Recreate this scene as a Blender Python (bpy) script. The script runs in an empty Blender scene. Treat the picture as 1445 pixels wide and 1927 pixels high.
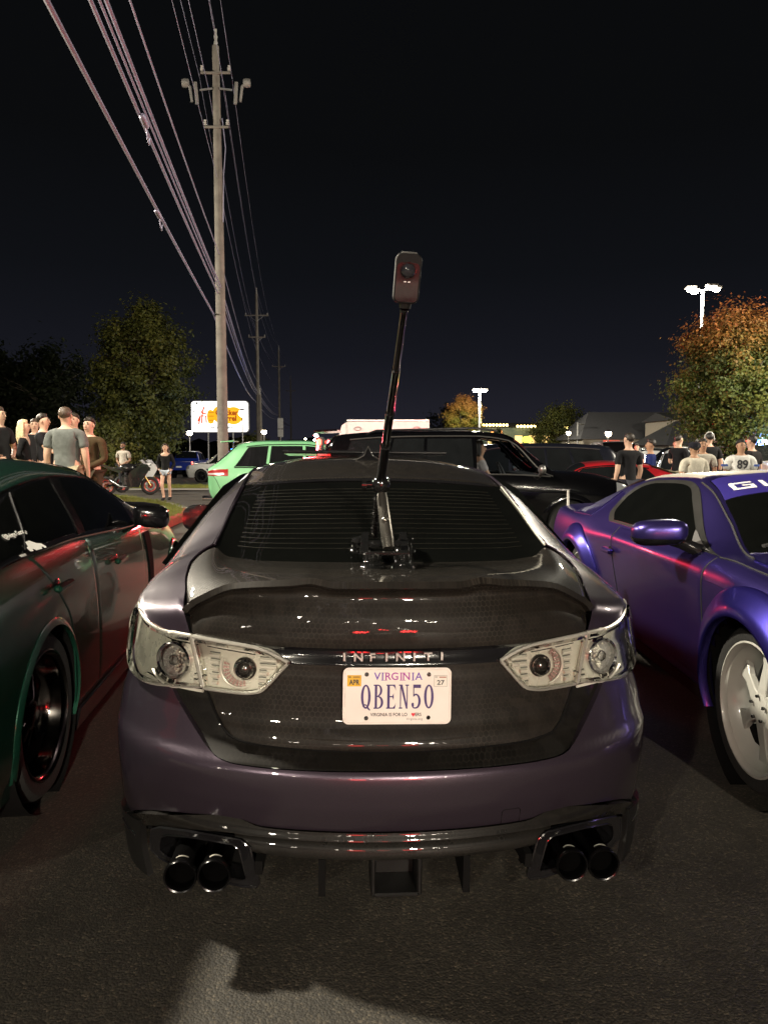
import bpy, bmesh, math, random
import numpy as np
from mathutils import Vector, Matrix
R = random.Random(7)
SC = bpy.context.scene
COL = SC.collection
rad = math.radians

# ---------------------------------------------------------------- camera
cam_d = bpy.data.cameras.new("camera"); cam = bpy.data.objects.new("camera", cam_d); COL.objects.link(cam)
cam.location = (0, 0, 1.45); cam.rotation_euler = (rad(90) - math.atan(118/1400), 0, 0)
cam_d.sensor_fit = 'VERTICAL'; cam_d.sensor_height = 36; cam_d.sensor_width = 27
cam_d.lens = 36*1400/1927; cam_d.clip_start = .05; cam_d.clip_end = 3000
SC.camera = cam
# ---------------------------------------------------------------- night sky
W = bpy.data.worlds.new("World"); SC.world = W; W.use_nodes = True
_n = W.node_tree.nodes; _l = W.node_tree.links; _n.clear()
_o = _n.new('ShaderNodeOutputWorld'); _b = _n.new('ShaderNodeBackground')
_t = _n.new('ShaderNodeTexCoord'); _s = _n.new('ShaderNodeSeparateXYZ'); _r = _n.new('ShaderNodeValToRGB')
_l.new(_t.outputs['Generated'], _s.inputs[0]); _l.new(_s.outputs['Z'], _r.inputs['Fac'])
_l.new(_r.outputs['Color'], _b.inputs['Color']); _l.new(_b.outputs[0], _o.inputs[0])
_e = _r.color_ramp.elements
_e[0].position = 0.0; _e[0].color = (.0160, .0158, .0235, 1)
_e[1].position = 1.0; _e[1].color = (.0026, .0028, .0030, 1)
for p, c in ((.05, (.0140, .0140, .0205)), (.12, (.0080, .0085, .0125)), (.22, (.0048, .0054, .0072)), (.36, (.0032, .0035, .0041)), (.5, (.0030, .0033, .0038))):
    k = _e.new(p); k.color = (*c, 1)
_b.inputs['Strength'].default_value = 1.0
SC.view_settings.view_transform = 'Standard'; SC.view_settings.look = 'None'
SC.view_settings.exposure = 0; SC.view_settings.gamma = 1; SC.view_settings.use_curve_mapping = False
SC.render.engine = 'CYCLES'
cy = SC.cycles
cy.use_denoising = True; cy.max_bounces = 6; cy.glossy_bounces = 4; cy.diffuse_bounces = 2; cy.transparent_max_bounces = 10
cy.transmission_bounces = 4; cy.caustics_reflective = False; cy.caustics_refractive = False; cy.sample_clamp_indirect = 3.0

# ---------------------------------------------------------------- materials
MATS = {}
class NT:
    def __init__(s, m): s.t = m.node_tree; s.n = s.t.nodes; s.l = s.t.links
    def new(s, typ, **kw):
        nd = s.n.new(typ)
        for k, v in kw.items():
            if k.startswith('i_'):
                key = k[2:]; key = int(key) if key.isdigit() else key.replace('_', ' ')
                if hasattr(v, 'is_output') or v.__class__.__name__.startswith('NodeSocket'): s.l.new(v, nd.inputs[key])
                else: nd.inputs[key].default_value = v
            else: setattr(nd, k, v)
        return nd
    def math(s, op, a, b=0.0, c=None):
        nd = s.new('ShaderNodeMath', operation=op)
        for i, v in enumerate((a, b) if c is None else (a, b, c)):
            if isinstance(v, (int, float)): nd.inputs[i].default_value = v
            else: s.l.new(v, nd.inputs[i])
        return nd.outputs[0]
    def vmath(s, op, a, b=(0, 0, 0), c=None):
        nd = s.new('ShaderNodeVectorMath', operation=op)
        for i, v in enumerate((a, b) if c is None else (a, b, c)):
            if isinstance(v, (tuple, list)): nd.inputs[i].default_value = v
            else: s.l.new(v, nd.inputs[i])
        return nd.outputs['Value'] if op == 'DOT_PRODUCT' else nd.outputs[0]
    def mix(s, f, a, b):
        nd = s.new('ShaderNodeMix', data_type='RGBA')
        for i, v in ((0, f), (6, a), (7, b)):
            if isinstance(v, (int, float)): nd.inputs[i].default_value = v
            elif isinstance(v, (tuple, list)): nd.inputs[i].default_value = (*v[:3], 1)
            else: s.l.new(v, nd.inputs[i])
        return nd.outputs[2]
    def ramp(s, f, stops):
        nd = s.new('ShaderNodeValToRGB'); s.l.new(f, nd.inputs[0]); e = nd.color_ramp.elements
        e[0].position = stops[0][0]; e[0].color = (*stops[0][1], 1); e[1].position = stops[-1][0]; e[1].color = (*stops[-1][1], 1)
        for p, c in stops[1:-1]:
            k = e.new(p); k.color = (*c, 1)
        return nd.outputs[0]
    def noise(s, scale, detail=3, vec=None, rough=.55):
        nd = s.new('ShaderNodeTexNoise'); nd.inputs['Scale'].default_value = scale; nd.inputs['Detail'].default_value = detail
        nd.inputs['Roughness'].default_value = rough
        if vec is not None: s.l.new(vec, nd.inputs['Vector'])
        return nd.outputs[0]

def mat(name, col=(.5, .5, .5), rough=.5, metal=0.0, coat=0.0, emit=None, estr=1.0, var=.12, scale=6.0, bump=0.0, bscale=80.0, rvar=.08, spec=.5, coat_rough=.04):
    if name in MATS: return MATS[name]
    m = bpy.data.materials.new(name); m.use_nodes = True; MATS[name] = m
    t = NT(m); p = t.n['Principled BSDF']
    oc = t.new('ShaderNodeTexCoord').outputs['Object']
    nz = t.noise(scale, 4, oc)
    d = tuple(max(0, c*(1-var)) for c in col); b = tuple(min(1, c*(1+var)) for c in col)
    t.l.new(t.ramp(nz, [(.3, d), (.7, b)]), p.inputs['Base Color'])
    t.l.new(t.math('ADD', t.math('MULTIPLY', t.noise(scale*2.7, 3, oc), 2*rvar), rough-rvar), p.inputs['Roughness'])
    p.inputs['Metallic'].default_value = metal; p.inputs['Coat Weight'].default_value = coat; p.inputs['Coat Roughness'].default_value = coat_rough
    p.inputs['Specular IOR Level'].default_value = spec
    if emit:
        p.inputs['Emission Color'].default_value = (*emit, 1); p.inputs['Emission Strength'].default_value = estr
    if bump:
        bn = t.new('ShaderNodeBump', i_Height=t.noise(bscale, 3, oc)); bn.inputs['Strength'].default_value = bump; bn.inputs['Distance'].default_value = .01
        t.l.new(bn.outputs[0], p.inputs['Normal'])
    return m

def glow(name, col, s):
    return mat(name, tuple(min(1, c) for c in col), .4, emit=col, estr=s, var=.02)

def clear_lens(name, tint=(1, 1, 1), refl=.9, dark=0.0):
    """thin transparent plastic or glass: see-through with a fresnel mirror coat"""
    if name in MATS: return MATS[name]
    m = bpy.data.materials.new(name); m.use_nodes = True; MATS[name] = m
    t = NT(m); t.n.remove(t.n['Principled BSDF']); out = t.n['Material Output']
    tr = t.new('ShaderNodeBsdfTransparent'); oc = t.new('ShaderNodeTexCoord').outputs['Object']
    nz = t.noise(9, 3, oc)
    t.l.new(t.ramp(nz, [(.3, tuple(c*.95 for c in tint)), (.7, tint)]), tr.inputs[0])
    gl = t.new('ShaderNodeBsdfGlossy'); gl.inputs['Roughness'].default_value = .03; gl.inputs[0].default_value = (refl, refl, refl, 1)
    fr = t.new('ShaderNodeFresnel'); fr.inputs[0].default_value = 1.5
    mx = t.new('ShaderNodeMixShader'); t.l.new(fr.outputs[0], mx.inputs[0]); t.l.new(tr.outputs[0], mx.inputs[1]); t.l.new(gl.outputs[0], mx.inputs[2])
    t.l.new(mx.outputs[0], out.inputs[0])
    return m

def paint(name, col, flake=.3, rough=.35, metal=.6, coat=1.0, flip=None, dirt=.5):
    """metallic car paint: flakes, colour flip at grazing angles, clear coat with fine dust"""
    if name in MATS: return MATS[name]
    m = bpy.data.materials.new(name); m.use_nodes = True; MATS[name] = m
    t = NT(m); p = t.n['Principled BSDF']; oc = t.new('ShaderNodeTexCoord').outputs['Object']
    lw = t.new('ShaderNodeLayerWeight'); lw.inputs[0].default_value = .35
    c2 = flip or tuple(c*.6 for c in col)
    base = t.mix(lw.outputs['Facing'], col, c2)
    vo = t.new('ShaderNodeTexVoronoi'); vo.inputs['Scale'].default_value = 900; t.l.new(oc, vo.inputs['Vector'])
    fl = t.new('ShaderNodeSeparateXYZ'); t.l.new(vo.outputs['Color'], fl.inputs[0])
    base2 = t.mix(t.math('MULTIPLY', fl.outputs[0], flake), base, tuple(min(1, c*1.9+.01) for c in col))
    t.l.new(base2, p.inputs['Base Color'])
    p.inputs['Metallic'].default_value = metal; p.inputs['Roughness'].default_value = rough
    p.inputs['Coat Weight'].default_value = coat
    dn = t.noise(26, 6, oc, .7); sp = t.noise(3, 4, oc)
    cr = t.math('ADD', t.math('MULTIPLY', t.math('MULTIPLY', dn, sp), .22*dirt), .008)
    t.l.new(cr, p.inputs['Coat Roughness'])
    bn = t.new('ShaderNodeBump', i_Height=t.noise(55, 2, oc)); bn.inputs['Strength'].default_value = .025; bn.inputs['Distance'].default_value = .004
    t.l.new(bn.outputs[0], p.inputs['Coat Normal'])
    return m

def hex_wrap(name, cell=.0165, col=(.020, .017, .0145), line=(.075, .065, .055), rough=.34, bump=.35):
    """glossy vinyl wrap printed with a honeycomb of thin paler lines (UV in metres)"""
    if name in MATS: return MATS[name]
    m = bpy.data.materials.new(name); m.use_nodes = True; MATS[name] = m
    t = NT(m); p = t.n['Principled BSDF']; uv = t.new('ShaderNodeTexCoord').outputs['UV']
    q = t.vmath('MULTIPLY', uv, (1/cell, 1/cell, 0)); q = t.vmath('ADD', q, (1000, 1732.05, 0))
    r = (1.0, 1.7320508, 1.0); h = (.5, .8660254, 0.0)
    a = t.vmath('SUBTRACT', t.vmath('MODULO', q, r), h)
    b = t.vmath('SUBTRACT', t.vmath('MODULO', t.vmath('SUBTRACT', q, h), r), h)
    def hd(v):
        v = t.vmath('ABSOLUTE', t.vmath('MULTIPLY', v, (1, 1, 0)))
        sx = t.new('ShaderNodeSeparateXYZ'); t.l.new(v, sx.inputs[0])
        return t.math('MAXIMUM', sx.outputs[0], t.vmath('DOT_PRODUCT', v, (.5, .8660254, 0)))
    d = t.math('SUBTRACT', .5, t.math('MINIMUM', hd(a), hd(b)))       # 0 on the lines
    ln = t.new('ShaderNodeMapRange', i_Value=d); ln.inputs[1].default_value = .015; ln.inputs[2].default_value = .085; ln.inputs[3].default_value = 1; ln.inputs[4].default_value = 0
    cellc = t.new('ShaderNodeTexVoronoi', i_Vector=t.vmath('MULTIPLY', uv, (1/cell, 1/cell, 0))); cellc.inputs['Scale'].default_value = .55
    sx = t.new('ShaderNodeSeparateXYZ'); t.l.new(cellc.outputs['Color'], sx.inputs[0])
    oc = t.new('ShaderNodeTexCoord').outputs['Object']
    smear = t.noise(5, 5, oc, .65)
    base = t.mix(sx.outputs[0], tuple(c*.75 for c in col), tuple(c*1.3 for c in col))
    fade = t.math('MULTIPLY', ln.outputs[0], t.new('ShaderNodeMapRange', i_Value=t.noise(2.3, 3, oc), i_1=.4, i_2=.66, i_3=.12, i_4=.8).outputs[0])
    t.l.new(t.mix(fade, base, line), p.inputs['Base Color'])
    p.inputs['Metallic'].default_value = .0; p.inputs['Roughness'].default_value = rough; p.inputs['Specular IOR Level'].default_value = .12
    p.inputs['Coat Weight'].default_value = 1.0
    t.l.new(t.math('ADD', t.math('MULTIPLY', smear, .09), -.018), p.inputs['Coat Roughness'])
    bn = t.new('ShaderNodeBump', i_Height=t.math('ADD', t.math('MULTIPLY', ln.outputs[0], -.5), t.math('MULTIPLY', sx.outputs[1], .35))); bn.inputs['Strength'].default_value = bump; bn.inputs['Distance'].default_value = .0012
    t.l.new(bn.outputs[0], p.inputs['Normal'])
    b2 = t.new('ShaderNodeBump', i_Height=t.noise(38, 3, oc)); b2.inputs['Strength'].default_value = .06; b2.inputs['Distance'].default_value = .004
    t.l.new(b2.outputs[0], p.inputs['Coat Normal'])
    return m

# ---------------------------------------------------------------- objects
def tag(o, label=None, cat=None, group=None, kind=None):
    for k, v in (('label', label), ('category', cat), ('group', group), ('kind', kind)):
        if v: o[k] = v
    return o
def root(name, label, cat, loc=(0, 0, 0), rz=0.0, group=None, rx=0.0, ry=0.0):
    o = bpy.data.objects.new(name, None); COL.objects.link(o); o.empty_display_size = .2
    o.location = loc; o.rotation_euler = (rx, ry, rz)
    return tag(o, label, cat, group)
def link(name, me, parent=None):
    o = bpy.data.objects.new(name, me); COL.objects.link(o)
    if parent is not None: o.parent = parent
    return o
def mesh(name, V, F, m=None, parent=None, smooth=True, uv=None, sharp=None):
    me = bpy.data.meshes.new(name); me.from_pydata([tuple(map(float, v)) for v in V], [], [tuple(map(int, f)) for f in F])
    if m: me.materials.append(m)
    if smooth: me.polygons.foreach_set('use_smooth', [True]*len(me.polygons))
    if uv is not None:
        ul = me.uv_layers.new(name='UVMap')
        idx = np.empty(len(me.loops), int); me.loops.foreach_get('vertex_index', idx)
        ul.data.foreach_set('uv', np.asarray(uv, float)[idx].ravel())
    if sharp is not None: me.set_sharp_from_angle(angle=rad(sharp))
    me.update()
    return link(name, me, parent)

class MB:
    """collects shapes of one mesh part"""
    def __init__(s): s.V = []; s.F = []; s.U = []
    def add(s, V, F, U=None):
        o = len(s.V); V = [tuple(v) for v in V]
        s.V += V; s.F += [tuple(i+o for i in f) for f in F]; s.U += list(U) if U is not None else [(v[0], v[1]+v[2]) for v in V]
        return s
    def box(s, c, d, rot=None, bev=0.0):
        hx, hy, hz = d[0]/2, d[1]/2, d[2]/2
        if bev > 0:
            bev = min(bev, .49*min(d)); V = []; 
            for sx in (-1, 1):
                for sy in (-1, 1):
                    for sz in (-1, 1):
                        V += [(sx*(hx), sy*(hy-bev), sz*(hz-bev)), (sx*(hx-bev), sy*hy, sz*(hz-bev)), (sx*(hx-bev), sy*(hy-bev), sz*hz)]
            i = lambda sx, sy, sz, k: ((sx*2+sy)*2+sz)*3+k
            F = []
            for a in (0, 1):
                f = [i(a, 0, 0, 0), i(a, 1, 0, 0), i(a, 1, 1, 0), i(a, 0, 1, 0)]; F.append(f if a else f[::-1])
                f = [i(0, a, 0, 1), i(1, a, 0, 1), i(1, a, 1, 1), i(0, a, 1, 1)]; F.append(f[::-1] if a else f)
                f = [i(0, 0, a, 2), i(1, 0, a, 2), i(1, 1, a, 2), i(0, 1, a, 2)]; F.append(f if a else f[::-1])
            for a in (0, 1):
                for b in (0, 1):
                    F.append([i(0, a, b, 1), i(1, a, b, 1), i(1, a, b, 2), i(0, a, b, 2)])
                    F.append([i(a, 0, b, 0), i(a, 1, b, 0), i(a, 1, b, 2), i(a, 0, b, 2)])
                    F.append([i(a, b, 0, 0), i(a, b, 1, 0), i(a, b, 1, 1), i(a, b, 0, 1)])
                    for c_ in (0, 1): F.append([i(a, b, c_, 0), i(a, b, c_, 1), i(a, b, c_, 2)])
        else:
            V = [(x*hx, y*hy, z*hz) for x in (-1, 1) for y in (-1, 1) for z in (-1, 1)]
            F = [(0, 1, 3, 2), (4, 6, 7, 5), (0, 4, 5, 1), (2, 3, 7, 6), (0, 2, 6, 4), (1, 5, 7, 3)]
        if rot is not None:
            Mx = rot if isinstance(rot, Matrix) else Matrix.Rotation(rot, 3, 'Z')
            V = [Mx @ Vector(v) for v in V]
        return s.add([(v[0]+c[0], v[1]+c[1], v[2]+c[2]) for v in V], F)
    def tube(s, pts, r, n=8, caps=True, closed=False, flat=1.0):
        P = [Vector(p) for p in pts]; m = len(P); rr = r if isinstance(r, (list, tuple)) else [r]*m
        V = []; up = None
        for i in range(m):
            if closed: tg = (P[(i+1) % m]-P[i-1])
            else: tg = P[min(i+1, m-1)]-P[max(i-1, 0)]
            tg = tg.normalized() if tg.length > 1e-9 else Vector((0, 0, 1))
            if up is None:
                up = Vector((0, 0, 1)) if abs(tg.z) < .9 else Vector((0, 1, 0))
            a = (up-tg*up.dot(tg)); a = a.normalized() if a.length > 1e-6 else tg.orthogonal().normalized()
            b = tg.cross(a); up = a
            for k in range(n):
                t = 2*math.pi*k/n
                V.append(P[i]+a*math.cos(t)*rr[i]+b*math.sin(t)*rr[i]*flat)
        F = []
        for i in range(m if closed else m-1):
            j = (i+1) % m
            for k in range(n):
                k2 = (k+1) % n; F.append((i*n+k, i*n+k2, j*n+k2, j*n+k))
        if caps and not closed: F += [tuple(range(n))[::-1], tuple((m-1)*n+k for k in range(n))]
        return s.add(V, F)
    def lathe(s, prof, n=24, c=(0, 0, 0), axis='Z', arc=None):
        """prof: (radius, height) pairs"""
        V = []; F = []; m = len(prof); full = arc is None; a0, a1 = arc or (0, 2*math.pi); N = n if full else n+1
        for rr, h in prof:
            for k in range(N):
                t = a0+(a1-a0)*k/n; x, y = rr*math.cos(t), rr*math.sin(t)
                p = (x, y, h) if axis == 'Z' else ((h, x, y) if axis == 'X' else (y, h, x))
                V.append((p[0]+c[0], p[1]+c[1], p[2]+c[2]))
        for i in range(m-1):
            for k in range(n):
                k2 = (k+1) % N; F.append((i*N+k, i*N+k2, (i+1)*N+k2, (i+1)*N+k))
        return s.add(V, F)
    def ball(s, c, r, n=12, sq=(1, 1, 1)):
        m = max(4, n//2); V = []; F = []
        for i in range(m+1):
            a = math.pi*i/m
            for k in range(n):
                t = 2*math.pi*k/n; V.append((c[0]+r*sq[0]*math.sin(a)*math.cos(t), c[1]+r*sq[1]*math.sin(a)*math.sin(t), c[2]-r*sq[2]*math.cos(a)))
        for i in range(m):
            for k in range(n): k2 = (k+1) % n; F.append((i*n+k, i*n+k2, (i+1)*n+k2, (i+1)*n+k))
        return s.add(V, F)
    def prism(s, poly, f0, f1):
        """polygon (list of 2-D points) between two maps f(p)->3-D"""
        n = len(poly); V = [f0(p) for p in poly]+[f1(p) for p in poly]
        F = [tuple(range(n))[::-1], tuple(range(n, 2*n))]+[(k, (k+1) % n, n+(k+1) % n, n+k) for k in range(n)]
        return s.add(V, F)
    def grid(s, P, uv=None, skirt=0.0, nrm=None):
        P = np.asarray(P, float); a, b = P.shape[:2]; o = len(s.V)
        V = P.reshape(-1, 3); F = [(i*b+j, i*b+j+1, (i+1)*b+j+1, (i+1)*b+j) for i in range(a-1) for j in range(b-1)]
        U = None if uv is None else np.asarray(uv, float).reshape(-1, 2).tolist()
        V = V.tolist()
        if skirt:
            N = normals(P) if nrm is None else nrm
            ring = [(0, j) for j in range(b)]+[(i, b-1) for i in range(1, a)]+[(a-1, j) for j in range(b-2, -1, -1)]+[(i, 0) for i in range(a-2, 0, -1)]
            o2 = len(V); m = len(ring)
            for i, j in ring:
                V.append((P[i, j]-N[i, j]*skirt).tolist())
                if U is not None: U.append(U[i*b+j])
            for k in range(m):
                k2 = (k+1) % m; i, j = ring[k]; i2, j2 = ring[k2]
                F.append((i2*b+j2, i*b+j, o2+k, o2+k2))
        return s.add(V, F, U)
    def build(s, name, m, parent=None, smooth=True, sharp=40, uv=False):
        return mesh(name, s.V, s.F, m, parent, smooth, s.U if uv else None, sharp if smooth else None)

def normals(P):
    du = np.gradient(P, axis=1); dv = np.gradient(P, axis=0)
    N = np.cross(du, dv); L = np.linalg.norm(N, axis=2, keepdims=True); L[L < 1e-12] = 1
    return N/L
def crv(pts, ts, smooth=True):
    """resample a polyline (any dimension) at normalised arc-length ts"""
    P = np.asarray(pts, float)
    if len(P) == 1: return np.repeat(P, len(ts), 0)
    d = np.linalg.norm(np.diff(P, axis=0), axis=1); d[d < 1e-9] = 1e-9
    s = np.concatenate([[0], np.cumsum(d)]); s /= s[-1]
    ts = np.clip(np.asarray(ts, float), 0, 1)
    if not smooth or len(P) < 3: return np.stack([np.interp(ts, s, P[:, k]) for k in range(P.shape[1])], 1)
    return np.stack([pchip(s, P[:, k], ts) for k in range(P.shape[1])], 1)
def pchip(x, y, xi):
    x = np.asarray(x, float); y = np.asarray(y, float); xi = np.asarray(xi, float)
    h = np.diff(x); h = np.where(h == 0, 1e-9, h); dl = np.diff(y)/h; m = np.zeros_like(y)
    if len(x) == 2: return y[0]+(xi-x[0])*dl[0]
    for k in range(1, len(x)-1):
        if dl[k-1]*dl[k] > 0:
            w1 = 2*h[k]+h[k-1]; w2 = h[k]+2*h[k-1]; m[k] = (w1+w2)/(w1/dl[k-1]+w2/dl[k])
    m[0] = dl[0]; m[-1] = dl[-1]
    xc = np.clip(xi, x[0], x[-1]); k = np.clip(np.searchsorted(x, xc, side='right')-1, 0, len(x)-2)
    t = (xc-x[k])/h[k]
    return (1+2*t)*(1-t)**2*y[k]+t*(1-t)**2*h[k]*m[k]+t*t*(3-2*t)*y[k+1]+t*t*(t-1)*h[k]*m[k+1]
def tpar(n, e=.012): return np.concatenate([[0, e], np.linspace(0, 1, n)[1:-1], [1-e, 1]])
def coons(bottom, top, left, right, nu, nv, e=.012, smooth=True):
    """boundary polylines: bottom/top run left->right, left/right run bottom->top; returns (nv+2, nu+2, dim)"""
    tu = tpar(nu, e); tv = tpar(nv, e); 
    B = crv(bottom, tu, smooth); T = crv(top, tu, smooth); L = crv(left, tv, smooth); Rr = crv(right, tv, smooth)
    U = tu[None, :, None]; V = tv[:, None, None]
    return (1-V)*B[None]+V*T[None]+(1-U)*L[:, None]+U*Rr[:, None]-((1-U)*(1-V)*B[0]+U*(1-V)*B[-1]+(1-U)*V*T[0]+U*V*T[-1])
def drop_edge(P, d, N=None):
    """round the outermost ring of a panel inwards"""
    N = normals(P) if N is None else N; Q = P.copy()
    Q[0] -= N[0]*d; Q[-1] -= N[-1]*d; Q[1:-1, 0] -= N[1:-1, 0]*d; Q[1:-1, -1] -= N[1:-1, -1]*d
    return Q
def text_obj(txt, size, m, parent, name, Mx, depth=.0008, sx=1.0, align='CENTER', bold=0.0, spacing=1.0):
    cu = bpy.data.curves.new(name, 'FONT'); cu.body = txt; cu.size = size; cu.align_x = align; cu.align_y = 'CENTER'
    cu.extrude = depth; cu.offset = bold; cu.space_character = spacing; cu.resolution_u = 4
    tmp = bpy.data.objects.new('tmp_text', cu); COL.objects.link(tmp)
    dg = bpy.context.evaluated_depsgraph_get(); me = bpy.data.meshes.new_from_object(tmp.evaluated_get(dg)); me.name = name
    bpy.data.objects.remove(tmp); bpy.data.curves.remove(cu)
    me.transform(Mx @ Matrix.Diagonal((sx, 1, 1, 1))); me.materials.clear(); me.materials.append(m)
    return link(name, me, parent)
def frame(o, x, y, z=None):
    """matrix from an origin and two axes"""
    x = Vector(x).normalized(); y = Vector(y); y = (y-x*x.dot(y)).normalized(); z = x.cross(y)
    return Matrix(((x[0], y[0], z[0], o[0]), (x[1], y[1], z[1], o[1]), (x[2], y[2], z[2], o[2]), (0, 0, 0, 1)))
def copy_tree(o, parent=None, label=None):
    c = o.copy(); COL.objects.link(c)
    if parent is not None: c.parent = parent
    if label: c['label'] = label
    for ch in list(o.children): copy_tree(ch, c)
    return c
# photograph pixel -> point of the place at a depth Y (used once, to lay things out)
_P = math.atan(118/1400)
def at(px, py, Y):
    x = (px-722.5)/1400; v = (963.5-py)/1400
    dy = math.cos(_P)+v*math.sin(_P); dz = -math.sin(_P)+v*math.cos(_P); t = Y/dy
    return Vector((x*t, Y, 1.45+dz*t))
def gz(x, y):
    """height of the ground: the lot is flat near the cars, then falls away"""
    k = min(1, max(0, (x+6)/12)); k = k*k*(3-2*k); y0 = 22-15*k
    d = y-y0; d = d if d > 6 else (0 if d < -6 else (d+6)**2/24)
    return -(.02-.016*k)*min(d, 75)
# ---------------------------------------------------------------- lamps of the car park (poles with floodlight heads)
M_POLE = mat('grey galvanised steel', (.30, .30, .31), .45, .7)
M_BLACKP = mat('black plastic', (.018, .018, .019), .45)
M_HEAD = mat('lamp head bronze', (.06, .055, .05), .5, .3)
def floodlight(loc, h, heads, label, power, aim=(0, 0, -1), col=(1, .90, .72), group=None, lens=60.0, cat='lamp post', arm=.75, size=.42, yaw=0.0, lean=0.0, dark=False):
    x, y = loc; z0 = gz(x, y)
    r = root('parking_lot_lamp', label, cat, (x, y, z0), group=group)
    MB().lathe([(.30, 0), (.30, .75), (.24, .80), (.0, .80)], 16).build('concrete_base', mat('cast concrete', (.33, .32, .30), .85, bump=.3), r)
    MB().tube([(0, 0, .75), (0, 0, h*.5), (0, 0, h)], [.09, .075, .06], 10).build('pole', M_POLE, r)
    for k in range(heads):
        a = yaw+2*math.pi*k/heads; d = (math.cos(a), math.sin(a))
        m = MB(); m.tube([(0, 0, h-.08), (d[0]*arm*.5, d[1]*arm*.5, h), (d[0]*arm, d[1]*arm, h)], .03, 8); m.build('arm', M_POLE, r)
        c = Vector((d[0]*(arm+.3), d[1]*(arm+.3), h))
        ax = Vector(aim).normalized(); up = Vector((d[0], d[1], 0))
        Rm = frame((0, 0, 0), up.cross(ax) if up.cross(ax).length > .1 else (1, 0, 0), -ax if abs(ax.z) < .5 else (d[0], d[1], 0))
        Rm = ax.to_track_quat('-Z', 'Y').to_matrix()
        hd = MB().box(c-ax*.07, (.42, .62, .12), Rm, .03).build('lamp_head', M_HEAD, r)
        MB().box(c+ax*.004, (.34, .5, .02), Rm, .006).build('lens', M_HEAD if dark else glow('lamp lens %d' % round(lens), col, lens), hd)
        if power and not dark:
            ld = bpy.data.lights.new('lamp_light', 'AREA'); ld.shape = 'DISK'; ld.size = size; ld.energy = power; ld.color = col
            lo = bpy.data.objects.new('lamp_light', ld); COL.objects.link(lo); lo.parent = r; lo.location = c+ax*.02
            lo.rotation_euler = ax.to_track_quat('-Z', 'Y').to_euler()
    return r
# the tall lamp just left of the frame throws the short shadows; lamps stand behind the camera, the far ones added for glints
LG = 'floodlight poles around the car park'
floodlight((-10.2, 6.25), 10.0, 1, 'tall floodlight pole just outside the lot edge above the green sedan', 4300, (.75, -.22, -1), group=LG, arm=.8, size=.75)
floodlight((4.5, -19.0), 6.6, 1, 'floodlight pole behind the photographer with a head aimed over the parked cars', 4200, (-.22, 1, -.40), group=LG, yaw=rad(90), size=.6)
floodlight((-9.5, -15.0), 8.5, 1, 'floodlight pole further along the row behind the photographer', 1500, (.5, .9, -.42), group=LG, yaw=rad(60), size=.6)
floodlight((20.0, 13.0), 9.5, 2, 'double headed floodlight pole beyond the purple coupe', 5200, (-.35, .75, -.4), group=LG, yaw=rad(20), size=.6)
floodlight((-19, 22.0), 9.5, 2, 'double headed floodlight pole by the driveway', 3600, (.75, -.35, -.7), group=LG, yaw=rad(0), size=.6)

for k, (x, y, h) in enumerate(((-3.5, -34, 9), (9.5, -30, 9), (-16, -40, 10), (17, -44, 10), (1.5, -52, 10), (-28, -24, 8))):  # added poles with glowing lenses only, for small glints in the car paint
    floodlight((x, y), h, 2, 'far floodlight pole behind the photographer, ' + ('left of centre', 'right of centre', 'far left of the lot', 'far right of the lot', 'straight behind', 'at the left boundary')[k], 0, (0, .75, -.66), group=LG, yaw=rad(20*k), lens=420.0)
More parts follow.
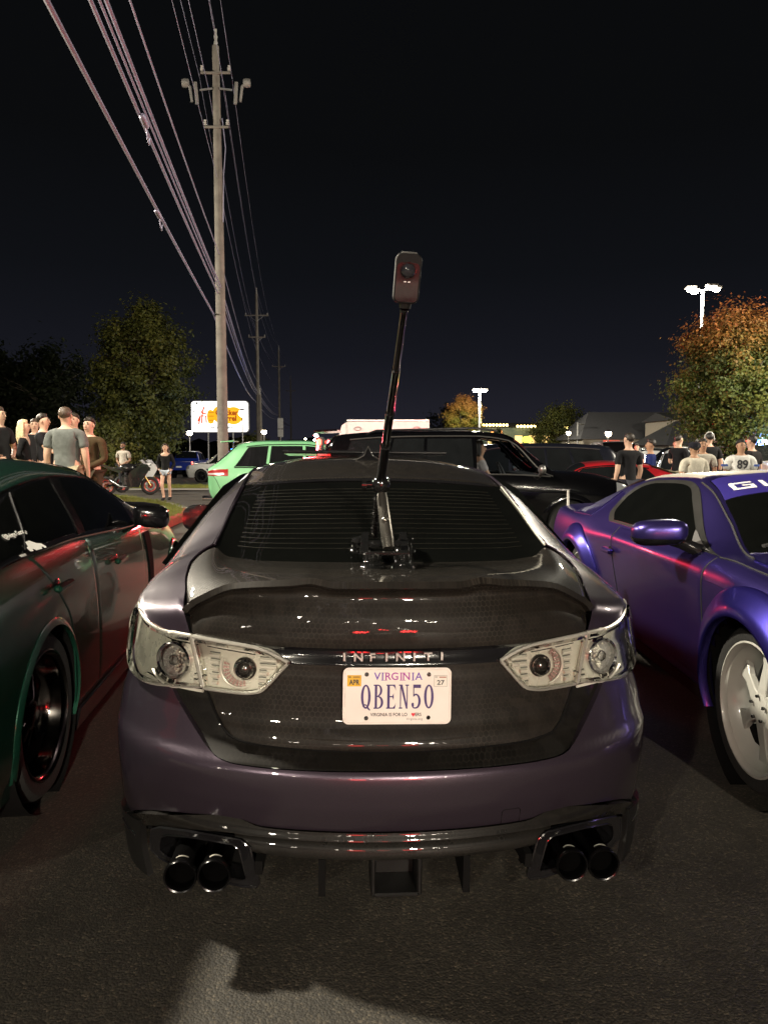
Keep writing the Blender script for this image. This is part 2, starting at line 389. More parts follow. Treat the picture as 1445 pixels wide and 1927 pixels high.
# ---------------------------------------------------------------- ground
def ground_material():
    m = bpy.data.materials.new('worn asphalt'); m.use_nodes = True; t = NT(m); p = t.n['Principled BSDF']
    oc = t.new('ShaderNodeTexCoord').outputs['Object']
    big = t.noise(.35, 5, oc, .6); mid = t.noise(3.5, 5, oc, .6)
    vo = t.new('ShaderNodeTexVoronoi'); vo.inputs['Scale'].default_value = 140; t.l.new(oc, vo.inputs['Vector'])
    sx = t.new('ShaderNodeSeparateXYZ'); t.l.new(vo.outputs['Color'], sx.inputs[0])
    fine = t.noise(160, 3, oc, .7)
    base = t.ramp(t.math('ADD', t.math('MULTIPLY', big, .6), t.math('MULTIPLY', mid, .4)), [(.34, (.021, .0185, .0148)), (.5, (.036, .0322, .0258)), (.66, (.058, .052, .0415))])
    st = t.ramp(sx.outputs[0], [(.0, (.3, .3, .3)), (.82, (.9, .88, .82)), (.93, (1.7, 1.62, 1.45)), (1, (2.4, 2.25, 2.0))])
    mx = t.new('ShaderNodeMix', data_type='RGBA', blend_type='MULTIPLY'); mx.inputs[0].default_value = .75
    t.l.new(base, mx.inputs[6]); t.l.new(st, mx.inputs[7])
    oil = t.new('ShaderNodeMapRange', i_Value=t.noise(1.7, 2, oc)); oil.inputs[1].default_value = .66; oil.inputs[2].default_value = .74
    stained = t.mix(t.math('MULTIPLY', oil.outputs[0], .6), mx.outputs[2], (.012, .011, .010))
    wv = t.new('ShaderNodeTexVoronoi', feature='DISTANCE_TO_EDGE'); wv.inputs['Scale'].default_value = .42
    t.l.new(t.vmath('ADD', oc, t.vmath('MULTIPLY', t.new('ShaderNodeTexNoise', i_Vector=oc, i_Scale=1.6).outputs['Color'], (.9, .9, 0))), wv.inputs['Vector'])
    ck = t.new('ShaderNodeMapRange', i_Value=wv.outputs['Distance']); ck.inputs[1].default_value = .002; ck.inputs[2].default_value = .006; ck.inputs[3].default_value = .55; ck.inputs[4].default_value = 0
    t.l.new(t.mix(t.math('MULTIPLY', ck.outputs[0], t.new('ShaderNodeMapRange', i_Value=big, i_1=.5, i_2=.62).outputs[0]), stained, (.006, .006, .006)), p.inputs['Base Color'])
    t.l.new(t.math('ADD', t.math('MULTIPLY', mid, .25), .62), p.inputs['Roughness'])
    h = t.math('ADD', t.math('MULTIPLY', vo.outputs['Distance'], -.9), t.math('MULTIPLY', fine, .5))
    bn = t.new('ShaderNodeBump', i_Height=h); bn.inputs['Strength'].default_value = .45; bn.inputs['Distance'].default_value = .005
    t.l.new(bn.outputs[0], p.inputs['Normal'])
    return m
M_ASPH = ground_material()
def sheet(name, xs, ys, dz, m, kind='structure', f=None):
    mb = MB(); P = np.array([[(x, y, (f or gz)(x, y)+dz) for x in xs] for y in ys]); mb.grid(P, uv=P[:, :, :2])
    o = mb.build(name, m, None, uv=True); return tag(o, kind=kind)
_xs = sorted(set([-900, -500, -300, -200, -140, -100]+[float(v) for v in np.arange(-70, 71, 2.5)]+[100, 140, 200, 300, 500, 900]))
_ys = sorted(set([-300, -120, -60, -30, -15]+[float(v) for v in np.arange(-8, 60, 2.0)]+[65, 70, 80, 90, 100, 120, 140, 160, 200, 300, 500, 1200]))
sheet('ground', _xs, _ys, 0, M_ASPH)
# ================================================================ the dark purple sedan in the middle
SED = root('sports_sedan', 'dark purple sedan seen from behind with honeycomb wrapped boot lid and personal number plate', 'car', (.036, 1.985, 0), rad(3.8), ry=rad(.5), group='cars parked side by side in the nearest row')
M_PURP = paint('deep purple metallic paint', (.054, .041, .058), .24, .31, .70, 1.0, (.020, .013, .027), dirt=.16)
M_WRAP = hex_wrap('honeycomb wrap', .0165, (.0105, .0088, .0072), (.042, .036, .029), .50, .10)
M_WRAPD = hex_wrap('dark carbon wrap', .0165, (.006, .0055, .0048), (.022, .020, .017), .45, .10)
M_GLOSSB = mat('gloss black trim', (.008, .008, .009), .14, 0, .8, rvar=.05)
M_RUB = mat('black rubber', (.012, .012, .012), .7)
M_TINT = mat('black tinted glass', (.003, .0033, .003), .04, 0, .0, rvar=.015, spec=.4)
M_CHROME = mat('chrome', (.75, .75, .75), .10, 1.0)
M_SILVER = mat('satin silver plastic', (.78, .76, .68), .30, .4, .3)
M_BEZ = mat('lamp rim grey', (.62, .61, .55), .22, .6, .3)
M_TIP2 = mat('painted glint edge', (.35, .34, .32), .2, .8)
M_SATB = mat('satin black frame', (.006, .006, .006), .45, spec=.3)
M_GRV = mat('grey shadow gap', (.10, .10, .09), .6)
M_LENS = clear_lens('clear lamp cover', (.98, .98, .96))
M_DARK = mat('underbody black', (.004, .004, .004), .9, spec=.1)
# plan curve of the tail (superellipse, then straight flank) by arc length
_A, _L, _N = .91, .62, 2.1
_th = np.linspace(0, math.pi/2, 400)
_pu = _A*np.sin(_th)**(2/_N); _pw = _L*(1-np.cos(_th)**(2/_N))
_pu = np.append(_pu, _A); _pw = np.append(_pw, 6.0)
_ps = np.concatenate([[0], np.cumsum(np.hypot(np.diff(_pu), np.diff(_pw)))])
def s_of_u(u): return float(np.sign(u)*np.interp(abs(u), _pu[:400], _ps[:400]))
def _tab(z, t): return pchip([a for a, b in t], [b for a, b in t], z)
HALF = [(0, .86), (.2, .90), (.35, .915), (.5, .915), (.62, .908), (.72, .882), (.82, .866), (.90, .850), (.95, .830), (1.03, .77), (1.1, .7)]
D_BUMP = [(0, .16), (.15, .12), (.25, .07), (.34, .045), (.40, .022), (.46, .006), (.52, .0), (.540, .002), (.557, .012), (.572, .035), (.60, .055), (.66, .082), (.72, .10), (.9, .13), (1.1, .2)]
D_TRUNK = [(.5, .10), (.575, .085), (.60, .066), (.63, .076), (.66, .096), (.72, .108), (.82, .122), (.88, .112), (.94, .108), (1.0, .122), (1.03, .118), (1.055, .088), (1.07, .084)]
def S(s, z, dtab=D_BUMP, d=0.0):
    s = np.asarray(s, float); z = np.asarray(z, float); a = np.abs(s)
    u = np.interp(a, _ps, _pu); w = np.interp(a, _ps, _pw)
    k = np.clip(1-w/.62, 0, 1)**.7; k2 = .35+.65*k
    w = w+_tab(z, dtab)*np.where(w > .62, .35*np.clip(1-(w-.62)/.4, 0, 1), k2)
    u = u*_tab(z, HALF)/_A
    nx = np.clip(u/.91, 0, 1)**3; ny = -np.sqrt(1-np.minimum(nx, 1)**2)
    return np.stack([np.sign(s)*(u+nx*d), w+ny*d, z], -1)
def uz(u, z):           # a point measured across and up -> (arc, z)
    return (s_of_u(u*_A/float(_tab(z, HALF))), z)
def mir(pts): return [(-p[0],)+tuple(p[1:]) for p in pts]
def panel(name, b, t, l, r, m, nu=40, nv=16, dtab=D_BUMP, d=0.0, edge=.004, skirt=.03, parent=SED, e=.012, conv=True, smooth=True):
    cv = (lambda P: [uz(*p) for p in P]) if conv else (lambda P: P)
    G = coons(cv(b), cv(t), cv(l), cv(r), nu, nv, e, smooth)
    P = S(G[..., 0], G[..., 1], dtab, d); N = normals(P)
    P = drop_edge(P, edge, N)
    return MB().grid(P, uv=G, skirt=skirt, nrm=N).build(name, m, parent, uv=True)
# --- boot lid: lower face, upper face, deck with ducktail lip
tb = [(-.473, .612), (-.40, .599), (-.23, .594), (0, .590), (.23, .594), (.40, .599), (.473, .612)]
tl = [(-.473, .612), (-.52, .655), (-.555, .72), (-.57, .78), (-.585, .83)]
G1 = coons([uz(*p) for p in tb], [uz(*p) for p in [(-.585, .83), (0, .83), (.585, .83)]], [uz(*p) for p in tl], [uz(*p) for p in mir(tl)], 56, 18)
P1 = S(G1[..., 0], G1[..., 1], D_TRUNK); P1 = drop_edge(P1, .004)
lid = MB(); lid.grid(P1, uv=G1, skirt=.03)
ridge = [(-.628, .945), (-.615, .962), (-.57, .992), (-.483, 1.034), (-.40, 1.048), (-.30, 1.059), (-.245, 1.067), (-.21, 1.061), (-.18, 1.057), (0, 1.059), (.18, 1.057), (.21, 1.061), (.245, 1.067), (.30, 1.059), (.40, 1.048), (.483, 1.034), (.57, .992), (.615, .962), (.628, .945)]
ul = [(-.602, .885), (-.61, .905), (-.628, .945)]
G2 = coons([uz(*p) for p in [(-.602, .885), (-.426, .877), (0, .877), (.426, .877), (.602, .885)]], [uz(*p) for p in ridge], [uz(*p) for p in ul], [uz(*p) for p in mir(ul)], 80, 24)
vv = np.linspace(0, 1, G2.shape[0])[:, None]
dv = pchip([0, .03, .2, .45, .62, .78, .9, .97, 1], [.122, .110, .106, .112, .126, .138, .116, .088, .086], vv.ravel())[:, None]
sA = np.abs(G2[..., 0]); uu = np.interp(sA, _ps, _pu); ww = np.interp(sA, _ps, _pw)
P2 = np.stack([np.sign(G2[..., 0])*uu*_tab(G2[..., 1], HALF)/_A, ww*(1+.1*vv)+dv*(.35+.65*np.clip(1-ww/.62, 0, 1)**.7), G2[..., 1]], -1)
lid.grid(P2, uv=G2, skirt=.02)
top_ridge = P2[-1]
gb = [(-.535, .735, 1.052), (-.45, .705, 1.046), (-.2, .69, 1.042), (0, .688, 1.041), (.2, .69, 1.042), (.45, .705, 1.046), (.535, .735, 1.052)]
el = [tuple(top_ridge[0]), (-.652, .42, .990), (-.675, .55, 1.016), (-.686, .70, 1.040)]
corner = [(-.686, .70, 1.040), (-.660, .76, 1.066), (-.615, .775, 1.085), (-.59, .755, 1.070), (-.565, .738, 1.056)]
G3 = coons(top_ridge.tolist(), corner+gb+mir(corner[::-1]), el, mir(el), 80, 14)
v3 = np.linspace(0, 1, G3.shape[0])
G3[..., 2] -= (pchip([0, .06, .14, .3, 1], [0, .004, .011, .006, 0], v3))[:, None]
lid.grid(G3, uv=np.stack([G3[..., 0], G3[..., 1]*1.0], -1), skirt=.0)
LID = lid.build('boot_lid', M_WRAP, SED, uv=True)
# --- gloss black strip with the chrome letters
gs = coons([uz(-.44, .826), uz(0, .826), uz(.44, .826)], [uz(-.44, .88), uz(0, .88), uz(.44, .88)], [uz(-.44, .826), uz(-.44, .88)], [uz(.44, .826), uz(.44, .88)], 40, 8)
Ps = S(gs[..., 0], gs[..., 1], [(.8, .125), (.826, .120), (.845, .128), (.865, .132), (.88, .118), (.9, .118)])
STR = MB().grid(Ps, uv=gs, skirt=.02).build('badge_strip', M_GLOSSB, SED)
for k, ch in enumerate('INFINITI'):
    u = -.158+k*.0425
    o = S(s_of_u(u), .853, D_TRUNK, .004)
    text_obj(ch, .033, mat('bright badge metal', (.72, .72, .70), .28, .6), STR, 'badge_letter', frame(o, (1, .06*np.sign(u)*abs(u)/.16, 0), (0, 0, 1)), .003, 1.15 if ch != 'I' else 1.4, bold=.0006)
# --- bumper skin: painted, with a wrapped step below the boot
bt = [(-1.15, .90), (-1.05, .90), (-.95, .80), (-.93, .70)]
sR = lambda u, z: uz(u, z)
side_s = s_of_u(_A)+.62
lam = lambda P: [uz(*p) for p in P]
rec = [(.680, .722), (.660, .698), (.632, .668), (.602, .636), (.572, .606), (.545, .582), (.51, .564), (.45, .557), (.36, .556), (.2, .557), (0, .558)]
top_line = [(side_s, .90), (s_of_u(_A)+.15, .90), (s_of_u(.906)-.02, .76), (uz(.80, .72)[0], .722)]+lam(rec)
full_top = [(-a, z) for a, z in top_line]+[p for p in top_line[::-1]][1:]
bot = lam([(0, .375), (.30, .375), (.385, .376), (.41, .381), (.44, .391), (.50, .392), (.60, .374), (.72, .340), (.80, .298), (.86, .245)])+[(s_of_u(_A)+.1, .215), (side_s, .21)]
full_bot = [(-a, z) for a, z in bot[::-1]]+bot[1:]
Gb = coons(full_bot, full_top, [(-side_s, .21), (-side_s, .90)], [(side_s, .21), (side_s, .90)], 150, 34, .004)
Pb = S(Gb[..., 0], Gb[..., 1], D_BUMP); Nb = normals(Pb); Pb = drop_edge(Pb, .006, Nb)
BUMP = MB().grid(Pb, uv=Gb, skirt=.03, nrm=Nb).build('rear_bumper', M_PURP, SED, uv=True)
for sg in (1,):
    inn = [(0, .588), (.23, .592), (.40, .598), (.48, .613), (.524, .658), (.56, .722)]
    a = [(0, .554), (.2, .553), (.36, .552), (.45, .553), (.512, .560), (.549, .578), (.577, .603), (.607, .634), (.637, .667), (.664, .697), (.684, .722)]
    full_i = mir(inn[::-1])+inn[1:]; full_a = mir(a[::-1])+a[1:]
    Gc = coons(lam(full_a), lam(full_i), lam([(-.684, .722), (-.56, .722)]), lam([(.684, .722), (.56, .722)]), 110, 8, .01)
    Pc = S(Gc[..., 0], Gc[..., 1], [(.5, .02), (.552, .026), (.565, .045), (.585, .072), (.60, .088), (.65, .108), (.72, .118), (.8, .12)])
    MB().grid(Pc, uv=Gc, skirt=.02).build('bumper_step', M_WRAPD, SED, uv=True)
_edge = mir(tl[:3])[::-1]+mir([tb[0]])+[(u, z) for u, z in tb[::-1]][1:]+tl[1:3]
MB().tube([S(s_of_u(u*_A/float(_tab(z, HALF))), z, D_TRUNK, -.0015) for u, z in crv(_edge, np.linspace(0, 1, 90))], .0042, 6).build('boot_shut_line', M_DARK, SED)
# tow eye cover: a thin seam square on the right
pts = [(.300, .376), (.300, .418), (.306, .424), (.350, .424), (.356, .418), (.356, .376)]
MB().tube([S(s_of_u(u), z, D_BUMP, -.0008) for u, z in pts], .0016, 6).build('tow_cover_seam', M_DARK, SED)
# --- body behind the seams
inner = coons(lam([(-.8, .3), (0, .3), (.8, .3)]), lam([(-.75, .93), (0, .93), (.75, .93)]), lam([(-.8, .3), (-.75, .93)]), lam([(.8, .3), (.75, .93)]), 30, 12)
MB().grid(S(inner[..., 0], inner[..., 1], D_TRUNK, -.035)).build('inner_body', M_DARK, SED)
# --- lamps
def ring_on(u, z, r0, r1, h, d0=0.0, n=28, arc=None, dtab=D_TRUNK, sgn=1, squash=1.0):
    """annulus standing on the lamp surface"""
    mb = MB(); o = S(s_of_u(u)*1.0, z, dtab, d0); o[0] *= sgn
    prof = [(r0, 0), (r0, h), ((r0+r1)/2, h*1.25), (r1, h), (r1, 0)]
    mb.lathe(prof, n, arc=arc)
    nx = min(.92, (abs(u)/.91)**2.2)*sgn
    zax = Vector((nx*.7, -1, .05)).normalized(); xax = Vector((0, 0, 1)).cross(zax).normalized()
    Mx = frame(o, xax, zax.cross(xax))
    mb.V = [tuple(Mx @ Vector((v[0]*squash, v[1], v[2]))) for v in mb.V]
    return mb
M_PROJ = mat('smoked reflector bowl', (.16, .15, .14), .18, .9)
M_FACET = mat('faceted reflector', (.40, .40, .38), .35, .4, bump=.9, bscale=160)
M_LEDPINK = mat('unlit pinkish light elements', (.55, .36, .33), .3, .3, .4, bump=.5, bscale=400)
M_HOUS = mat('lamp housing silver', (.74, .73, .64), .28, .35, .3)
for sg in (-1, 1):
    f = (lambda P: P) if sg > 0 else mir
    lamo = root('tail_lamp', None, None); lamo.parent = SED
    # outer lamp
    b = [(.567, .740), (.66, .727), (.76, .715), (.80, .719), (.838, .748)]; tp = [(.603, .884), (.68, .884), (.745, .892), (.785, .909), (.812, .932)]
    l = [(.567, .740), (.603, .884)]; r = [(.838, .748), (.850, .80), (.842, .865), (.828, .908), (.812, .932)]
    def lay(d, shrink=0.0, nu=22, nv=14):
        G = coons(lam(b), lam(tp), lam(l), lam(r), nu, nv, .02); 
        if shrink:
            c = G.reshape(-1, 2).mean(0); G = c+(G-c)*(1-shrink)
        P = S(G[..., 0], G[..., 1], D_TRUNK, d); P[..., 0] *= sg; return P if sg > 0 else P[:, ::-1], G
    P, G = lay(.0); hb = MB().grid(P, skirt=.02).build('housing', M_HOUS, lamo)
    P, G = lay(.018)
    bd = [P[0, j] for j in range(P.shape[1])]+[P[i, -1] for i in range(1, P.shape[0])]+[P[-1, j] for j in range(P.shape[1]-2, -1, -1)]+[P[i, 0] for i in range(P.shape[0]-2, 0, -1)]
    MB().tube([Vector(q)+Vector((0, .010, 0)) for q in bd], .0075, 8, closed=True).build('bezel', M_BEZ, lamo)
    P, G = lay(.030, .03); P = drop_edge(P, .012); MB().grid(P, skirt=.012).build('lens', M_LENS, lamo)
    cu, cz = .690, .803
    # dark reflector ring with pale teeth, chrome ring, faceted clear bowl
    ring_on(cu+.002, cz, .056, .080, .004, .004, 44, (rad(75), rad(335)) if sg > 0 else (rad(205), rad(465)), sgn=sg).build('reflector_ring', M_PROJ, lamo)
    ring_on(cu+.002, cz, .080, .088, .012, .004, 44, (rad(75), rad(335)) if sg > 0 else (rad(205), rad(465)), sgn=sg).build('light_guide', M_SILVER, lamo)
    ring_on(cu, cz, .048, .058, .022, .004, 36, sgn=sg).build('bowl_rim', M_CHROME, lamo)
    ring_on(cu, cz, .001, .048, .003, .006, 30, sgn=sg).build('bowl', M_FACET, lamo)
    mm = MB(); rs_ = np.random.RandomState(3)
    for q in range(46):
        t = rs_.rand()*6.283; rr = .040*math.sqrt(rs_.rand()); o = S(s_of_u(cu+rr*math.cos(t)), cz+rr*math.sin(t), D_TRUNK, .012)
        mm.ball((o[0]*sg, o[1], o[2]), .0045, 6)
    mm.build('bowl_facets', M_SILVER, lamo)['kind'] = 'stuff'
    ring_on(cu, cz, .013, .018, .014, .006, 20, sgn=sg).build('bulb_ring', M_CHROME, lamo)
    for k in range(10):                      # pale teeth across the dark ring
        t = rad(100+k*24) if sg > 0 else rad(80-k*24)
        ring_on(cu+.002, cz, .060, .077, .010, .004, 2, (t, t+rad(5)), sgn=sg).build('reflector_tooth', M_SILVER, lamo)
    def bar(zz, u0, u1, rise, m, r_, nm, lift=.008):
        q = [S(s_of_u(u), zz+rise*max(0, u-.70)**1.3*9, D_TRUNK, lift) for u in np.linspace(u0, u1, 10)]
        MB().tube([(v[0]*sg, v[1], v[2]) for v in q], r_, 6).build(nm, m, lamo)
    bar(.8805, .615, .79, .05, M_SILVER, .0045, 'reflector_bar'); bar(.874, .615, .79, .05, M_DARK, .0022, 'groove'); bar(.8675, .615, .785, .05, M_SILVER, .0045, 'reflector_bar'); bar(.861, .618, .78, .05, M_DARK, .0018, 'groove')
    bar(.725, .585, .80, 0.02, M_SILVER, .0045, 'reflector_bar'); bar(.732, .585, .79, 0.02, M_DARK, .0016, 'groove')
    for zz in (.748, .764): bar(zz, .580, .62, 0, M_SILVER, .005, 'reflector_bar'); bar(zz+.008, .580, .62, 0, M_DARK, .002, 'groove')
    # inner lamp on the boot lid
    lam2 = root('boot_lamp', None, None); lam2.parent = SED
    b = [(.560, .737), (.45, .737), (.395, .745), (.368, .768)][::-1]; tp = [(.312, .832), (.375, .862), (.426, .873), (.50, .879), (.596, .884)]
    l = [(.368, .768), (.312, .832)]; r = [(.560, .737), (.596, .884)]
    P, G = lay(.004); MB().grid(P, skirt=.02).build('housing', M_HOUS, lam2)
    P, G = lay(.020)
    bd = [P[0, j] for j in range(P.shape[1])]+[P[i, -1] for i in range(1, P.shape[0])]+[P[-1, j] for j in range(P.shape[1]-2, -1, -1)]+[P[i, 0] for i in range(P.shape[0]-2, 0, -1)]
    MB().tube([Vector(q)+Vector((0, .010, 0)) for q in bd], .0075, 8, closed=True).build('bezel', M_BEZ, lam2)
    P, G = lay(.030, .04); P = drop_edge(P, .012); MB().grid(P, skirt=.012).build('lens', M_LENS, lam2)
    ring_on(.458, .806, .021, .029, .018, .008, 26, sgn=sg).build('projector_rim', M_CHROME, lam2); ring_on(.458, .806, .029, .034, .006, .008, 26, sgn=sg).build('projector_shroud', M_PROJ, lam2)
    o = S(s_of_u(.458), .806, D_TRUNK, .008); MB().ball((o[0]*sg, o[1], o[2]), .022, 16).build('projector', M_PROJ, lam2)
    a0 = rad(150) if sg < 0 else rad(-75)
    ring_on(.472, .806, .056, .063, .008, .006, 34, (a0, a0+rad(150)), sgn=sg).build('light_guide', M_SILVER, lam2)
    mm = MB()
    for k in range(10):
        for rr in (.038, .044, .050):
            t = a0+rad(10)+k*rad(13); a = ring_on(.470, .806, rr, rr+.005, .005, .006, 2, (t, t+rad(9)), sgn=sg); mm.add(a.V, a.F)
    mm.build('light_elements', M_LEDPINK, lam2)
    def lv(z, u0, u1, m, r_, nm, slope=0.0, lift=.010):
        q = [S(s_of_u(u), z+(u-.5)*slope, D_TRUNK, lift) for u in np.linspace(u0, u1, 5)]; MB().tube([(v[0]*sg, v[1], v[2]) for v in q], r_, 6).build(nm, m, lam2)
    for k in range(5):                      # horizontal louvres either side of the rings
        z = .755+k*.020; u0 = .372+max(0, .775-z)*.55 if z < .80 else .345+max(0, z-.835)*2.2
        lv(z, u0+.016, .412, M_SILVER, .0065, 'louvre'); lv(z+.010, u0+.020, .414, M_GRV, .0017, 'groove')
        lv(z, .541, .556+(z-.75)*.22, M_SILVER, .0065, 'louvre'); lv(z+.010, .541, .556+(z-.75)*.22, M_GRV, .0017, 'groove')
    lv(.872, .44, .585, M_SILVER, .0042, 'louvre', .07); lv(.8665, .44, .585, M_DARK, .0020, 'groove', .07); lv(.861, .435, .585, M_SILVER, .0042, 'louvre', .07); lv(.8555, .43, .585, M_DARK, .0016, 'groove', .07)
# --- quarter panels and roof pillars
q_in = [tuple(top_ridge[-1]), (.655, .42, .990), (.678, .55, 1.016), (.690, .70, 1.042), (.665, .77, 1.070), (.625, .80, 1.095), (.616, .92, 1.128), (.604, 1.12, 1.198), (.588, 1.4, 1.280), (.597, 2.0, 1.338), (.59, 2.6, 1.35), (.58, 3.0, 1.33)]
q_in[0] = (q_in[0][0]+.006, q_in[0][1], q_in[0][2]); q_in.insert(0, (.612, .268, .884))
q_out = [(.812, .455, .925), (.848, .60, .93), (.868, .75, .93), (.880, .9, .93), (.885, 1.2, .935), (.888, 1.8, .94), (.888, 2.6, .945), (.88, 3.0, .945)]
q_end = [(.58, 3.0, 1.33), (.75, 3.0, 1.12), (.88, 3.0, .945)]
q_start = [q_in[0], (.69, .312, .888), (.75, .366, .900), (.79, .42, .918), (.812, .455, .925)]
for sg in (-1, 1):
    f = (lambda P: [tuple(p) for p in P]) if sg > 0 else mir
    G = coons(f(q_in), f(q_out), f(q_start), f(q_end), 70, 12, .006)
    vv = np.linspace(0, 1, G.shape[0]); yy = G[..., 1]
    bul = np.sin(vv*math.pi)[:, None]*(np.interp(yy, [.3, .6, .9, 1.2, 1.5, 3], [.004, .014, .018, .030, .040, .040]))
    G[..., 2] += bul; G[..., 0] += sg*bul*.5
    P = G if sg < 0 else G[::-1]
    MB().grid(P, skirt=.0).build('quarter_panel', M_PURP, SED)
    # chrome bright strip at the rim of the glass
    MB().tube(f([(.620, .79, 1.094), (.614, .92, 1.130), (.602, 1.12, 1.200), (.586, 1.4, 1.283)]), .0045, 6).build('glass_trim', M_PURP if sg < 0 else M_SILVER, SED)
    # dark side glass, door mirror, lower flank
    sgp = coons(f([(.868, 1.25, .955), (.872, 2.0, .962), (.868, 2.95, .962)]), f([(.66, 1.62, 1.27), (.63, 2.2, 1.31), (.625, 2.8, 1.30)]), f([(.868, 1.25, .955), (.66, 1.62, 1.27)]), f([(.868, 2.95, .962), (.625, 2.8, 1.30)]), 24, 8)
    sgp[..., 0] += sg*.05
    MB().grid(sgp if sg > 0 else sgp[:, ::-1], skirt=.04).build('side_window', M_TINT, SED)
    fl = coons(f([(.90, 1.05, .22), (.91, 2.5, .22), (.90, 3.6, .25), (.80, 4.5, .25)]), f([(.86, 1.05, .92), (.885, 1.8, .94), (.88, 3.0, .945), (.84, 3.6, .93), (.70, 4.5, .72)]), f([(.90, 1.05, .22), (.925, 1.05, .5), (.86, 1.05, .92)]), f([(.80, 4.5, .25), (.80, 4.5, .5), (.70, 4.5, .72)]), 40, 10)
    MB().grid(fl if sg > 0 else fl[:, ::-1]).build('flank', M_PURP, SED)
    mb = MB(); mb.tube(f([(.90, 2.72, .99), (1.0, 2.70, .995)]), .022, 8)
    a = MB().ball((0, 0, 0), 1, 20, (.125, .085, .085)); V = []
    for x, y, z in a.V:
        y = min(y, .02) if y > 0 else y*1.0
        V.append((sg*(1.0)+np.sign(x)*abs(x/.125)**.75*.125, 2.72-y*1.0, 1.015+np.sign(z)*(abs(z)/.085)**.7*.085-.02*(x*sg)))
    mb.add(V, a.F); mb.build('door_mirror', M_GLOSSB, SED)
# --- rear window, roof
gt = [(-.580, 1.42, 1.283), (-.40, 1.40, 1.298), (0, 1.385, 1.306), (.40, 1.40, 1.298), (.580, 1.42, 1.283)]
gbm = corner[2:]+gb+mir(corner[2:][::-1])
gl = [(-.615, .775, 1.085), (-.611, .90, 1.120), (-.600, 1.10, 1.188), (-.580, 1.42, 1.283)]
G = coons(gbm, gt, gl, mir(gl), 40, 18); vv = np.linspace(0, 1, G.shape[0])
G[..., 2] += (np.sin(vv*math.pi)*.012)[:, None]*(1-(G[..., 0]/.62)**2)
REARW = MB().grid(G, skirt=.01).build('rear_window', M_TINT, SED)
M_FRIT = mat('matt black ceramic border', (.004, .004, .004), .35, 0, .4)
def on_glass(u, v):
    i = v*(G.shape[0]-3); j = (u*.5+.5)*(G.shape[1]-3)
    i += 1; j += 1; a, b = int(i), int(j); a = min(a, G.shape[0]-2); b = min(b, G.shape[1]-2); fi, fj = i-a, j-b
    return (G[a, b]*(1-fi)*(1-fj)+G[a+1, b]*fi*(1-fj)+G[a, b+1]*(1-fi)*fj+G[a+1, b+1]*fi*fj)+np.array([0, -.0008, .0014])
M_HEAT = mat('heater wire', (.022, .019, .014), .5, .2)
for k in range(15):
    v = .13+k*.052
    MB().tube([on_glass(u, v) for u in np.linspace(-.86, .86, 16)], 0.0006, 4, caps=False).build('heater_line', M_HEAT, REARW)
rl = [(-.580, 1.42, 1.284), (-.597, 2.0, 1.340), (-.585, 2.6, 1.352), (-.57, 2.95, 1.335)]
rt = [(-.57, 2.95, 1.335), (-.3, 2.95, 1.372), (0, 2.95, 1.380), (.3, 2.95, 1.372), (.57, 2.95, 1.335)]
Gr = coons(gt, rt, rl, mir(rl), 40, 24)
vv = np.linspace(0, 1, Gr.shape[0]); Gr[..., 2] += (np.sin(vv*math.pi)*.022+.010*np.exp(-((vv-.04)/.05)**2))[:, None]*(1-(Gr[..., 0]/.6)**4)
MB().grid(Gr, uv=Gr[..., :2], skirt=.01).build('roof', M_WRAP, SED, uv=True)
# raised rear lip of the roof above the window
MB().tube([(u, 1.40+.012*(abs(u)/.57)**2, 1.309-.030*(abs(u)/.57)**2.2) for u in np.linspace(-.545, .545, 25)], [.004]+[.011]*23+[.004], 8, flat=2.2).build('roof_lip', M_GLOSSB, SED)
sun = MB().box((0, 2.62, 1.424), (.96, .50, .022), Matrix.Rotation(rad(-2), 3, 'X'), .008); sun.build('sunroof', M_GLOSSB, SED)
fz = float(Gr[10, Gr.shape[1]//2, 2]); fy = float(Gr[10, Gr.shape[1]//2, 1])
fin = MB()
fin.add([(-.068, fy-.02, fz-.006), (.068, fy-.02, fz-.006), (.055, fy+.20, fz), (-.055, fy+.20, fz), (0, fy+.02, fz+.070), (0, fy+.16, fz+.035), (-.026, fy-.012, fz+.022), (.026, fy-.012, fz+.022)],
        [(0, 1, 7, 6), (6, 7, 4), (1, 2, 5, 4, 7), (3, 0, 6, 4, 5), (2, 3, 5)])
fin.build('roof_aerial', M_GLOSSB, SED, sharp=60)
MB().tube([(-.068, fy-.02, fz), (-.024, fy-.013, fz+.022), (0, fy+.018, fz+.071), (.024, fy-.013, fz+.022), (.068, fy-.02, fz)], .0022, 5).build('aerial_glint', M_TIP2, SED)  # pale tube paints the glint along the fin's edges
wsg = coons([(-.72, 3.95, .98), (0, 4.05, 1.0), (.72, 3.95, .98)][::1], rt, [(-.72, 3.95, .98), (-.57, 2.95, 1.335)], [(.72, 3.95, .98), (.57, 2.95, 1.335)], 20, 10)
MB().grid(wsg[:, ::-1]).build('windscreen', M_TINT, SED)
hd = coons([(-.70, 4.5, .72), (0, 4.75, .75), (.70, 4.5, .72)], [(-.84, 3.6, .93), (-.72, 3.95, .98), (0, 4.05, 1.0), (.72, 3.95, .98), (.84, 3.6, .93)], [(-.70, 4.5, .72), (-.84, 3.6, .93)], [(.70, 4.5, .72), (.84, 3.6, .93)], 20, 10)
MB().grid(hd[:, ::-1]).build('bonnet', M_PURP, SED)
nose = coons([(-.80, 4.5, .25), (0, 4.8, .22), (.80, 4.5, .25)], [(-.70, 4.5, .72), (0, 4.75, .75), (.70, 4.5, .72)], [(-.80, 4.5, .25), (-.70, 4.5, .72)], [(.80, 4.5, .25), (.70, 4.5, .72)], 16, 6)
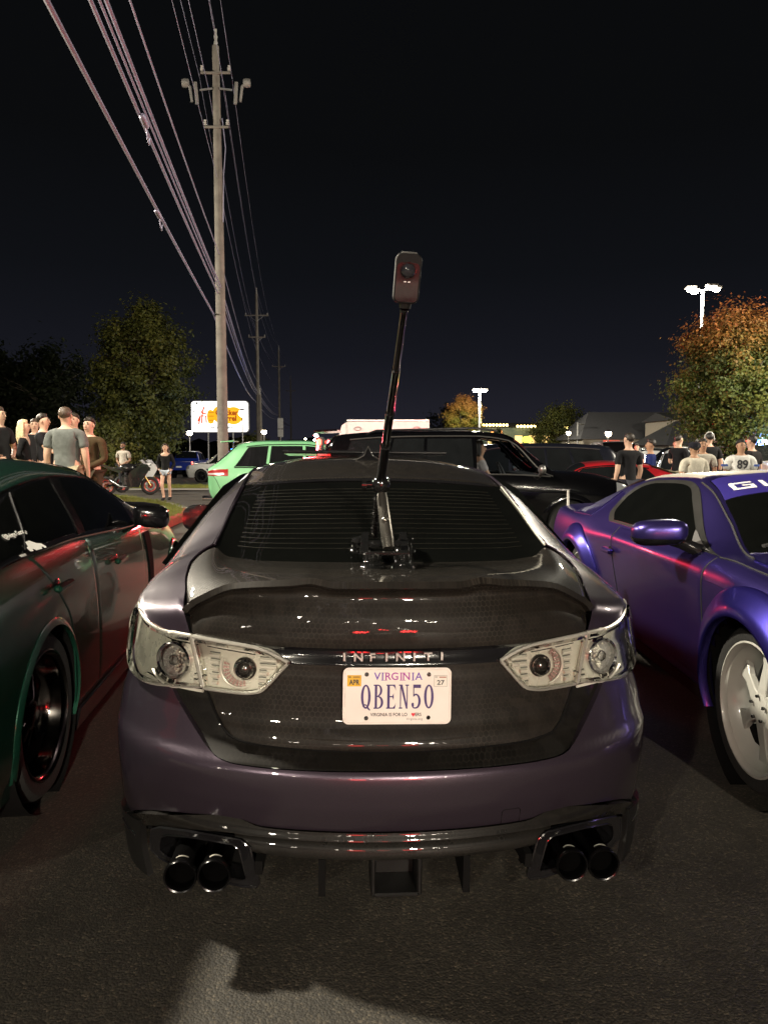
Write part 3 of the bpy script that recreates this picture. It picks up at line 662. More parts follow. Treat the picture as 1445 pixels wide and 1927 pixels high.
MB().grid(nose[:, ::-1]).build('front_bumper', M_PURP, SED)
MB().box((0, .70, .27), (1.30, .86, .10)).box((0, 2.5, .24), (1.70, 4.2, .06)).build('floor_pan', M_DARK, SED)
for wx in (-.80, .80):
    for wy in (1.08, 3.93):
        w = MB().lathe([(.20, -.11), (.30, -.115), (.33, -.09), (.335, 0), (.33, .09), (.30, .115), (.20, .11)], 36, (wx, wy, .335), 'X').build('wheel', M_RUB, SED)
        rm = MB().lathe([(.205, -.10), (.21, .0), (.20, .10), (.03, .03), (.03, -.03), (.205, -.10)], 30, (wx, wy, .335), 'X').build('rim', M_GLOSSB, w)
# --- diffuser and exhaust
def wrapband(name, lo, hi, dt, m=M_WRAPD, nu=120, nv=8, sk=.02):
    L = [(-a, z) for a, z in lo[::-1]]+lo[1:]; H = [(-a, z) for a, z in hi[::-1]]+hi[1:]
    G = coons(L, H, [L[0], H[0]], [L[-1], H[-1]], nu, nv, .006); return MB().grid(S(G[..., 0], G[..., 1], dt), uv=G, skirt=sk).build(name, m, SED, uv=True)
hi = lam([(0, .374), (.30, .374), (.385, .375), (.41, .380), (.44, .390), (.50, .391), (.60, .373), (.72, .339), (.80, .297), (.86, .244)])+[(s_of_u(_A)+.05, .216)]
lo = lam([(0, .352), (.30, .352), (.385, .352), (.42, .350), (.46, .351), (.50, .348), (.60, .332), (.72, .296), (.80, .252), (.86, .195)])+[(s_of_u(_A)+.05, .165)]
wrapband('diffuser_band', lo, hi, [(.1, .06), (.3, .032), (.35, .016), (.37, .024), (.41, .03)])
lo2 = lam([(0, .288), (.30, .288), (.36, .290), (.40, .300), (.45, .318)]); hi2 = lam([(0, .350), (.30, .350), (.385, .350), (.42, .349), (.47, .349)])
wrapband('diffuser_face', lo2, hi2, [(.1, .07), (.286, .042), (.30, .020), (.335, .028), (.345, .045), (.36, .05)], nu=70)
MB().tube([S(s_of_u(u), .351, D_BUMP, .002) for u in np.linspace(-.40, .40, 30)], .004, 6).build('diffuser_lip', M_GLOSSB, SED)
low = coons(lam([(-.42, .235), (0, .232), (.42, .235)]), lam([(-.44, .30), (0, .293), (.44, .30)]), lam([(-.42, .235), (-.44, .30)]), lam([(.42, .235), (.44, .30)]), 30, 4)
MB().grid(S(low[..., 0], low[..., 1], [(.1, .3), (.23, .16), (.30, .07), (.4, .05)]), skirt=.02).build('lower_valance', M_DARK, SED)
for u, h in ((-.39, .035), (-.212, .095), (.205, .095), (.385, .035)):
    MB().prism([(.035, .29), (.30, .29), (.30, .22), (.055, .29-h*1.2), (.04, .29-h*1.2)], lambda p: (u-.010, p[0]+.02, p[1]-.005), lambda p: (u+.010, p[0]+.02, p[1]-.005)).build('diffuser_fin', M_DARK, SED, smooth=False)
bx = MB()
for c, d in (((-.066, .10, .235), (.014, .13, .11)), ((.066, .10, .235), (.014, .13, .11)), ((0, .09, .186), (.13, .12, .012)), ((0, .15, .235), (.12, .02, .10))): bx.box(c, d, None, .004)
bx.build('tow_hitch_frame', mat('satin black frame', (.006, .006, .006), .45, spec=.3), SED)
M_TIP = mat('black burnt steel', (.016, .016, .017), .22, .85)
M_BORE = mat('pipe bore black', (.0015, .0015, .0015), .95, spec=0)  # even black for the disc closing each pipe
for sg in (-1, 1):
    # trapezoid surround of the two tail pipes
    def ux(u, z, d=0.0):
        q = S(s_of_u(u), z, [(.05, .07), (.2, .05), (.3, .035), (.4, .02)], d); return (sg*q[0], q[1], q[2])
    outer = [(.415, .315), (.44, .334), (.52, .334), (.60, .327), (.69, .308), (.722, .288), (.735, .25), (.739, .210), (.71, .195), (.60, .183), (.45, .182), (.405, .186), (.395, .20)]
    innr = [(.447, .300), (.462, .314), (.54, .313), (.60, .306), (.67, .290), (.695, .273), (.705, .245), (.709, .222), (.69, .212), (.60, .202), (.46, .200), (.437, .202), (.432, .212)]
    n = len(outer); V = []; F = []
    for a, d in ((outer, -.005), (outer, .016), (innr, .012), (innr, -.06)):
        V += [ux(u, z, d) for u, z in a]
    for rr in range(3):
        for k in range(n):
            k2 = (k+1) % n; q = (rr*n+k, rr*n+k2, (rr+1)*n+k2, (rr+1)*n+k); F.append(q if sg < 0 else q[::-1])
    MB().add(V, F).build('exhaust_surround', M_GLOSSB, SED, sharp=50)
    MB().tube([ux(u, z, .014) for u, z in outer], .0045, 6, closed=True).build('surround_edge', M_GLOSSB, SED); MB().tube([ux(u, z, .012) for u, z in innr], .003, 6, closed=True).build('surround_edge', M_GLOSSB, SED)
    V = [ux(u, z, -.07) for u, z in outer]; MB().add(V, [tuple(range(n))]).build('exhaust_recess', M_DARK, SED, smooth=False)
    # side blade at the corner
    bl = coons([uz(.75, .115), (s_of_u(_A)-.02, .095), (s_of_u(_A)+.35, .10)], [uz(.775, .285), (s_of_u(_A)-.03, .235), (s_of_u(_A)+.35, .20)], [uz(.75, .115), uz(.775, .20), uz(.775, .285)], [(s_of_u(_A)+.35, .10), (s_of_u(_A)+.35, .20)], 26, 10)
    P = S(bl[..., 0], bl[..., 1], [(.05, .05), (.12, .02), (.2, .035), (.3, .04), (.4, .03)], .008); P[..., 0] *= sg
    MB().grid(P if sg > 0 else P[:, ::-1], uv=bl, skirt=.02).build('corner_blade', M_SATB, SED, uv=True)
    MB().tube([ux(.80, .225, .01), ux(.835, .222, .012), ux(.87, .224, .01)], .006, 6).build('blade_step', M_GLOSSB, SED)
    for u in (.516, .610):
        c = (sg*u, .055, .243)
        tp_ = MB().lathe([(.041, .34), (.041, .03), (.0475, .022), (.0485, .006), (.046, 0), (.042, .002), (.040, .012)], 32, c, 'Y').build('tail_pipe', M_TIP, SED)
        MB().lathe([(.040, .012), (.0385, .04), (.0, .042)], 24, c, 'Y').build('pipe_bore', M_BORE, tp_)
        MB().tube([(c[0]+.030*math.cos(t), c[1]+.040, c[2]+.036*math.sin(t)+.006) for t in np.linspace(rad(55), rad(125), 8)], .0026, 5).build('pipe_marking', mat('etched silver ring', (.5, .48, .42), .4, .7), tp_)
# ---------------------------------------------------------------- number plate (bolted to the sedan)
PL = root('number_plate', None, None); PL.parent = SED; PL.location = (0.001, .088, .748); PL.rotation_euler = (rad(90-4), rad(0.6), 0)
M_PLATE = mat('reflective plate white', (.72, .66, .62), .35, 0, .3, var=.05)
M_INK = mat('deep violet ink', (.045, .025, .13), .45, var=.1)
M_INKB = mat('black ink', (.02, .02, .022), .5)
M_PINKINK = mat('magenta ink', (.33, .05, .30), .45)
M_VIOINK = mat('violet ink', (.13, .06, .36), .45)
M_RED = mat('red ink', (.55, .02, .04), .45)
def rrect(w, h, r, n=6):
    P = []
    for cx, cyy, a0 in ((w/2-r, h/2-r, 0), (-w/2+r, h/2-r, 90), (-w/2+r, -h/2+r, 180), (w/2-r, -h/2+r, 270)):
        for k in range(n+1):
            t = rad(a0+90*k/n); P.append((cx+r*math.cos(t), cyy+r*math.sin(t)))
    return P
def flat(poly, z0, z1, mb=None):
    mb = mb or MB(); return mb.prism(poly, lambda p: (p[0], p[1], z0), lambda p: (p[0], p[1], z1))
flat(rrect(.310, .162, .017), -.0015, .0005).build('plate_sheet', M_PLATE, PL, smooth=False)
MB().tube([(x, y, .0006) for x, y in rrect(.300, .152, .013)], .0016, 6, closed=True).build('embossed_rim', M_PLATE, PL)
# tall narrow serif characters, built from strokes
def strokes(ch):
    P = []
    def bx(x0, y0, x1, y1): P.append([(x0, y0), (x1, y0), (x1, y1), (x0, y1)])
    def arc(cx, cyy, rx, ry, a0, a1, tx, ty, n=14):
        A = [rad(a0+(a1-a0)*k/n) for k in range(n+1)]
        for a, b in zip(A[:-1], A[1:]):
            f = lambda t, q: (cx+(rx-q*tx)*math.cos(t), cyy+(ry-q*ty)*math.sin(t))
            P.append([f(a, 0), f(b, 0), f(b, 1), f(a, 1)])
    if ch in 'Q0':
        arc(.5, .5, .5, .5, 0, 360, .26, .07, 32)
        if ch == 'Q':
            arc(.42, .07, .24, .12, 10, 175, .06, .05); P.append([(.55, .12), (.75, .08), (1.0, -.06), (.86, -.07), (.66, 0)])
    if ch == 'B':
        bx(.12, 0, .36, 1); bx(0, 0, .45, .05); bx(0, .95, .45, 1); bx(.3, .49, .5, .54)
        arc(.45, .76, .43, .24, -90, 90, .22, .05); arc(.45, .265, .55, .265, -90, 90, .25, .05)
    if ch == 'E':
        bx(.10, 0, .36, 1); bx(0, 0, .9, .05); bx(0, .95, .9, 1); bx(.3, .475, .68, .525)
        P += [[(.9, 0), (1, .25), (.9, .14), (.7, .05), (.7, .02)], [(.9, 1), (1, .75), (.88, .86), (.7, .95), (.7, .98)], [(.6, .5), (.76, .36), (.76, .64)]]
    if ch == 'N':
        bx(.12, 0, .22, 1); bx(0, 0, .36, .05); bx(0, .95, .30, 1); bx(.80, 0, .90, 1); bx(.66, .95, 1.02, 1)
        P.append([(.12, 1), (.36, 1), (.92, 0), (.74, 0)])
    if ch == '5':
        bx(.18, .86, .92, 1); bx(.18, .50, .27, .95); arc(.46, .31, .50, .31, 125, -100, .25, .06, 22); arc(.36, .20, .36, .20, 180, 275, .10, .05)
        P.append([(.02, .14), (.12, .06), (.26, .10), (.26, .22), (.12, .26), (.02, .21)]); P.append([(.92, 1), (.98, .99), (.96, .86), (.90, .86)])
    return P
def plate_text(txt, x0, x1, y0, y1, z, m, name, gap=.30):
    n = len(txt); w = (x1-x0)/(n+gap*(n-1)*1.0); mb = MB()
    for k, ch in enumerate(txt):
        ox = x0+k*w*(1+gap)
        for j, poly in enumerate(strokes(ch)):
            zz = z+.00003*(j % 5); q = [(ox+p[0]*w, y0+p[1]*(y1-y0)) for p in poly]
            flat(q, zz-.001, zz, mb)
    bmv = mb.build(name, m, PL, smooth=False)
    bm = bmesh.new(); bm.from_mesh(bmv.data); bmesh.ops.recalc_face_normals(bm, faces=bm.faces); bm.to_mesh(bmv.data); bm.free()
    return bmv
plate_text('QBEN50', -.1035, .1045, -.036, .033, .0022, M_INK, 'registration_characters')
I4 = Matrix.Translation
for ch, x, m in zip('VIRGINIA', (-.0575, -.0425, -.0275, -.0075, .0105, .0255, .0445, .0610), (M_VIOINK, M_VIOINK, M_PINKINK, M_PINKINK, M_PINKINK, M_PINKINK, M_VIOINK, M_VIOINK)):
    ml = text_obj(ch, .030, m, PL, 'state_lettering', I4((x, .0555, .0010)), .0003, 1.0, bold=.0004)
    if ch in 'IRN':
        sfm = MB()
        for yy in (.0452, .0660):
            for dx in ((0,) if ch == 'I' else (-.0062,) if ch == 'R' or yy < .05 else (-.0062, .0066)): sfm.box((x+dx, yy, .0010), (.0085, .0014, .0006))
        sfm.build('letter_serif', m, PL, smooth=False)['kind'] = 'stuff'
text_obj('VIRGINIA IS FOR LO', .0135, M_INKB, PL, 'slogan_lettering', I4((-.076, -.0535, .0010)), .0003, .88, 'LEFT', bold=.0002)
text_obj('ERS', .0135, M_INKB, PL, 'slogan_lettering', I4((.0515, -.0535, .0010)), .0003, .88, 'LEFT', bold=.0002)
flat([(.0465, -.0595), (.0515, -.053), (.0515, -.0497), (.0490, -.0482), (.0465, -.0502), (.0440, -.0482), (.0415, -.0497), (.0415, -.053)], .0006, .0013).build('heart', M_RED, PL, smooth=False)
text_obj('Virginia.org', .0090, mat('grey ink', (.14, .14, .16), .5), PL, 'web_lettering', I4((.050, -.0660, .0010)), .0003, 1.0, spacing=1.1)
st = flat(rrect(.040, .032, .001), .0006, .0012).build('month_sticker', mat('amber sticker', (.62, .36, .02), .4), PL, smooth=False)
st.location = (-.123, .044, 0)
text_obj('APR', .0200, M_INKB, st, 'sticker_print', I4((0, -.005, .0014)), .0002, .78, bold=.0006)
text_obj('VA', .0070, M_INKB, st, 'sticker_print', I4((-.013, .0105, .0014)), .0002, 1, bold=.0003)
MB().box((.006, .0105, .0014), (.020, .004, .0003)).build('sticker_print', mat('ochre ink', (.30, .16, .02), .5), st, smooth=False)
s2 = flat(rrect(.038, .032, .001), .0006, .0012).build('year_sticker', mat('pale grey sticker', (.66, .63, .58), .4), PL, smooth=False)
s2.location = (.124, .043, 0)
text_obj('27', .0185, M_INKB, s2, 'sticker_print', I4((0, -.005, .0014)), .0002, 1.15, bold=.0004)
text_obj('VA', .0065, M_INKB, s2, 'sticker_print', I4((-.013, .0108, .0014)), .0002, 1)
MB().box((.006, .0108, .0014), (.020, .0034, .0003)).build('sticker_print', mat('rust ink', (.35, .16, .12), .5), s2, smooth=False)
MB().tube([(-.0185, .0155, .0013), (.0185, .0155, .0013), (.0185, -.0155, .0013), (-.0185, -.0155, .0013)], .0005, 4, closed=True).build('sticker_border', M_INKB, s2)
for x, y, m in ((-.088, .062, M_INKB), (.090, .062, M_CHROME), (-.088, -.063, M_INKB), (.090, -.062, M_TIP)):
    b = MB().lathe([(.0062, 0), (.0062, .0012), (.0050, .0022), (.0, .0026)], 16, (x, y, .0004)).build('plate_bolt', M_CHROME, PL)
    MB().lathe([(.0036, .0022), (.0034, .0032), (.0, .0033)], 12, (x, y, .0004)).build('bolt_recess', m, b)
# ---------------------------------------------------------------- suction mount, extending pole and action camera on the boot lid
M_GBLK = mat('gloss black metal', (.012, .012, .012), .14, .3, .7)
M_ROD = mat('brushed dark steel', (.20, .19, .17), .28, .9)
M_CAMB = mat('matt black camera body', (.006, .006, .0065), .55, 0, .0, spec=.12)
MT = root('suction_camera_mount', 'black four cup suction mount with chromed strut and extended pole standing on the boot lid', 'camera mount', (0, 0, 0))
_q = SED.matrix_basis.copy()
def sedw(u, w, z):
    M4 = Matrix.Translation(SED.location) @ SED.rotation_euler.to_matrix().to_4x4(); return M4 @ Vector((u, w, z))
base = sedw(-.005, .60, 1.046); MT.location = base
L = lambda u, w, z: (sedw(u, w, z)-base)
def cup(u, w, z, tilt=None, yaw=0.0, r=.042):
    mb = MB(); mb.lathe([(0, .0), (r, .0), (r*1.02, .004), (r*.95, .010), (r*.72, .016), (r*.66, .026), (r*.55, .030), (.0, .032)], 24)
    mb.lathe([(r*.62, .028), (r*.64, .034), (r*.64, .050), (r*.5, .053), (0, .053)], 20)
    for k in range(6):
        t = rad(60*k+20); mb.box((r*.62*math.cos(t), r*.62*math.sin(t), .042), (.010, .010, .020), t, .002)
    Rm = Matrix.Rotation(yaw, 3, 'Z') @ (tilt or Matrix.Identity(3)); o = L(u, w, z)
    mb.V = [tuple(o+Rm @ Vector(v)) for v in mb.V]
    c = mb.build('suction_cup', M_GBLK, MT)
    lv = MB(); lv.box((0, -r*.75, .040), (.018, r*.9, .008), None, .002)
    lv.V = [tuple(o+Rm @ Vector(v)) for v in lv.V]; lv.build('lever', M_GBLK, c)
tg = Matrix.Rotation(rad(22), 3, 'X')
cup(-.052, .50, 1.049); cup(.052, .50, 1.049)
cup(-.085, .78, 1.069, tg); cup(.085, .78, 1.069, tg)
pf = MB()
pf.box(L(0, .50, 1.101), (.15, .030, .012), None, .003)
pf.box(L(-.07, .66, 1.118), (.03, .26, .012), Matrix.Rotation(rad(8), 3, 'X'), .003); pf.box(L(.07, .66, 1.118), (.03, .26, .012), Matrix.Rotation(rad(8), 3, 'X'), .003)
pf.box(L(0, .64, 1.115), (.17, .05, .014), Matrix.Rotation(rad(8), 3, 'X'), .003)
pf.build('cup_frame', M_GBLK, MT)
A = L(.008, .56, 1.110); Bq = L(-.012, .66, 1.292)
st = MB().tube([A, A+(Bq-A)*.15, A+(Bq-A)*.9, Bq], [.020, .0225, .0205, .017], 16)
st.build('strut', M_ROD, MT)
md = A+(Bq-A)*.52
MB().ball((md[0], md[1]-.020, md[2]), .013, 12).tube([md+Vector((-.004, -.024, -.022)), md+Vector((.008, -.026, .03))], .003, 6).build('strut_lock', M_ROD, MT)
A2 = L(-.035, .72, 1.130); B2 = L(-.026, .70, 1.285)
sp = [A2+(B2-A2)*k/60+Vector((.011*math.cos(k*1.2), .011*math.sin(k*1.2), 0)) for k in range(61)]
MB().tube(sp, .004, 6).build('spring', M_GBLK, MT)
MB().tube([A2, B2], .009, 8).build('spring_rod', M_GBLK, MT)
hb = L(-.015, .66, 1.325)
MB().ball(hb, .034, 20, (1, .8, 1)).build('ball_joint', M_GBLK, MT)
kn = MB().tube([hb+Vector((-.030, 0, 0)), hb+Vector((-.052, 0, 0))], .010, 10)
kn.tube([hb+Vector((-.050, 0, 0)), hb+Vector((-.066, 0, 0))], .022, 14); kn.build('clamp_knob', M_GBLK, MT)
P0 = hb+Vector((0, 0, .02)); PT = Vector((.046, 1.70, 1.765))-base
segs = [(0, .28, .0155), (.28, .50, .0128), (.50, .74, .0110), (.74, 1.0, .0092)]
for a, b, r in segs:
    sgm = MB().tube([P0+(PT-P0)*a, P0+(PT-P0)*(b-.012), P0+(PT-P0)*(b-.010), P0+(PT-P0)*b], [r, r, r*1.08, r*1.08], 14)
    sgm.build('pole_section', M_CAMB if a < .1 else M_GBLK, MT)
# --- camera on top of the pole
CAMR = root('action_camera', 'small black pocket action camera with bulging round lens on top of the pole', 'camera', base+PT, rad(2.5), ry=rad(4.0), rx=rad(14))
bd = MB()
n = 28; prof = rrect(.058, .106, .014, 6)
rings = [(-.0185, .86), (-.0165, .96), (-.012, 1.0), (.012, 1.0), (.0165, .96), (.0185, .86)]
V = []; F = []; m_ = len(prof)
for y, k in rings: V += [(x*k if abs(k-1) > 1 else x*(1-(1-k)*.55), y, .064+z*(1-(1-k)*.25)) for x, z in prof]
for r_ in range(len(rings)-1):
    for k in range(m_): F.append((r_*m_+k, r_*m_+(k+1) % m_, (r_+1)*m_+(k+1) % m_, (r_+1)*m_+k))
F += [tuple(range(m_))[::-1], tuple((len(rings)-1)*m_+k for k in range(m_))][::1]
bd.add(V, [f[::-1] for f in F]); bd.build('camera_body', M_CAMB, CAMR)
MB().prism(rrect(.049, .082, .010), lambda p: (p[0], -.0195, .056+p[1]), lambda p: (p[0], -.0175, .056+p[1])).build('screen_face', M_GLOSSB, CAMR, smooth=False)
MB().lathe([(.0, -.031), (.010, -.0295), (.0145, -.025), (.0165, -.0185)], 24, (0, 0, .080), 'Y').build('lens_dome', mat('lens glass', (.02, .02, .024), .04, 0, 1.0), CAMR)
MB().lathe([(.0165, -.018), (.0165, -.021), (.0185, -.021), (.019, -.018)], 24, (0, 0, .080), 'Y').build('lens_ring', M_GBLK, CAMR)
MB().box((0, -.006, .1140), (.038, .022, .012), None, .004).build('top_cap', mat('dark grey rubber', (.06, .06, .058), .5), CAMR)
for x in (-.005, .004): MB().box((x, -.0200, .0570), (.005, .001, .002)).build('logo_mark', mat('pale print', (.7, .7, .7), .5), CAMR, smooth=False)
MB().tube([(0, 0, 0), (0, 0, .018)], [.013, .016], 14).build('thread_mount', M_GBLK, CAMR)
# ---------------------------------------------------------------- lofted car bodies
class Body:
    """stations: {w: [(u,z)*K]} from the sill (k=0) up to the roof centre (k=K-1); right side, mirrored for the left"""
    def __init__(s, st):
        s.w = np.array(sorted(st)); s.C = np.array([st[w] for w in sorted(st)], float); s.K = s.C.shape[1]
    def ev(s, w, k):
        w = np.asarray(w, float); k = np.asarray(k, float); sh = w.shape; w = w.ravel(); k = k.ravel()
        A = np.stack([np.stack([pchip(s.w, s.C[:, j, c], np.clip(w, s.w[0], s.w[-1])) for c in (0, 1)], 1) for j in range(s.K)], 1)  # n,K,2
        k = np.clip(k, 0, s.K-1); i = np.clip(k.astype(int), 0, s.K-2); t = k-i; n = np.arange(len(k))
        g = lambda q: A[n, np.clip(q, 0, s.K-1)]
        p0, p1, p2, p3 = g(i-1), g(i), g(i+1), g(i+2)
        p0 = np.where((i == 0)[:, None], 2*p1-p2, p0)
        last = (i == s.K-2)[:, None]; mirp = p1*np.array([-1, 1]); p3 = np.where(last, mirp, p3)
        m1 = (p2-p0)*.5*.75; m2 = (p3-p1)*.5*.75; t = t[:, None]
        q = (2*t**3-3*t**2+1)*p1+(t**3-2*t**2+t)*m1+(-2*t**3+3*t**2)*p2+(t**3-t**2)*m2
        return np.stack([q[:, 0], w, q[:, 1]], 1).reshape(sh+(3,))
    def nrm(s, w, k):
        e = 1e-3; a = s.ev(w+e, k)-s.ev(w-e, k); b = s.ev(w, np.minimum(k+e, s.K-1))-s.ev(w, np.maximum(k-e, 0))
        n = np.cross(a, b); n = n/np.maximum(1e-9, np.linalg.norm(n, axis=-1, keepdims=True)); return n
    def pt(s, w, k, d=0.0, sg=1):
        w = np.asarray(float(w)); k = np.asarray(float(k)); p = s.ev(w, k)+s.nrm(w, k)*d; return Vector((p[0]*sg, p[1], p[2]))
    def shell(s, name, m, parent, arches=(), nw=90, nk=8, seats=None):
        mb = MB(); ws = np.linspace(s.w[0], s.w[-1], nw); ks = np.linspace(0, s.K-1, (s.K-1)*nk+1)
        Wg, Kg = np.meshgrid(ws, ks, indexing='ij'); P = s.ev(Wg, Kg); n, q = P.shape[:2]
        full = np.concatenate([P, (P*np.array([-1, 1, 1]))[:, ::-1][:, 1:]], 1); Q = full.shape[1]
        V = full.reshape(-1, 3).tolist(); F = []
        for i in range(n-1):
            for j in range(Q-1):
                c = (full[i, j]+full[i+1, j+1])/2
                if abs(c[0]) > .55 and any((c[1]-aw)**2+(c[2]-az)**2 < ar*ar for aw, az, ar in arches): continue
                F.append((i*Q+j, (i+1)*Q+j, (i+1)*Q+j+1, i*Q+j+1))
        F.append(tuple(j for j in range(Q))); F.append(tuple((n-1)*Q+j for j in range(Q))[::-1])
        return mb.add(V, F).build(name, m, parent, sharp=50)
    def patch(s, name, b, t, l, r, m, parent, d=.004, sg=1, nu=24, nv=10, skirt=.012, edge=0.0, smooth=True, uv=False):
        G = coons(b, t, l, r, nu, nv, .015, smooth); W_, K_ = G[..., 0], G[..., 1]
        N = s.nrm(W_, K_); P = s.ev(W_, K_)+N*d
        if edge: P = drop_edge(P, edge, N)
        N = N.copy()
        if sg < 0: P = P*np.array([-1, 1, 1]); N = N*np.array([-1, 1, 1])
        P, N = (P, N) if sg > 0 else (P[:, ::-1], N[:, ::-1])
        return MB().grid(P, skirt=skirt, nrm=N).build(name, m, parent)
    def cross(s, name, b, t, l, r, m, parent, d=.004, nu=24, nv=10, skirt=.008):
        """patch across the centre line: outline in (w, k) of the right half, bottom = low edge"""
        G = coons(b, t, l, r, nu, nv, .02); P = s.ev(G[..., 0], G[..., 1])+s.nrm(G[..., 0], G[..., 1])*d
        # u runs from the right edge to the centre; append the mirror
        full = np.concatenate([P, (P*np.array([-1, 1, 1]))[:, ::-1][:, 1:]], 1)
        return MB().grid(full, skirt=skirt).build(name, m, parent)
    def seam(s, pts, m, parent, r=.003, sg=1, name='panel_seam', d=0.0, n=24):
        q = crv(pts, np.linspace(0, 1, n)); return MB().tube([s.pt(w, k, d, sg) for w, k in q], r, 5).build(name, m, parent)
    def rect(s, name, w0, w1, k0, k1, m, parent, **kw):
        return s.patch(name, [(w0, k0), (w1, k0)], [(w0, k1), (w1, k1)], [(w0, k0), (w0, k1)], [(w1, k0), (w1, k1)], m, parent, **kw)
M_TYRE = mat('tyre rubber', (.012, .012, .0115), .8, bump=.3, bscale=60)
M_WELL = mat('wheel well black', (.004, .004, .004), .9, spec=.1)
def wheel(parent, c, sg, Rt, Rr, wd, dish, n_sp, m_rim, m_face=None, spoke_w=.05, lip=None, detail=True, brake=None):
    """c: centre of the outer lip plane in car space; sg: +1 right side"""
    x, w, z = c; X = lambda h: x-sg*h        # h: inward depth
    tw = MB().lathe([(Rr*.99, sg*-.004), (Rr+.02, sg*.006), (Rt-.03, sg*.004), (Rt-.008, sg*-.02), (Rt, sg*-.05), (Rt, sg*-(wd-.04)), (Rt-.03, sg*-wd), (Rr*.9, sg*-wd)], 40 if detail else 20, (x, w, z), 'X').build('wheel', M_TYRE, parent)
    prof = [(Rr*1.01, -.008), (Rr*1.015, .002), (Rr*.985, .004), (Rr*.965, -.012), (Rr*.92, -.02), (Rr*.90, -dish*.6), (Rr*.86, -dish), (Rr*.80, -dish-.02), (Rr*.80, -wd)]
    MB().lathe([(r_, sg*h) for r_, h in prof], 48 if detail else 20, (x, w, z), 'X').build('rim', m_rim, tw)
    MB().lathe([(Rr*.82, sg*-(dish+.06)), (0, sg*-(dish+.06))], 24, (x, w, z), 'X').build('brake_disc' , brake or M_WELL, tw)
    if n_sp:
        mf = m_face or m_rim
        for k in range(n_sp):
            a = 2*math.pi*k/n_sp+math.pi/2; ca, sa = math.cos(a), math.sin(a)
            def q(rad_, off, h): return (X(h), w+rad_*ca-off*sa, z+rad_*sa+off*ca)
            V = []; 
            for rad_, o, h in ((.03, spoke_w*.75, dish*.55), (Rr*.30, spoke_w*.62, dish*.60), (Rr*.62, spoke_w*.5, dish*.8), (Rr*.87, spoke_w*.95, dish*.95)):
                V += [q(rad_, -o, h), q(rad_, o, h), q(rad_, o*1.0, h+.03), q(rad_, -o*1.0, h+.03)]
            F = []
            for i in range(3):
                for j in range(4): F.append((i*4+j, i*4+(j+1) % 4, i*4+4+(j+1) % 4, i*4+4+j))
            F += [(0, 1, 2, 3), (12, 13, 14, 15)]
            o_ = MB().add(V, F).build('spoke', mf, tw, smooth=False)
            bm = bmesh.new(); bm.from_mesh(o_.data); bmesh.ops.recalc_face_normals(bm, faces=bm.faces)
            if detail: bmesh.ops.bevel(bm, geom=[e for e in bm.edges], offset=.004, segments=1, affect='EDGES')
            bm.to_mesh(o_.data); bm.free()
        MB().lathe([(0, sg*-(dish*.5)), (.05, sg*-(dish*.5)), (.062, sg*-(dish*.56)), (.062, sg*-(dish+.02))], 20, (x, w, z), 'X').build('hub', mf, tw)
    return tw
def arch_lip(body, parent, w, z, r0, r1, m, sg, a0=-25, a1=205, d_in=.012, d_out=.002, name='wheel_arch', n=40, mid=None, u0=.9):
    """ring round a wheel arch following the flank"""
    P = []
    ts = np.linspace(rad(a0), rad(a1), n); steps = mid or [(0, d_in-.02), (.0, d_in), (.3, d_in), (1, d_out), (1.0, -.01)]
    # tabulate flank half width against z at each w
    for f, d in steps:
        rr = r0+(r1-r0)*f; row = []
        for t in ts:
            ww = w+rr*math.cos(t); zz = z+rr*math.sin(t)
            ks = np.linspace(0, 3.2, 33); c = body.ev(np.full(33, ww), ks); u = np.interp(zz, c[:, 2], c[:, 0]) if zz > c[0, 2] else c[0, 0]
            row.append((sg*(u+d), ww, zz))
        P.append(row)
    P = np.array(P)
    return MB().grid(P if sg > 0 else P[:, ::-1]).build(name, m, parent, sharp=60)
def well(parent, w, z, r, sg, x0=.5, x1=.9):
    return MB().lathe([(r, sg*x1), (r, sg*x0), (0, sg*x0)], 28, (0, w, z), 'X').build('wheel_well', M_WELL, parent)
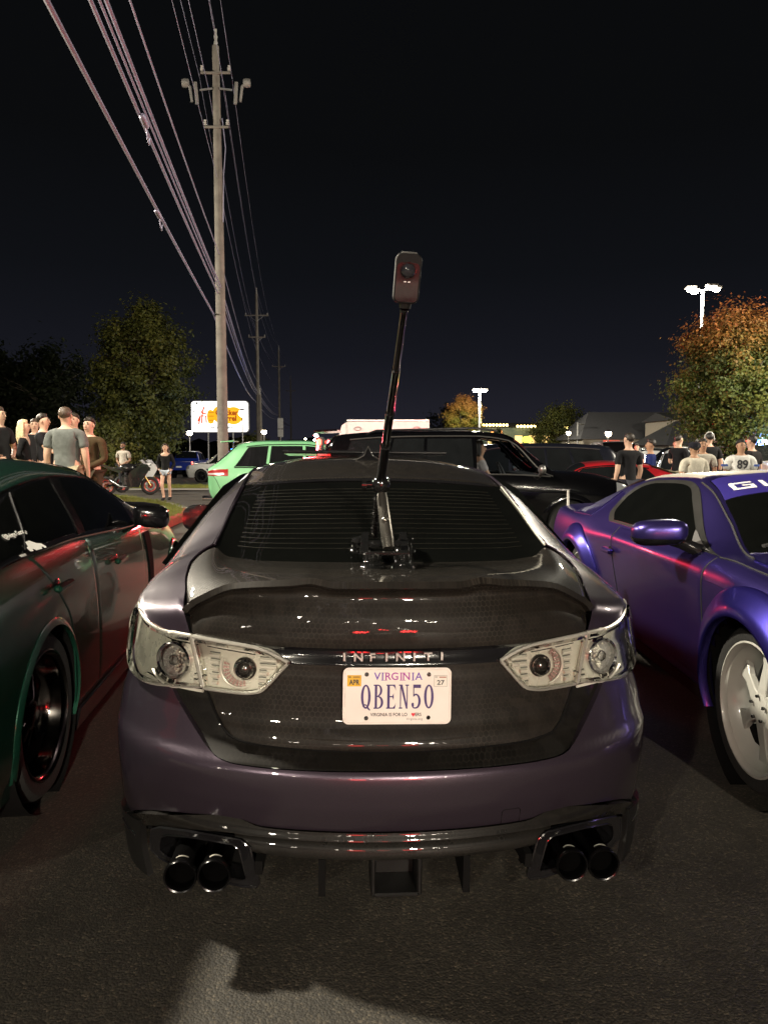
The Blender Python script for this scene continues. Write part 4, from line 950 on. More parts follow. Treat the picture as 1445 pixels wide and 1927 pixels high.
# ================================================================ purple coupe on the right, nose towards the camera
CPE = root('widebody_coupe', 'satin violet blue widebody coupe with riveted arches parked nose first towards the camera', 'car', (2.43, 6.85, 0), rad(180), group='cars parked side by side in the nearest row')
M_VIO = paint('satin violet wrap', (.070, .054, .235), .18, .31, .88, .3, (.030, .018, .17), dirt=.2)
M_VIO2 = paint('satin cobalt flare', (.042, .034, .25), .18, .31, .88, .3, (.02, .012, .19), dirt=.3)
ST = {0.0: [(.70, .36), (.80, .48), (.84, .74), (.80, .90), (.70, .945), (.4, .96), (0, .965)],
      .30: [(.86, .26), (.90, .42), (.925, .74), (.87, .93), (.72, .965), (.4, .985), (0, .985)],
      .75: [(.88, .22), (.92, .42), (.945, .74), (.895, .93), (.72, .985), (.42, 1.02), (0, 1.03)],
      1.1: [(.82, .20), (.87, .42), (.95, .76), (.90, .935), (.67, 1.10), (.42, 1.15), (0, 1.165)],
      1.5: [(.82, .20), (.87, .40), (.945, .80), (.885, .94), (.645, 1.19), (.42, 1.245), (0, 1.26)],
      2.0: [(.81, .20), (.86, .40), (.935, .83), (.875, .945), (.63, 1.255), (.42, 1.295), (0, 1.31)],
      2.5: [(.81, .20), (.86, .40), (.935, .84), (.87, .945), (.62, 1.27), (.42, 1.31), (0, 1.33)],
      2.75: [(.81, .20), (.86, .40), (.935, .84), (.87, .945), (.635, 1.225), (.42, 1.275), (0, 1.30)],
      3.1: [(.81, .20), (.86, .40), (.935, .84), (.87, .945), (.69, 1.09), (.44, 1.14), (0, 1.165)],
      3.5: [(.87, .20), (.915, .40), (.937, .84), (.87, .945), (.765, .955), (.46, .985), (0, 1.00)],
      3.75: [(.87, .20), (.92, .40), (.94, .83), (.88, .925), (.76, .945), (.46, .975), (0, .985)],
      4.2: [(.86, .20), (.91, .38), (.93, .72), (.87, .865), (.76, .90), (.44, .93), (0, .94)],
      4.6: [(.78, .20), (.83, .36), (.84, .60), (.80, .76), (.70, .80), (.42, .83), (0, .84)],
      4.75: [(.60, .24), (.66, .36), (.68, .55), (.66, .68), (.58, .72), (.36, .75), (0, .76)]}
CB = Body(ST)
WF, WR, WZ = 3.85, 1.13, .380
ar = [(WF, WZ, .385), (WR, WZ, .395)]
CB.shell('body', M_VIO, CPE, ar, 110, 8)
M_SEAL = mat('black window seal', (.02, .02, .019), .35, 0, .2)
for sg in (1, -1):
    CB.rect('door', 1.98, 3.38, .55, 2.98, M_VIO, CPE, d=.0025, sg=sg, nu=30, nv=24, edge=.0025, skirt=.006)
    CB.patch('front_wing', [(3.386, 2.0), (3.9, 2.0), (4.25, 2.0)], [(3.386, 2.98), (3.9, 2.98), (4.25, 2.98)], [(3.386, 2.0), (3.386, 2.98)], [(4.25, 2.0), (4.25, 2.98)], M_VIO, CPE, d=.0025, sg=sg, edge=.0025, skirt=.006)
    # window seal and glass
    o = dict(b=[(1.72, 3.06), (2.4, 3.06), (3.44, 3.07)], t=[(1.60, 3.62), (1.72, 3.86), (2.0, 3.955), (2.35, 3.96), (2.62, 3.90), (2.80, 3.74)], l=[(1.72, 3.06), (1.60, 3.35), (1.60, 3.62)], r=[(3.44, 3.07), (3.10, 3.45), (2.80, 3.74)])
    CB.patch('window_seal', o['b'], o['t'], o['l'], o['r'], M_SEAL, CPE, d=.005, sg=sg, nu=34, nv=14)
    g = dict(b=[(1.80, 3.12), (2.4, 3.12), (3.28, 3.12)], t=[(1.70, 3.60), (1.80, 3.76), (2.02, 3.85), (2.34, 3.86), (2.55, 3.82), (2.70, 3.68)], l=[(1.80, 3.12), (1.69, 3.36), (1.70, 3.60)], r=[(3.28, 3.12), (3.0, 3.40), (2.70, 3.68)])
    CB.patch('side_window', g['b'], g['t'], g['l'], g['r'], M_TINT, CPE, d=.0075, sg=sg, nu=34, nv=14)
    CB.patch('mirror_sail', [(3.08, 3.13), (3.30, 3.13)], [(2.98, 3.42), (3.03, 3.40)], [(3.08, 3.13), (2.98, 3.42)], [(3.30, 3.13), (3.03, 3.40)], mat('grey trim', (.10, .10, .10), .5), CPE, d=.010, sg=sg, nu=8, nv=8)
    # quarter window louvre outline
    CB.patch('quarter_panel_scoop', [(.80, 3.12), (1.28, 3.12)], [(1.18, 3.74), (1.45, 3.80)], [(.80, 3.12), (1.18, 3.74)], [(1.28, 3.12), (1.45, 3.80)], M_VIO, CPE, d=.008, sg=sg, nu=14, nv=10, edge=.006)
    # handle
    hd = MB().box((0, 0, 0), (.035, .17, .034), None, .010); c = CB.pt(1.98+.16-.17, 1.86, .028, sg)
    hd.V = [tuple(Vector(v)+c) for v in hd.V]; hd.build('door_handle', M_VIO, CPE)
    rcs = MB().lathe([(.036, 0), (.03, .003), (0, .004)], 20, axis='X'); c2 = CB.pt(1.97, 1.86, .006, sg); rcs.V = [(v[0]*sg+c2[0], v[1]*1.2+c2[1], v[2]*.7+c2[2]) for v in rcs.V]; rcs.build('handle_recess', M_DARK, CPE)
    # arches, wheels
    for wc, nm in ((WF, 'f'), (WR, 'r')):
        st_ = [(0, .02), (0, .052), (.04, .060), (.14, .060), (.40, .050), (.46, .044), (.85, .026), (.97, .012), (1, .009), (1, -.004)]
        fl = arch_lip(CB, CPE, wc, WZ, .375, .505, M_VIO2, sg, -18, 198, mid=st_, name='arch_flare', n=56)
        MB().tube([tuple(Vector(p)) for p in [((sg*(np.interp(WZ+.508*math.sin(t), *(lambda c: (c[:, 2], c[:, 0]))(CB.ev(np.full(33, wc+.508*math.cos(t)), np.linspace(0, 3.2, 33))))+.004)), wc+.508*math.cos(t), WZ+.508*math.sin(t)) for t in np.linspace(rad(-12), rad(192), 50)]], .0035, 5).build('flare_gasket', M_RUB, fl)
        for t in np.linspace(rad(8), rad(172), 9):
            c_ = CB.ev(np.full(33, wc+.480*math.cos(t)), np.linspace(0, 3.2, 33)); uu_ = np.interp(WZ+.480*math.sin(t), c_[:, 2], c_[:, 0])
            MB().lathe([(.0095, 0), (.0095, .004), (.006, .007), (0, .0075)], 12, axis='X').build('flare_bolt', M_CHROME, fl).location = (0, 0, 0)
            bo = fl.children[-1]; bo.data.transform(Matrix.Translation((sg*(uu_+.027), wc+.480*math.cos(t), WZ+.480*math.sin(t))) @ Matrix.Diagonal((sg, 1, 1, 1)))
        well(CPE, wc, WZ, .40, sg, .58, .93)
        wheel(CPE, (sg*.915, wc, WZ), sg, .352, .274, .27, .070, 6, mat('white wheel paint', (.40, .40, .37), .38, 0, .3, var=.06), None, .050, brake=mat('brake disc grey', (.06, .06, .06), .6))  # even dark grey for the disc behind the spokes
    # lug nuts and valve on the near front wheel
    for k in range(5):
        a = rad(72*k+20); MB().lathe([(.007, 0), (.007, .01), (.004, .012), (0, .012)], 8, (sg*.884, WF+.052*math.cos(a), WZ+.052*math.sin(a)), 'X').build('lug_nut', M_GBLK, CPE)
    # mirror
    mb = MB(); a = MB().ball((0, 0, 0), 1, 22, (1, 1, 1)); V = []
    for x, y, z in a.V:
        sx = np.sign(x)*abs(x)**.6; sz = np.sign(z)*abs(z)**.65; sy = np.sign(y)*abs(y)**.7
        V.append((sg*(1.045+.125*sx), 3.12+.085*sy-.03*sx, 1.035+.062*sz-.01*sx))
    up = MB().add(V, a.F); ob = up.build('door_mirror', M_VIO, CPE)
    V2 = [(v[0], v[1], min(v[2], 1.012)-.006) for v in V]; MB().add([(sg*(1.045)+(v[0]-sg*1.045)*1.02, v[1], v[2]) for v in V2], a.F).build('mirror_base', M_GLOSSB, ob)
    MB().tube([CB.pt(3.20, 3.1, -.02, sg), (sg*.95, 3.16, .985), (sg*1.0, 3.13, .998)], [.035, .03, .028], 10, flat=.5).build('mirror_arm', M_GLOSSB, ob)
# windscreen with the banner strip, wiper, bonnet seam
CB.cross('windscreen', [(3.44, 4.12), (3.47, 5), (3.48, 6)], [(2.66, 4.18), (2.62, 5), (2.60, 6)], [(3.44, 4.12), (2.66, 4.18)], [(3.48, 6), (2.60, 6)], M_TINT, CPE, d=.006)
CB.cross('windscreen_banner', [(2.93, 4.16), (2.92, 5), (2.91, 6)], [(2.67, 4.2), (2.63, 5), (2.61, 6)], [(2.93, 4.16), (2.67, 4.2)], [(2.91, 6), (2.61, 6)], mat('deep violet vinyl', (.030, .022, .17), .35, 0, .3), CPE, d=.0085)
o0 = CB.pt(2.805, 4.75, .0105); o1 = CB.pt(2.70, 4.75, .0105)
M_WVIN = mat('white vinyl letters', (.80, .80, .76), .45)
def block_letter(ch):
    if ch == 'G': return [[(0, 0), (1, 0), (1, .2), (0, .2)], [(0, .2), (.2, .2), (.2, .8), (0, .8)], [(0, .8), (1, .8), (.95, 1), (.05, 1)], [(.8, .2), (1, .2), (1, .55), (.8, .55)], [(.5, .4), (.8, .4), (.8, .55), (.5, .55)]]
    if ch == 'U': return [[(0, .2), (.2, .2), (.2, 1), (0, 1)], [(.8, .2), (1, .2), (1, 1), (.8, 1)], [(0, 0), (1, 0), (1, .2), (0, .2)]]
    if ch == 'I': return [[(0, 0), (.22, 0), (.22, 1), (0, 1)]]
for k, (ch, wd_) in enumerate((('G', .125), ('U', .125), ('I', .125))):
    mb = MB()
    for poly in block_letter(ch):
        V = []
        for dd in (.0102, .0108):
            for x, y in poly:
                u_ = .555-k*.165-x*wd_; w_ = 2.865-y*.085
                ks = np.linspace(4, 6, 41); c_ = CB.ev(np.full(41, w_), ks); kk = float(np.interp(-u_, -c_[:, 0], ks)); V.append(CB.pt(w_, kk, dd))
        n = len(poly); mb.add(V, [tuple(range(n)), tuple(range(n, 2*n))[::-1]]+[(i, (i+1) % n, n+(i+1) % n, n+i) for i in range(n)])
    mb.build('banner_letter', M_WVIN, CPE, smooth=False)
MB().tube([CB.pt(3.43, 4.35, .03), CB.pt(3.40, 5.0, .035), CB.pt(3.42, 5.8, .03)], .009, 6, flat=1.6).build('wiper', M_RUB, CPE)
CB.cross('rear_window', [(.42, 4.35), (.42, 5), (.42, 6)], [(1.55, 4.35), (1.60, 5), (1.62, 6)], [(.42, 4.35), (1.55, 4.35)], [(.42, 6), (1.62, 6)], M_TINT, CPE, d=.005)
CB.cross('bonnet', [(4.62, 4.0), (4.68, 5), (4.70, 6)], [(3.56, 3.95), (3.58, 5), (3.58, 6)], [(4.62, 4.0), (4.2, 3.78), (3.56, 3.9)], [(4.70, 6), (3.58, 6)], M_VIO2, CPE, d=.006, nu=24, nv=20)
CB.cross('roof_panel', [(2.55, 4.12), (2.58, 5), (2.6, 6)], [(1.68, 4.12), (1.66, 5), (1.65, 6)], [(2.55, 4.12), (1.68, 4.12)], [(2.6, 6), (1.65, 6)], mat('satin roof with painted lamp sheen', (.42, .39, .33), .42, 0, .2), CPE, d=.003)  # cream puts the lamp's sheen on the violet roof into its colour
for sg in (1, -1):
    CB.seam([(3.383, .6), (3.383, 2.0), (3.40, 2.98)], M_RUB, CPE, .004, sg, 'door_seam', .001, 30)
    CB.seam([(1.975, .6), (1.975, 2.98)], M_RUB, CPE, .003, sg, 'door_seam', .001, 30)
    CB.seam([(3.42, 3.02), (3.8, 3.35), (4.2, 3.6), (4.5, 3.7)], M_RUB, CPE, .004, sg, 'bonnet_seam', .003, 30)
    CB.seam([(2.62, 4.02), (3.0, 4.03), (3.52, 4.02)], M_RUB, CPE, .006, sg, 'pillar_seal', .004)
    CB.rect('tail_lamp', .02, .10, 1.6, 2.6, mat('red lamp plastic', (.35, .01, .012), .2, 0, .8), CPE, d=.006, sg=sg)
    CB.patch('headlamp', [(4.45, 2.2), (4.70, 2.2)], [(4.45, 2.9), (4.70, 2.9)], [(4.45, 2.2), (4.45, 2.9)], [(4.70, 2.2), (4.70, 2.9)], M_PROJ, CPE, d=.006, sg=sg, nu=8, nv=6)
    MB().tube([(sg*.80, .28, .93), (sg*.80, .26, 1.09)], [.014, .010], 8).build('rear_aerial' if sg > 0 else 'aerial_stub', mat('pale grey plastic', (.45, .43, .40), .5), CPE)
MB().box((0, 4.765, .50), (.9, .03, .20), None, .01).build('grille', M_DARK, CPE)
MB().box((0, 2.4, .22), (1.66, 4.2, .06)).build('floor_pan', M_DARK, CPE)
# ================================================================ dark green sedan on the left
GRN = root('green_sedan', 'dark green sedan with black windows and deep dished wheels on the left', 'car', (-2.169, 1.813, 0), rad(5.8), group='cars parked side by side in the nearest row')
M_GRN = paint('dark green metallic paint', (.014, .088, .054), .12, .26, .55, 1.0, (.006, .020, .015), dirt=.12)
SG = {0.0: [(.65, .30), (.78, .42), (.82, .72), (.78, .93), (.68, 1.0), (.4, 1.03), (0, 1.04)],
      .40: [(.86, .18), (.91, .38), (.925, .74), (.86, .985), (.70, 1.05), (.4, 1.075), (0, 1.08)],
      .9: [(.88, .17), (.925, .36), (.94, .76), (.875, 1.03), (.66, 1.19), (.43, 1.245), (0, 1.26)],
      1.4: [(.88, .16), (.92, .36), (.93, .76), (.88, 1.035), (.64, 1.275), (.43, 1.355), (0, 1.375)],
      2.0: [(.88, .16), (.915, .36), (.92, .74), (.88, 1.01), (.625, 1.305), (.43, 1.395), (0, 1.415)],
      2.6: [(.88, .16), (.915, .36), (.92, .72), (.875, .975), (.625, 1.285), (.43, 1.365), (0, 1.385)],
      3.15: [(.88, .16), (.915, .36), (.92, .70), (.87, .955), (.69, 1.13), (.44, 1.19), (0, 1.21)],
      3.55: [(.88, .16), (.915, .36), (.925, .70), (.865, .93), (.77, .965), (.45, 1.0), (0, 1.01)],
      4.0: [(.87, .16), (.92, .36), (.935, .66), (.86, .85), (.74, .89), (.45, .92), (0, .93)],
      4.5: [(.82, .18), (.87, .34), (.87, .54), (.80, .71), (.68, .76), (.4, .79), (0, .80)],
      4.75: [(.60, .22), (.68, .34), (.68, .5), (.62, .62), (.5, .66), (.3, .68), (0, .69)]}
GB = Body(SG)
GWR, GWF, GWZ = 1.06, 3.90, .372
GB.shell('body', M_GRN, GRN, [(GWR, GWZ, .375), (GWF, GWZ, .375)], 100, 8)
M_GBR = mat('smoked chrome wheel', (.09, .085, .08), .14, 1.0)
for sg in (1, -1):
    GB.patch('rear_door', [(1.42, .55), (1.80, .55)], [(.99, 2.99), (1.72, 2.99)], [(1.42, .55), (1.38, 1.4), (.99, 2.99)], [(1.80, .55), (1.78, 1.6), (1.72, 2.99)], M_GRN, GRN, d=.0025, sg=sg, nu=24, nv=24, edge=.0025, skirt=.006)
    GB.patch('front_door', [(1.81, .55), (2.86, .55)], [(1.73, 2.99), (2.90, 2.99)], [(1.81, .55), (1.79, 1.6), (1.73, 2.99)], [(2.86, .55), (2.90, 2.99)], M_GRN, GRN, d=.0025, sg=sg, nu=24, nv=24, edge=.0025, skirt=.006)
    kw = dict(parent=GRN, sg=sg, nu=20, nv=12)
    M_GT = M_TINT
    GB.patch('window_seal', [(.62, 3.03), (1.8, 3.03), (2.92, 3.05)], [(1.02, 3.72), (1.3, 3.90), (2.0, 3.97), (2.6, 3.95), (3.0, 3.60)], [(.62, 3.03), (1.02, 3.72)], [(2.92, 3.05), (3.0, 3.6)], M_GLOSSB, d=.004, parent=GRN, sg=sg, nu=50, nv=12)
    GB.patch('quarter_window', [(.70, 3.09), (.97, 3.09)], [(1.10, 3.70), (1.36, 3.86)], [(.70, 3.09), (1.10, 3.70)], [(.97, 3.09), (1.36, 3.86)], M_GT, d=.007, **kw)
    GB.patch('rear_door_window', [(1.04, 3.09), (1.62, 3.09)], [(1.42, 3.86), (1.70, 3.91), (1.98, 3.93)], [(1.04, 3.09), (1.42, 3.86)], [(1.62, 3.09), (1.80, 3.5), (1.98, 3.93)], M_GT, d=.007, **kw)
    GB.patch('front_door_window', [(1.78, 3.09), (2.80, 3.09)], [(2.12, 3.93), (2.45, 3.93), (2.70, 3.86), (2.92, 3.60)], [(1.78, 3.09), (1.94, 3.5), (2.12, 3.93)], [(2.80, 3.09), (2.92, 3.60)], M_GT, d=.007, **kw)
    GB.patch('pillar_trim', [(1.64, 3.06), (1.76, 3.06)], [(2.0, 3.95), (2.10, 3.95)], [(1.64, 3.06), (1.82, 3.5), (2.0, 3.95)], [(1.76, 3.06), (1.92, 3.5), (2.10, 3.95)], M_TIP, d=.008, parent=GRN, sg=sg, nu=6, nv=14)
    GB.seam([(1.0, 3.09), (1.39, 3.86)], M_TIP, GRN, .007, sg, 'window_divider', .006)
    GB.seam([(.60, 3.01), (1.7, 3.01), (2.92, 3.03)], M_GLOSSB, GRN, .006, sg, 'belt_moulding', .004, 40)
    GB.seam([(1.0, 3.74), (1.3, 3.93), (2.0, 4.0), (2.6, 3.98), (3.05, 3.62), (3.5, 3.95)][:5], M_TIP, GRN, .005, sg, 'roof_drip_rail', .004, 40)
    for hw in (1.19, 2.19):
        hb_ = MB().box((0, 0, 0), (.034, .19, .030), None, .010); c = GB.pt(hw, 2.40, .030, sg); hb_.V = [tuple(Vector(v)+c) for v in hb_.V]
        hb_.build('door_handle', M_GRN, GRN); MB().ball(c-Vector((sg*.034, 0, .004)), .05, 12, (.16, 1.2, .7)).build('handle_recess', M_GLOSSB, GRN)
    for wc in (GWR, GWF):
        arch_lip(GB, GRN, wc, GWZ, .362, .392, M_GRN, sg, -20, 200, d_in=.012, n=44)
        well(GRN, wc, GWZ, .385, sg, .58, .91)
        wheel(GRN, (sg*.905, wc, GWZ), sg, .342, .262, .26, .10, 10, M_GBR, M_GBR, .016)
    # horned mirror
    V = []; a = MB().ball((0, 0, 0), 1, 22)
    for x, y, z in a.V:
        sx = np.sign(x)*abs(x)**.6; sz = np.sign(z)*abs(z)**.6; sy = np.sign(y)*abs(y)**.7
        V.append((sg*(.985+.105*sx), 2.80+.075*sy+.02*sx, 1.03+.075*sz-.015*sx))
    mm = MB().add(V, a.F)
    mm.tube([(sg*1.05, 2.74, 1.098), (sg*.95, 2.73, 1.108), (sg*.88, 2.72, 1.112), (sg*.845, 2.71, 1.125)], [.010, .016, .014, .004], 8, flat=1.6)
    mm.tube([GB.pt(2.84, 3.1, -.01, sg), (sg*.96, 2.88, 1.0)], [.03, .025], 8, flat=.6); mm.build('door_mirror', M_GLOSSB, GRN)
    GB.patch('wing_vent', [(3.00, 1.5), (3.10, 1.5)], [(2.96, 2.75), (3.12, 2.75)], [(3.00, 1.5), (2.96, 2.75)], [(3.10, 1.5), (3.12, 2.75)], M_DARK, d=.008, parent=GRN, sg=sg, nu=6, nv=10)
    GB.rect('side_skirt', 1.45, 3.5, .0, .55, M_GLOSSB, GRN, d=.02, sg=sg, nu=30, nv=5)
    GB.rect('tail_lamp', .03, .22, 2.1, 2.8, M_LENS if False else mat('red lamp plastic', (.35, .01, .012), .2, 0, .8), GRN, d=.006, sg=sg)
# white sticker in the rear quarter window
def on_body(bd, w0, z0):
    ks = np.linspace(2.8, 4, 61); c = bd.ev(np.full(61, w0), ks); return bd.pt(w0, float(np.interp(z0, c[:, 2], ks)), .0085)
cpt = on_body(GB, 1.0, 1.115); px_ = on_body(GB, 1.1, 1.115)-cpt; pz_ = on_body(GB, 1.0, 1.16)-cpt
Fm = frame(cpt, px_, pz_)
text_obj('@Reigns Garage', .034, M_WVIN, GRN, 'sticker_lettering', Fm @ Matrix.Translation((.050, -.012, .001)) @ Matrix.Rotation(rad(3), 4, 'Z'), .0003, .85, bold=.0001)
sk = MB(); car_poly = [(0, .01), (.006, .034), (.03, .040), (.05, .066), (.09, .070), (.118, .045), (.15, .036), (.158, .014), (.15, .006), (.135, .006), (.130, .016), (.118, .018), (.108, .006), (.05, .006), (.045, .016), (.033, .018), (.024, .006)]
flat(car_poly, 0, .0006, sk); sk.V = [tuple(Fm @ Matrix.Translation((.0, -.125, .001)) @ Vector((v[0]*.9, v[1]*.9, v[2]))) for v in sk.V]; sk.build('car_sticker', M_WVIN, GRN, smooth=False)
text_obj('/////////', .016, M_WVIN, GRN, 'sticker_lettering', Fm @ Matrix.Translation((-.075, -.125, .001)), .0003, 1.2)
GB.cross('windscreen', [(3.50, 4.1), (3.52, 5), (3.53, 6)], [(2.68, 4.2), (2.66, 5), (2.65, 6)], [(3.50, 4.1), (2.68, 4.2)], [(3.53, 6), (2.65, 6)], M_TINT, GRN, d=.006)
GB.cross('rear_window', [(.45, 4.3), (.44, 5), (.44, 6)], [(1.30, 4.3), (1.36, 5), (1.38, 6)], [(.45, 4.3), (1.30, 4.3)], [(.44, 6), (1.38, 6)], M_TINT, GRN, d=.005)
MB().box((0, 2.4, .20), (1.66, 4.2, .06)).build('floor_pan', M_DARK, GRN)
# ================================================================ island, verge, road
M_KRED = mat('red painted kerb', (.24, .022, .018), .6, bump=.4, bscale=30, var=.3)
M_CONC = mat('pale concrete', (.20, .19, .165), .85, bump=.3, bscale=40, var=.2, scale=2)
def poly_sheet(name, pts, dz, m, f=None, kind='structure', raise_=None, res=.8):
    """flat outline filled with a grid of points draped on the ground"""
    bm = bmesh.new(); vs = [bm.verts.new((x, y, 0)) for x, y in pts]; bm.faces.new(vs)
    xs = [p[0] for p in pts]; ys = [p[1] for p in pts]
    for ax, lo, hi in ((0, min(xs), max(xs)), (1, min(ys), max(ys))):
        q = lo+res
        while q < hi:
            n = (1, 0, 0) if ax == 0 else (0, 1, 0); c = (q, 0, 0) if ax == 0 else (0, q, 0)
            bmesh.ops.bisect_plane(bm, geom=bm.verts[:]+bm.edges[:]+bm.faces[:], plane_co=c, plane_no=n); q += res
    bmesh.ops.triangulate(bm, faces=bm.faces)
    for v in bm.verts: v.co.z = gz(v.co.x, v.co.y)+dz+(raise_(v.co.x, v.co.y) if raise_ else 0)
    bmesh.ops.recalc_face_normals(bm, faces=bm.faces)
    if sum(f_.normal.z for f_ in bm.faces) < 0: bmesh.ops.reverse_faces(bm, faces=bm.faces)
    me = bpy.data.meshes.new(name); bm.to_mesh(me); bm.free(); me.materials.append(m)
    me.polygons.foreach_set('use_smooth', [True]*len(me.polygons))
    return tag(link(name, me), kind=kind)
edge_ = [(-3.3, 4.0), (-3.55, 8.0), (-3.85, 12.0), (-4.02, 14.2), (-4.10, 15.6), (-4.45, 16.9), (-5.1, 18.2), (-6.2, 19.9), (-7.6, 21.7), (-9.3, 23.2), (-12, 24.6), (-16, 25.4), (-26, 26)]
EDGE = [tuple(p) for p in crv(edge_, np.linspace(0, 1, 60))]
ISL = EDGE+[(-26, 4.0)]
def d_edge(x, y):
    return min(math.hypot(x-a, y-b) for a, b in EDGE)
def mound(x, y): return .12+.16*(1-math.exp(-max(0, d_edge(x, y)-.18)/1.6))
def grass_mat(name, a, b, c):
    m = bpy.data.materials.new(name); m.use_nodes = True; t = NT(m); p = t.n['Principled BSDF']; oc = t.new('ShaderNodeTexCoord').outputs['Object']
    n = t.math('ADD', t.math('MULTIPLY', t.noise(1.3, 4, oc), .55), t.math('MULTIPLY', t.noise(14, 4, oc), .45))
    t.l.new(t.ramp(n, [(.35, a), (.5, b), (.66, c)]), p.inputs['Base Color']); p.inputs['Roughness'].default_value = .8; p.inputs['Specular IOR Level'].default_value = .2
    bn = t.new('ShaderNodeBump', i_Height=t.noise(60, 4, oc, .8)); bn.inputs['Strength'].default_value = 1; bn.inputs['Distance'].default_value = .04
    t.l.new(bn.outputs[0], p.inputs['Normal']); return m
M_SOIL = grass_mat('thin turf', (.07, .065, .018), (.12, .125, .028), (.17, .15, .05))
M_BLADE = grass_mat('grass blades', (.10, .115, .022), (.16, .18, .034), (.24, .22, .07))
poly_sheet('grass_island', ISL, 0, M_SOIL, raise_=mound, res=.9)
def kerb(name, pts, m, h=.13, wd=.16):
    P = []; n = len(pts)
    for i, (x, y) in enumerate(pts):
        a = pts[max(0, i-1)]; b = pts[min(n-1, i+1)]; t = Vector((b[0]-a[0], b[1]-a[1])).normalized(); o = Vector((t.y, -t.x))   # outwards = right of travel
        z = gz(x, y); P.append([(x+o.x*.02, y+o.y*.02, z-.05), (x+o.x*.012, y+o.y*.012, z+h-.03), (x-o.x*.015, y-o.y*.015, z+h), (x-o.x*wd, y-o.y*wd, z+h+.004), (x-o.x*wd, y-o.y*wd, z-.05)])
    return tag(MB().grid(np.array(P)).build(name, m, sharp=50), kind='structure')
ni = [i for i, p in enumerate(EDGE) if p[1] < 17.2][-1]
kerb('kerb', EDGE[:ni+1], M_KRED); kerb('kerb', EDGE[ni:], M_CONC)
def blades(name, n, area, hgt, m, seed, zf):
    """short grass: n tapered blades"""
    rs = np.random.RandomState(seed); V = []; F = []; k = 0
    while k < n:
        x, y = area(rs)
        if x is None: continue
        z = zf(x, y); a = rs.rand()*6.28; h = hgt*(.5+rs.rand()*.9); w = .006+.006*rs.rand(); lx, ly = rs.randn(2)*.35*h
        c, s_ = math.cos(a)*w, math.sin(a)*w; i = len(V)
        V += [(x-c, y-s_, z), (x+c, y+s_, z), (x+lx*.4+c*.6, y+ly*.4+s_*.6, z+h*.6), (x+lx, y+ly, z+h)]; F += [(i, i+1, i+2), (i, i+2, i+3)]; k += 1
    o = mesh(name, V, F, m); return tag(o, kind='stuff')
def in_isl(x, y):
    c = False; j = len(ISL)-1
    for i in range(len(ISL)):
        if (ISL[i][1] > y) != (ISL[j][1] > y) and x < (ISL[j][0]-ISL[i][0])*(y-ISL[i][1])/(ISL[j][1]-ISL[i][1])+ISL[i][0]: c = not c
        j = i
    return c
def isl_area(rs):
    x, y = -9.5+rs.rand()*5.6, 11.5+rs.rand()*12
    return (x, y) if in_isl(x, y) and d_edge(x, y) > .2 else (None, None)
blades('grass', 26000, isl_area, .055, M_BLADE, 3, lambda x, y: gz(x, y)+mound(x, y)-.01)
# pavement, verge and the road beyond
sheet('pavement', [-60, -40, -25, -16, -10, -6, -2, 3, 8], [28.2, 29.3, 30.4], .03, M_CONC)
sheet('verge', [-60, -40, -25, -16, -10, -6, -2, 3, 8], [30.4, 32, 33.6, 35.2], .035, M_SOIL)
def v_area(rs): return (-22+rs.rand()*20, 30.5+rs.rand()*4.5)
blades('verge_grass', 9000, v_area, .08, M_BLADE, 5, lambda x, y: gz(x, y)+.03)
M_ROAD = mat('smooth road asphalt', (.045, .044, .046), .7, bump=.3, bscale=90, var=.2, scale=1.5)
sheet('road', [-300, -120, -60, -40, -25, -16, -10, -6, -2, 3, 8, 20, 60], [37, 40, 44, 48, 52, 56, 60, 64], .008, M_ROAD)
M_YEL = mat('worn yellow road paint', (.42, .28, .05), .7, var=.3)
M_WHT = mat('worn white road paint', (.55, .54, .50), .7, var=.3)
for y in (49.8, 50.3): sheet('road_marking', [-120, -60, -40, -25, -16, -10, -6, -2, 3, 8, 20], [y, y+.14], .016, M_YEL)
for x0 in range(-60, 10, 9): sheet('road_marking', [x0, x0+3], [43.5, 43.64], .016, M_WHT)
# hills and woods on the horizon
M_WOOD = mat('distant dark foliage', (.012, .016, .009), .9, var=.5, scale=.3, spec=.1)
def ridge_(name, pts, y, zb, m, amp, seed, cell=2.2):
    rs = np.random.RandomState(seed); mb = MB()
    X = np.arange(pts[0][0], pts[-1][0], cell)
    for x in X:
        top = np.interp(x, [p[0] for p in pts], [p[1] for p in pts])*(1+amp*(rs.rand()-.5))
        for k in range(4):
            h = top*(1-.22*k)*(1-.08*rs.rand()); a = MB().ball((0, 0, 0), 1, 7)
            r = cell*(.7+.5*rs.rand()); mb.add([(x+v[0]*r*(1+.25*rs.randn()*.4)+rs.randn()*.25, y+v[1]*r+rs.randn()*2.0*.3+k*.6, zb+h-r*.6+v[2]*r*.9) for v in a.V], a.F)
    return tag(mb.build(name, m, smooth=False), kind='stuff')
ridge_('distant_woods', [(-110, 15), (-75, 16), (-58, 13.0), (-47, 13.5), (-41, 9), (-36, 5.5), (-30, 4)], 92, -1.5, M_WOOD, .35, 3, 1.9)
ridge_('distant_woods', [(-70, 3.8), (-40, 5.0), (-10, 4.2), (40, 5.5), (110, 4.6), (170, 6.5)], 210, -1.5, M_WOOD, .35, 4, 4.5)
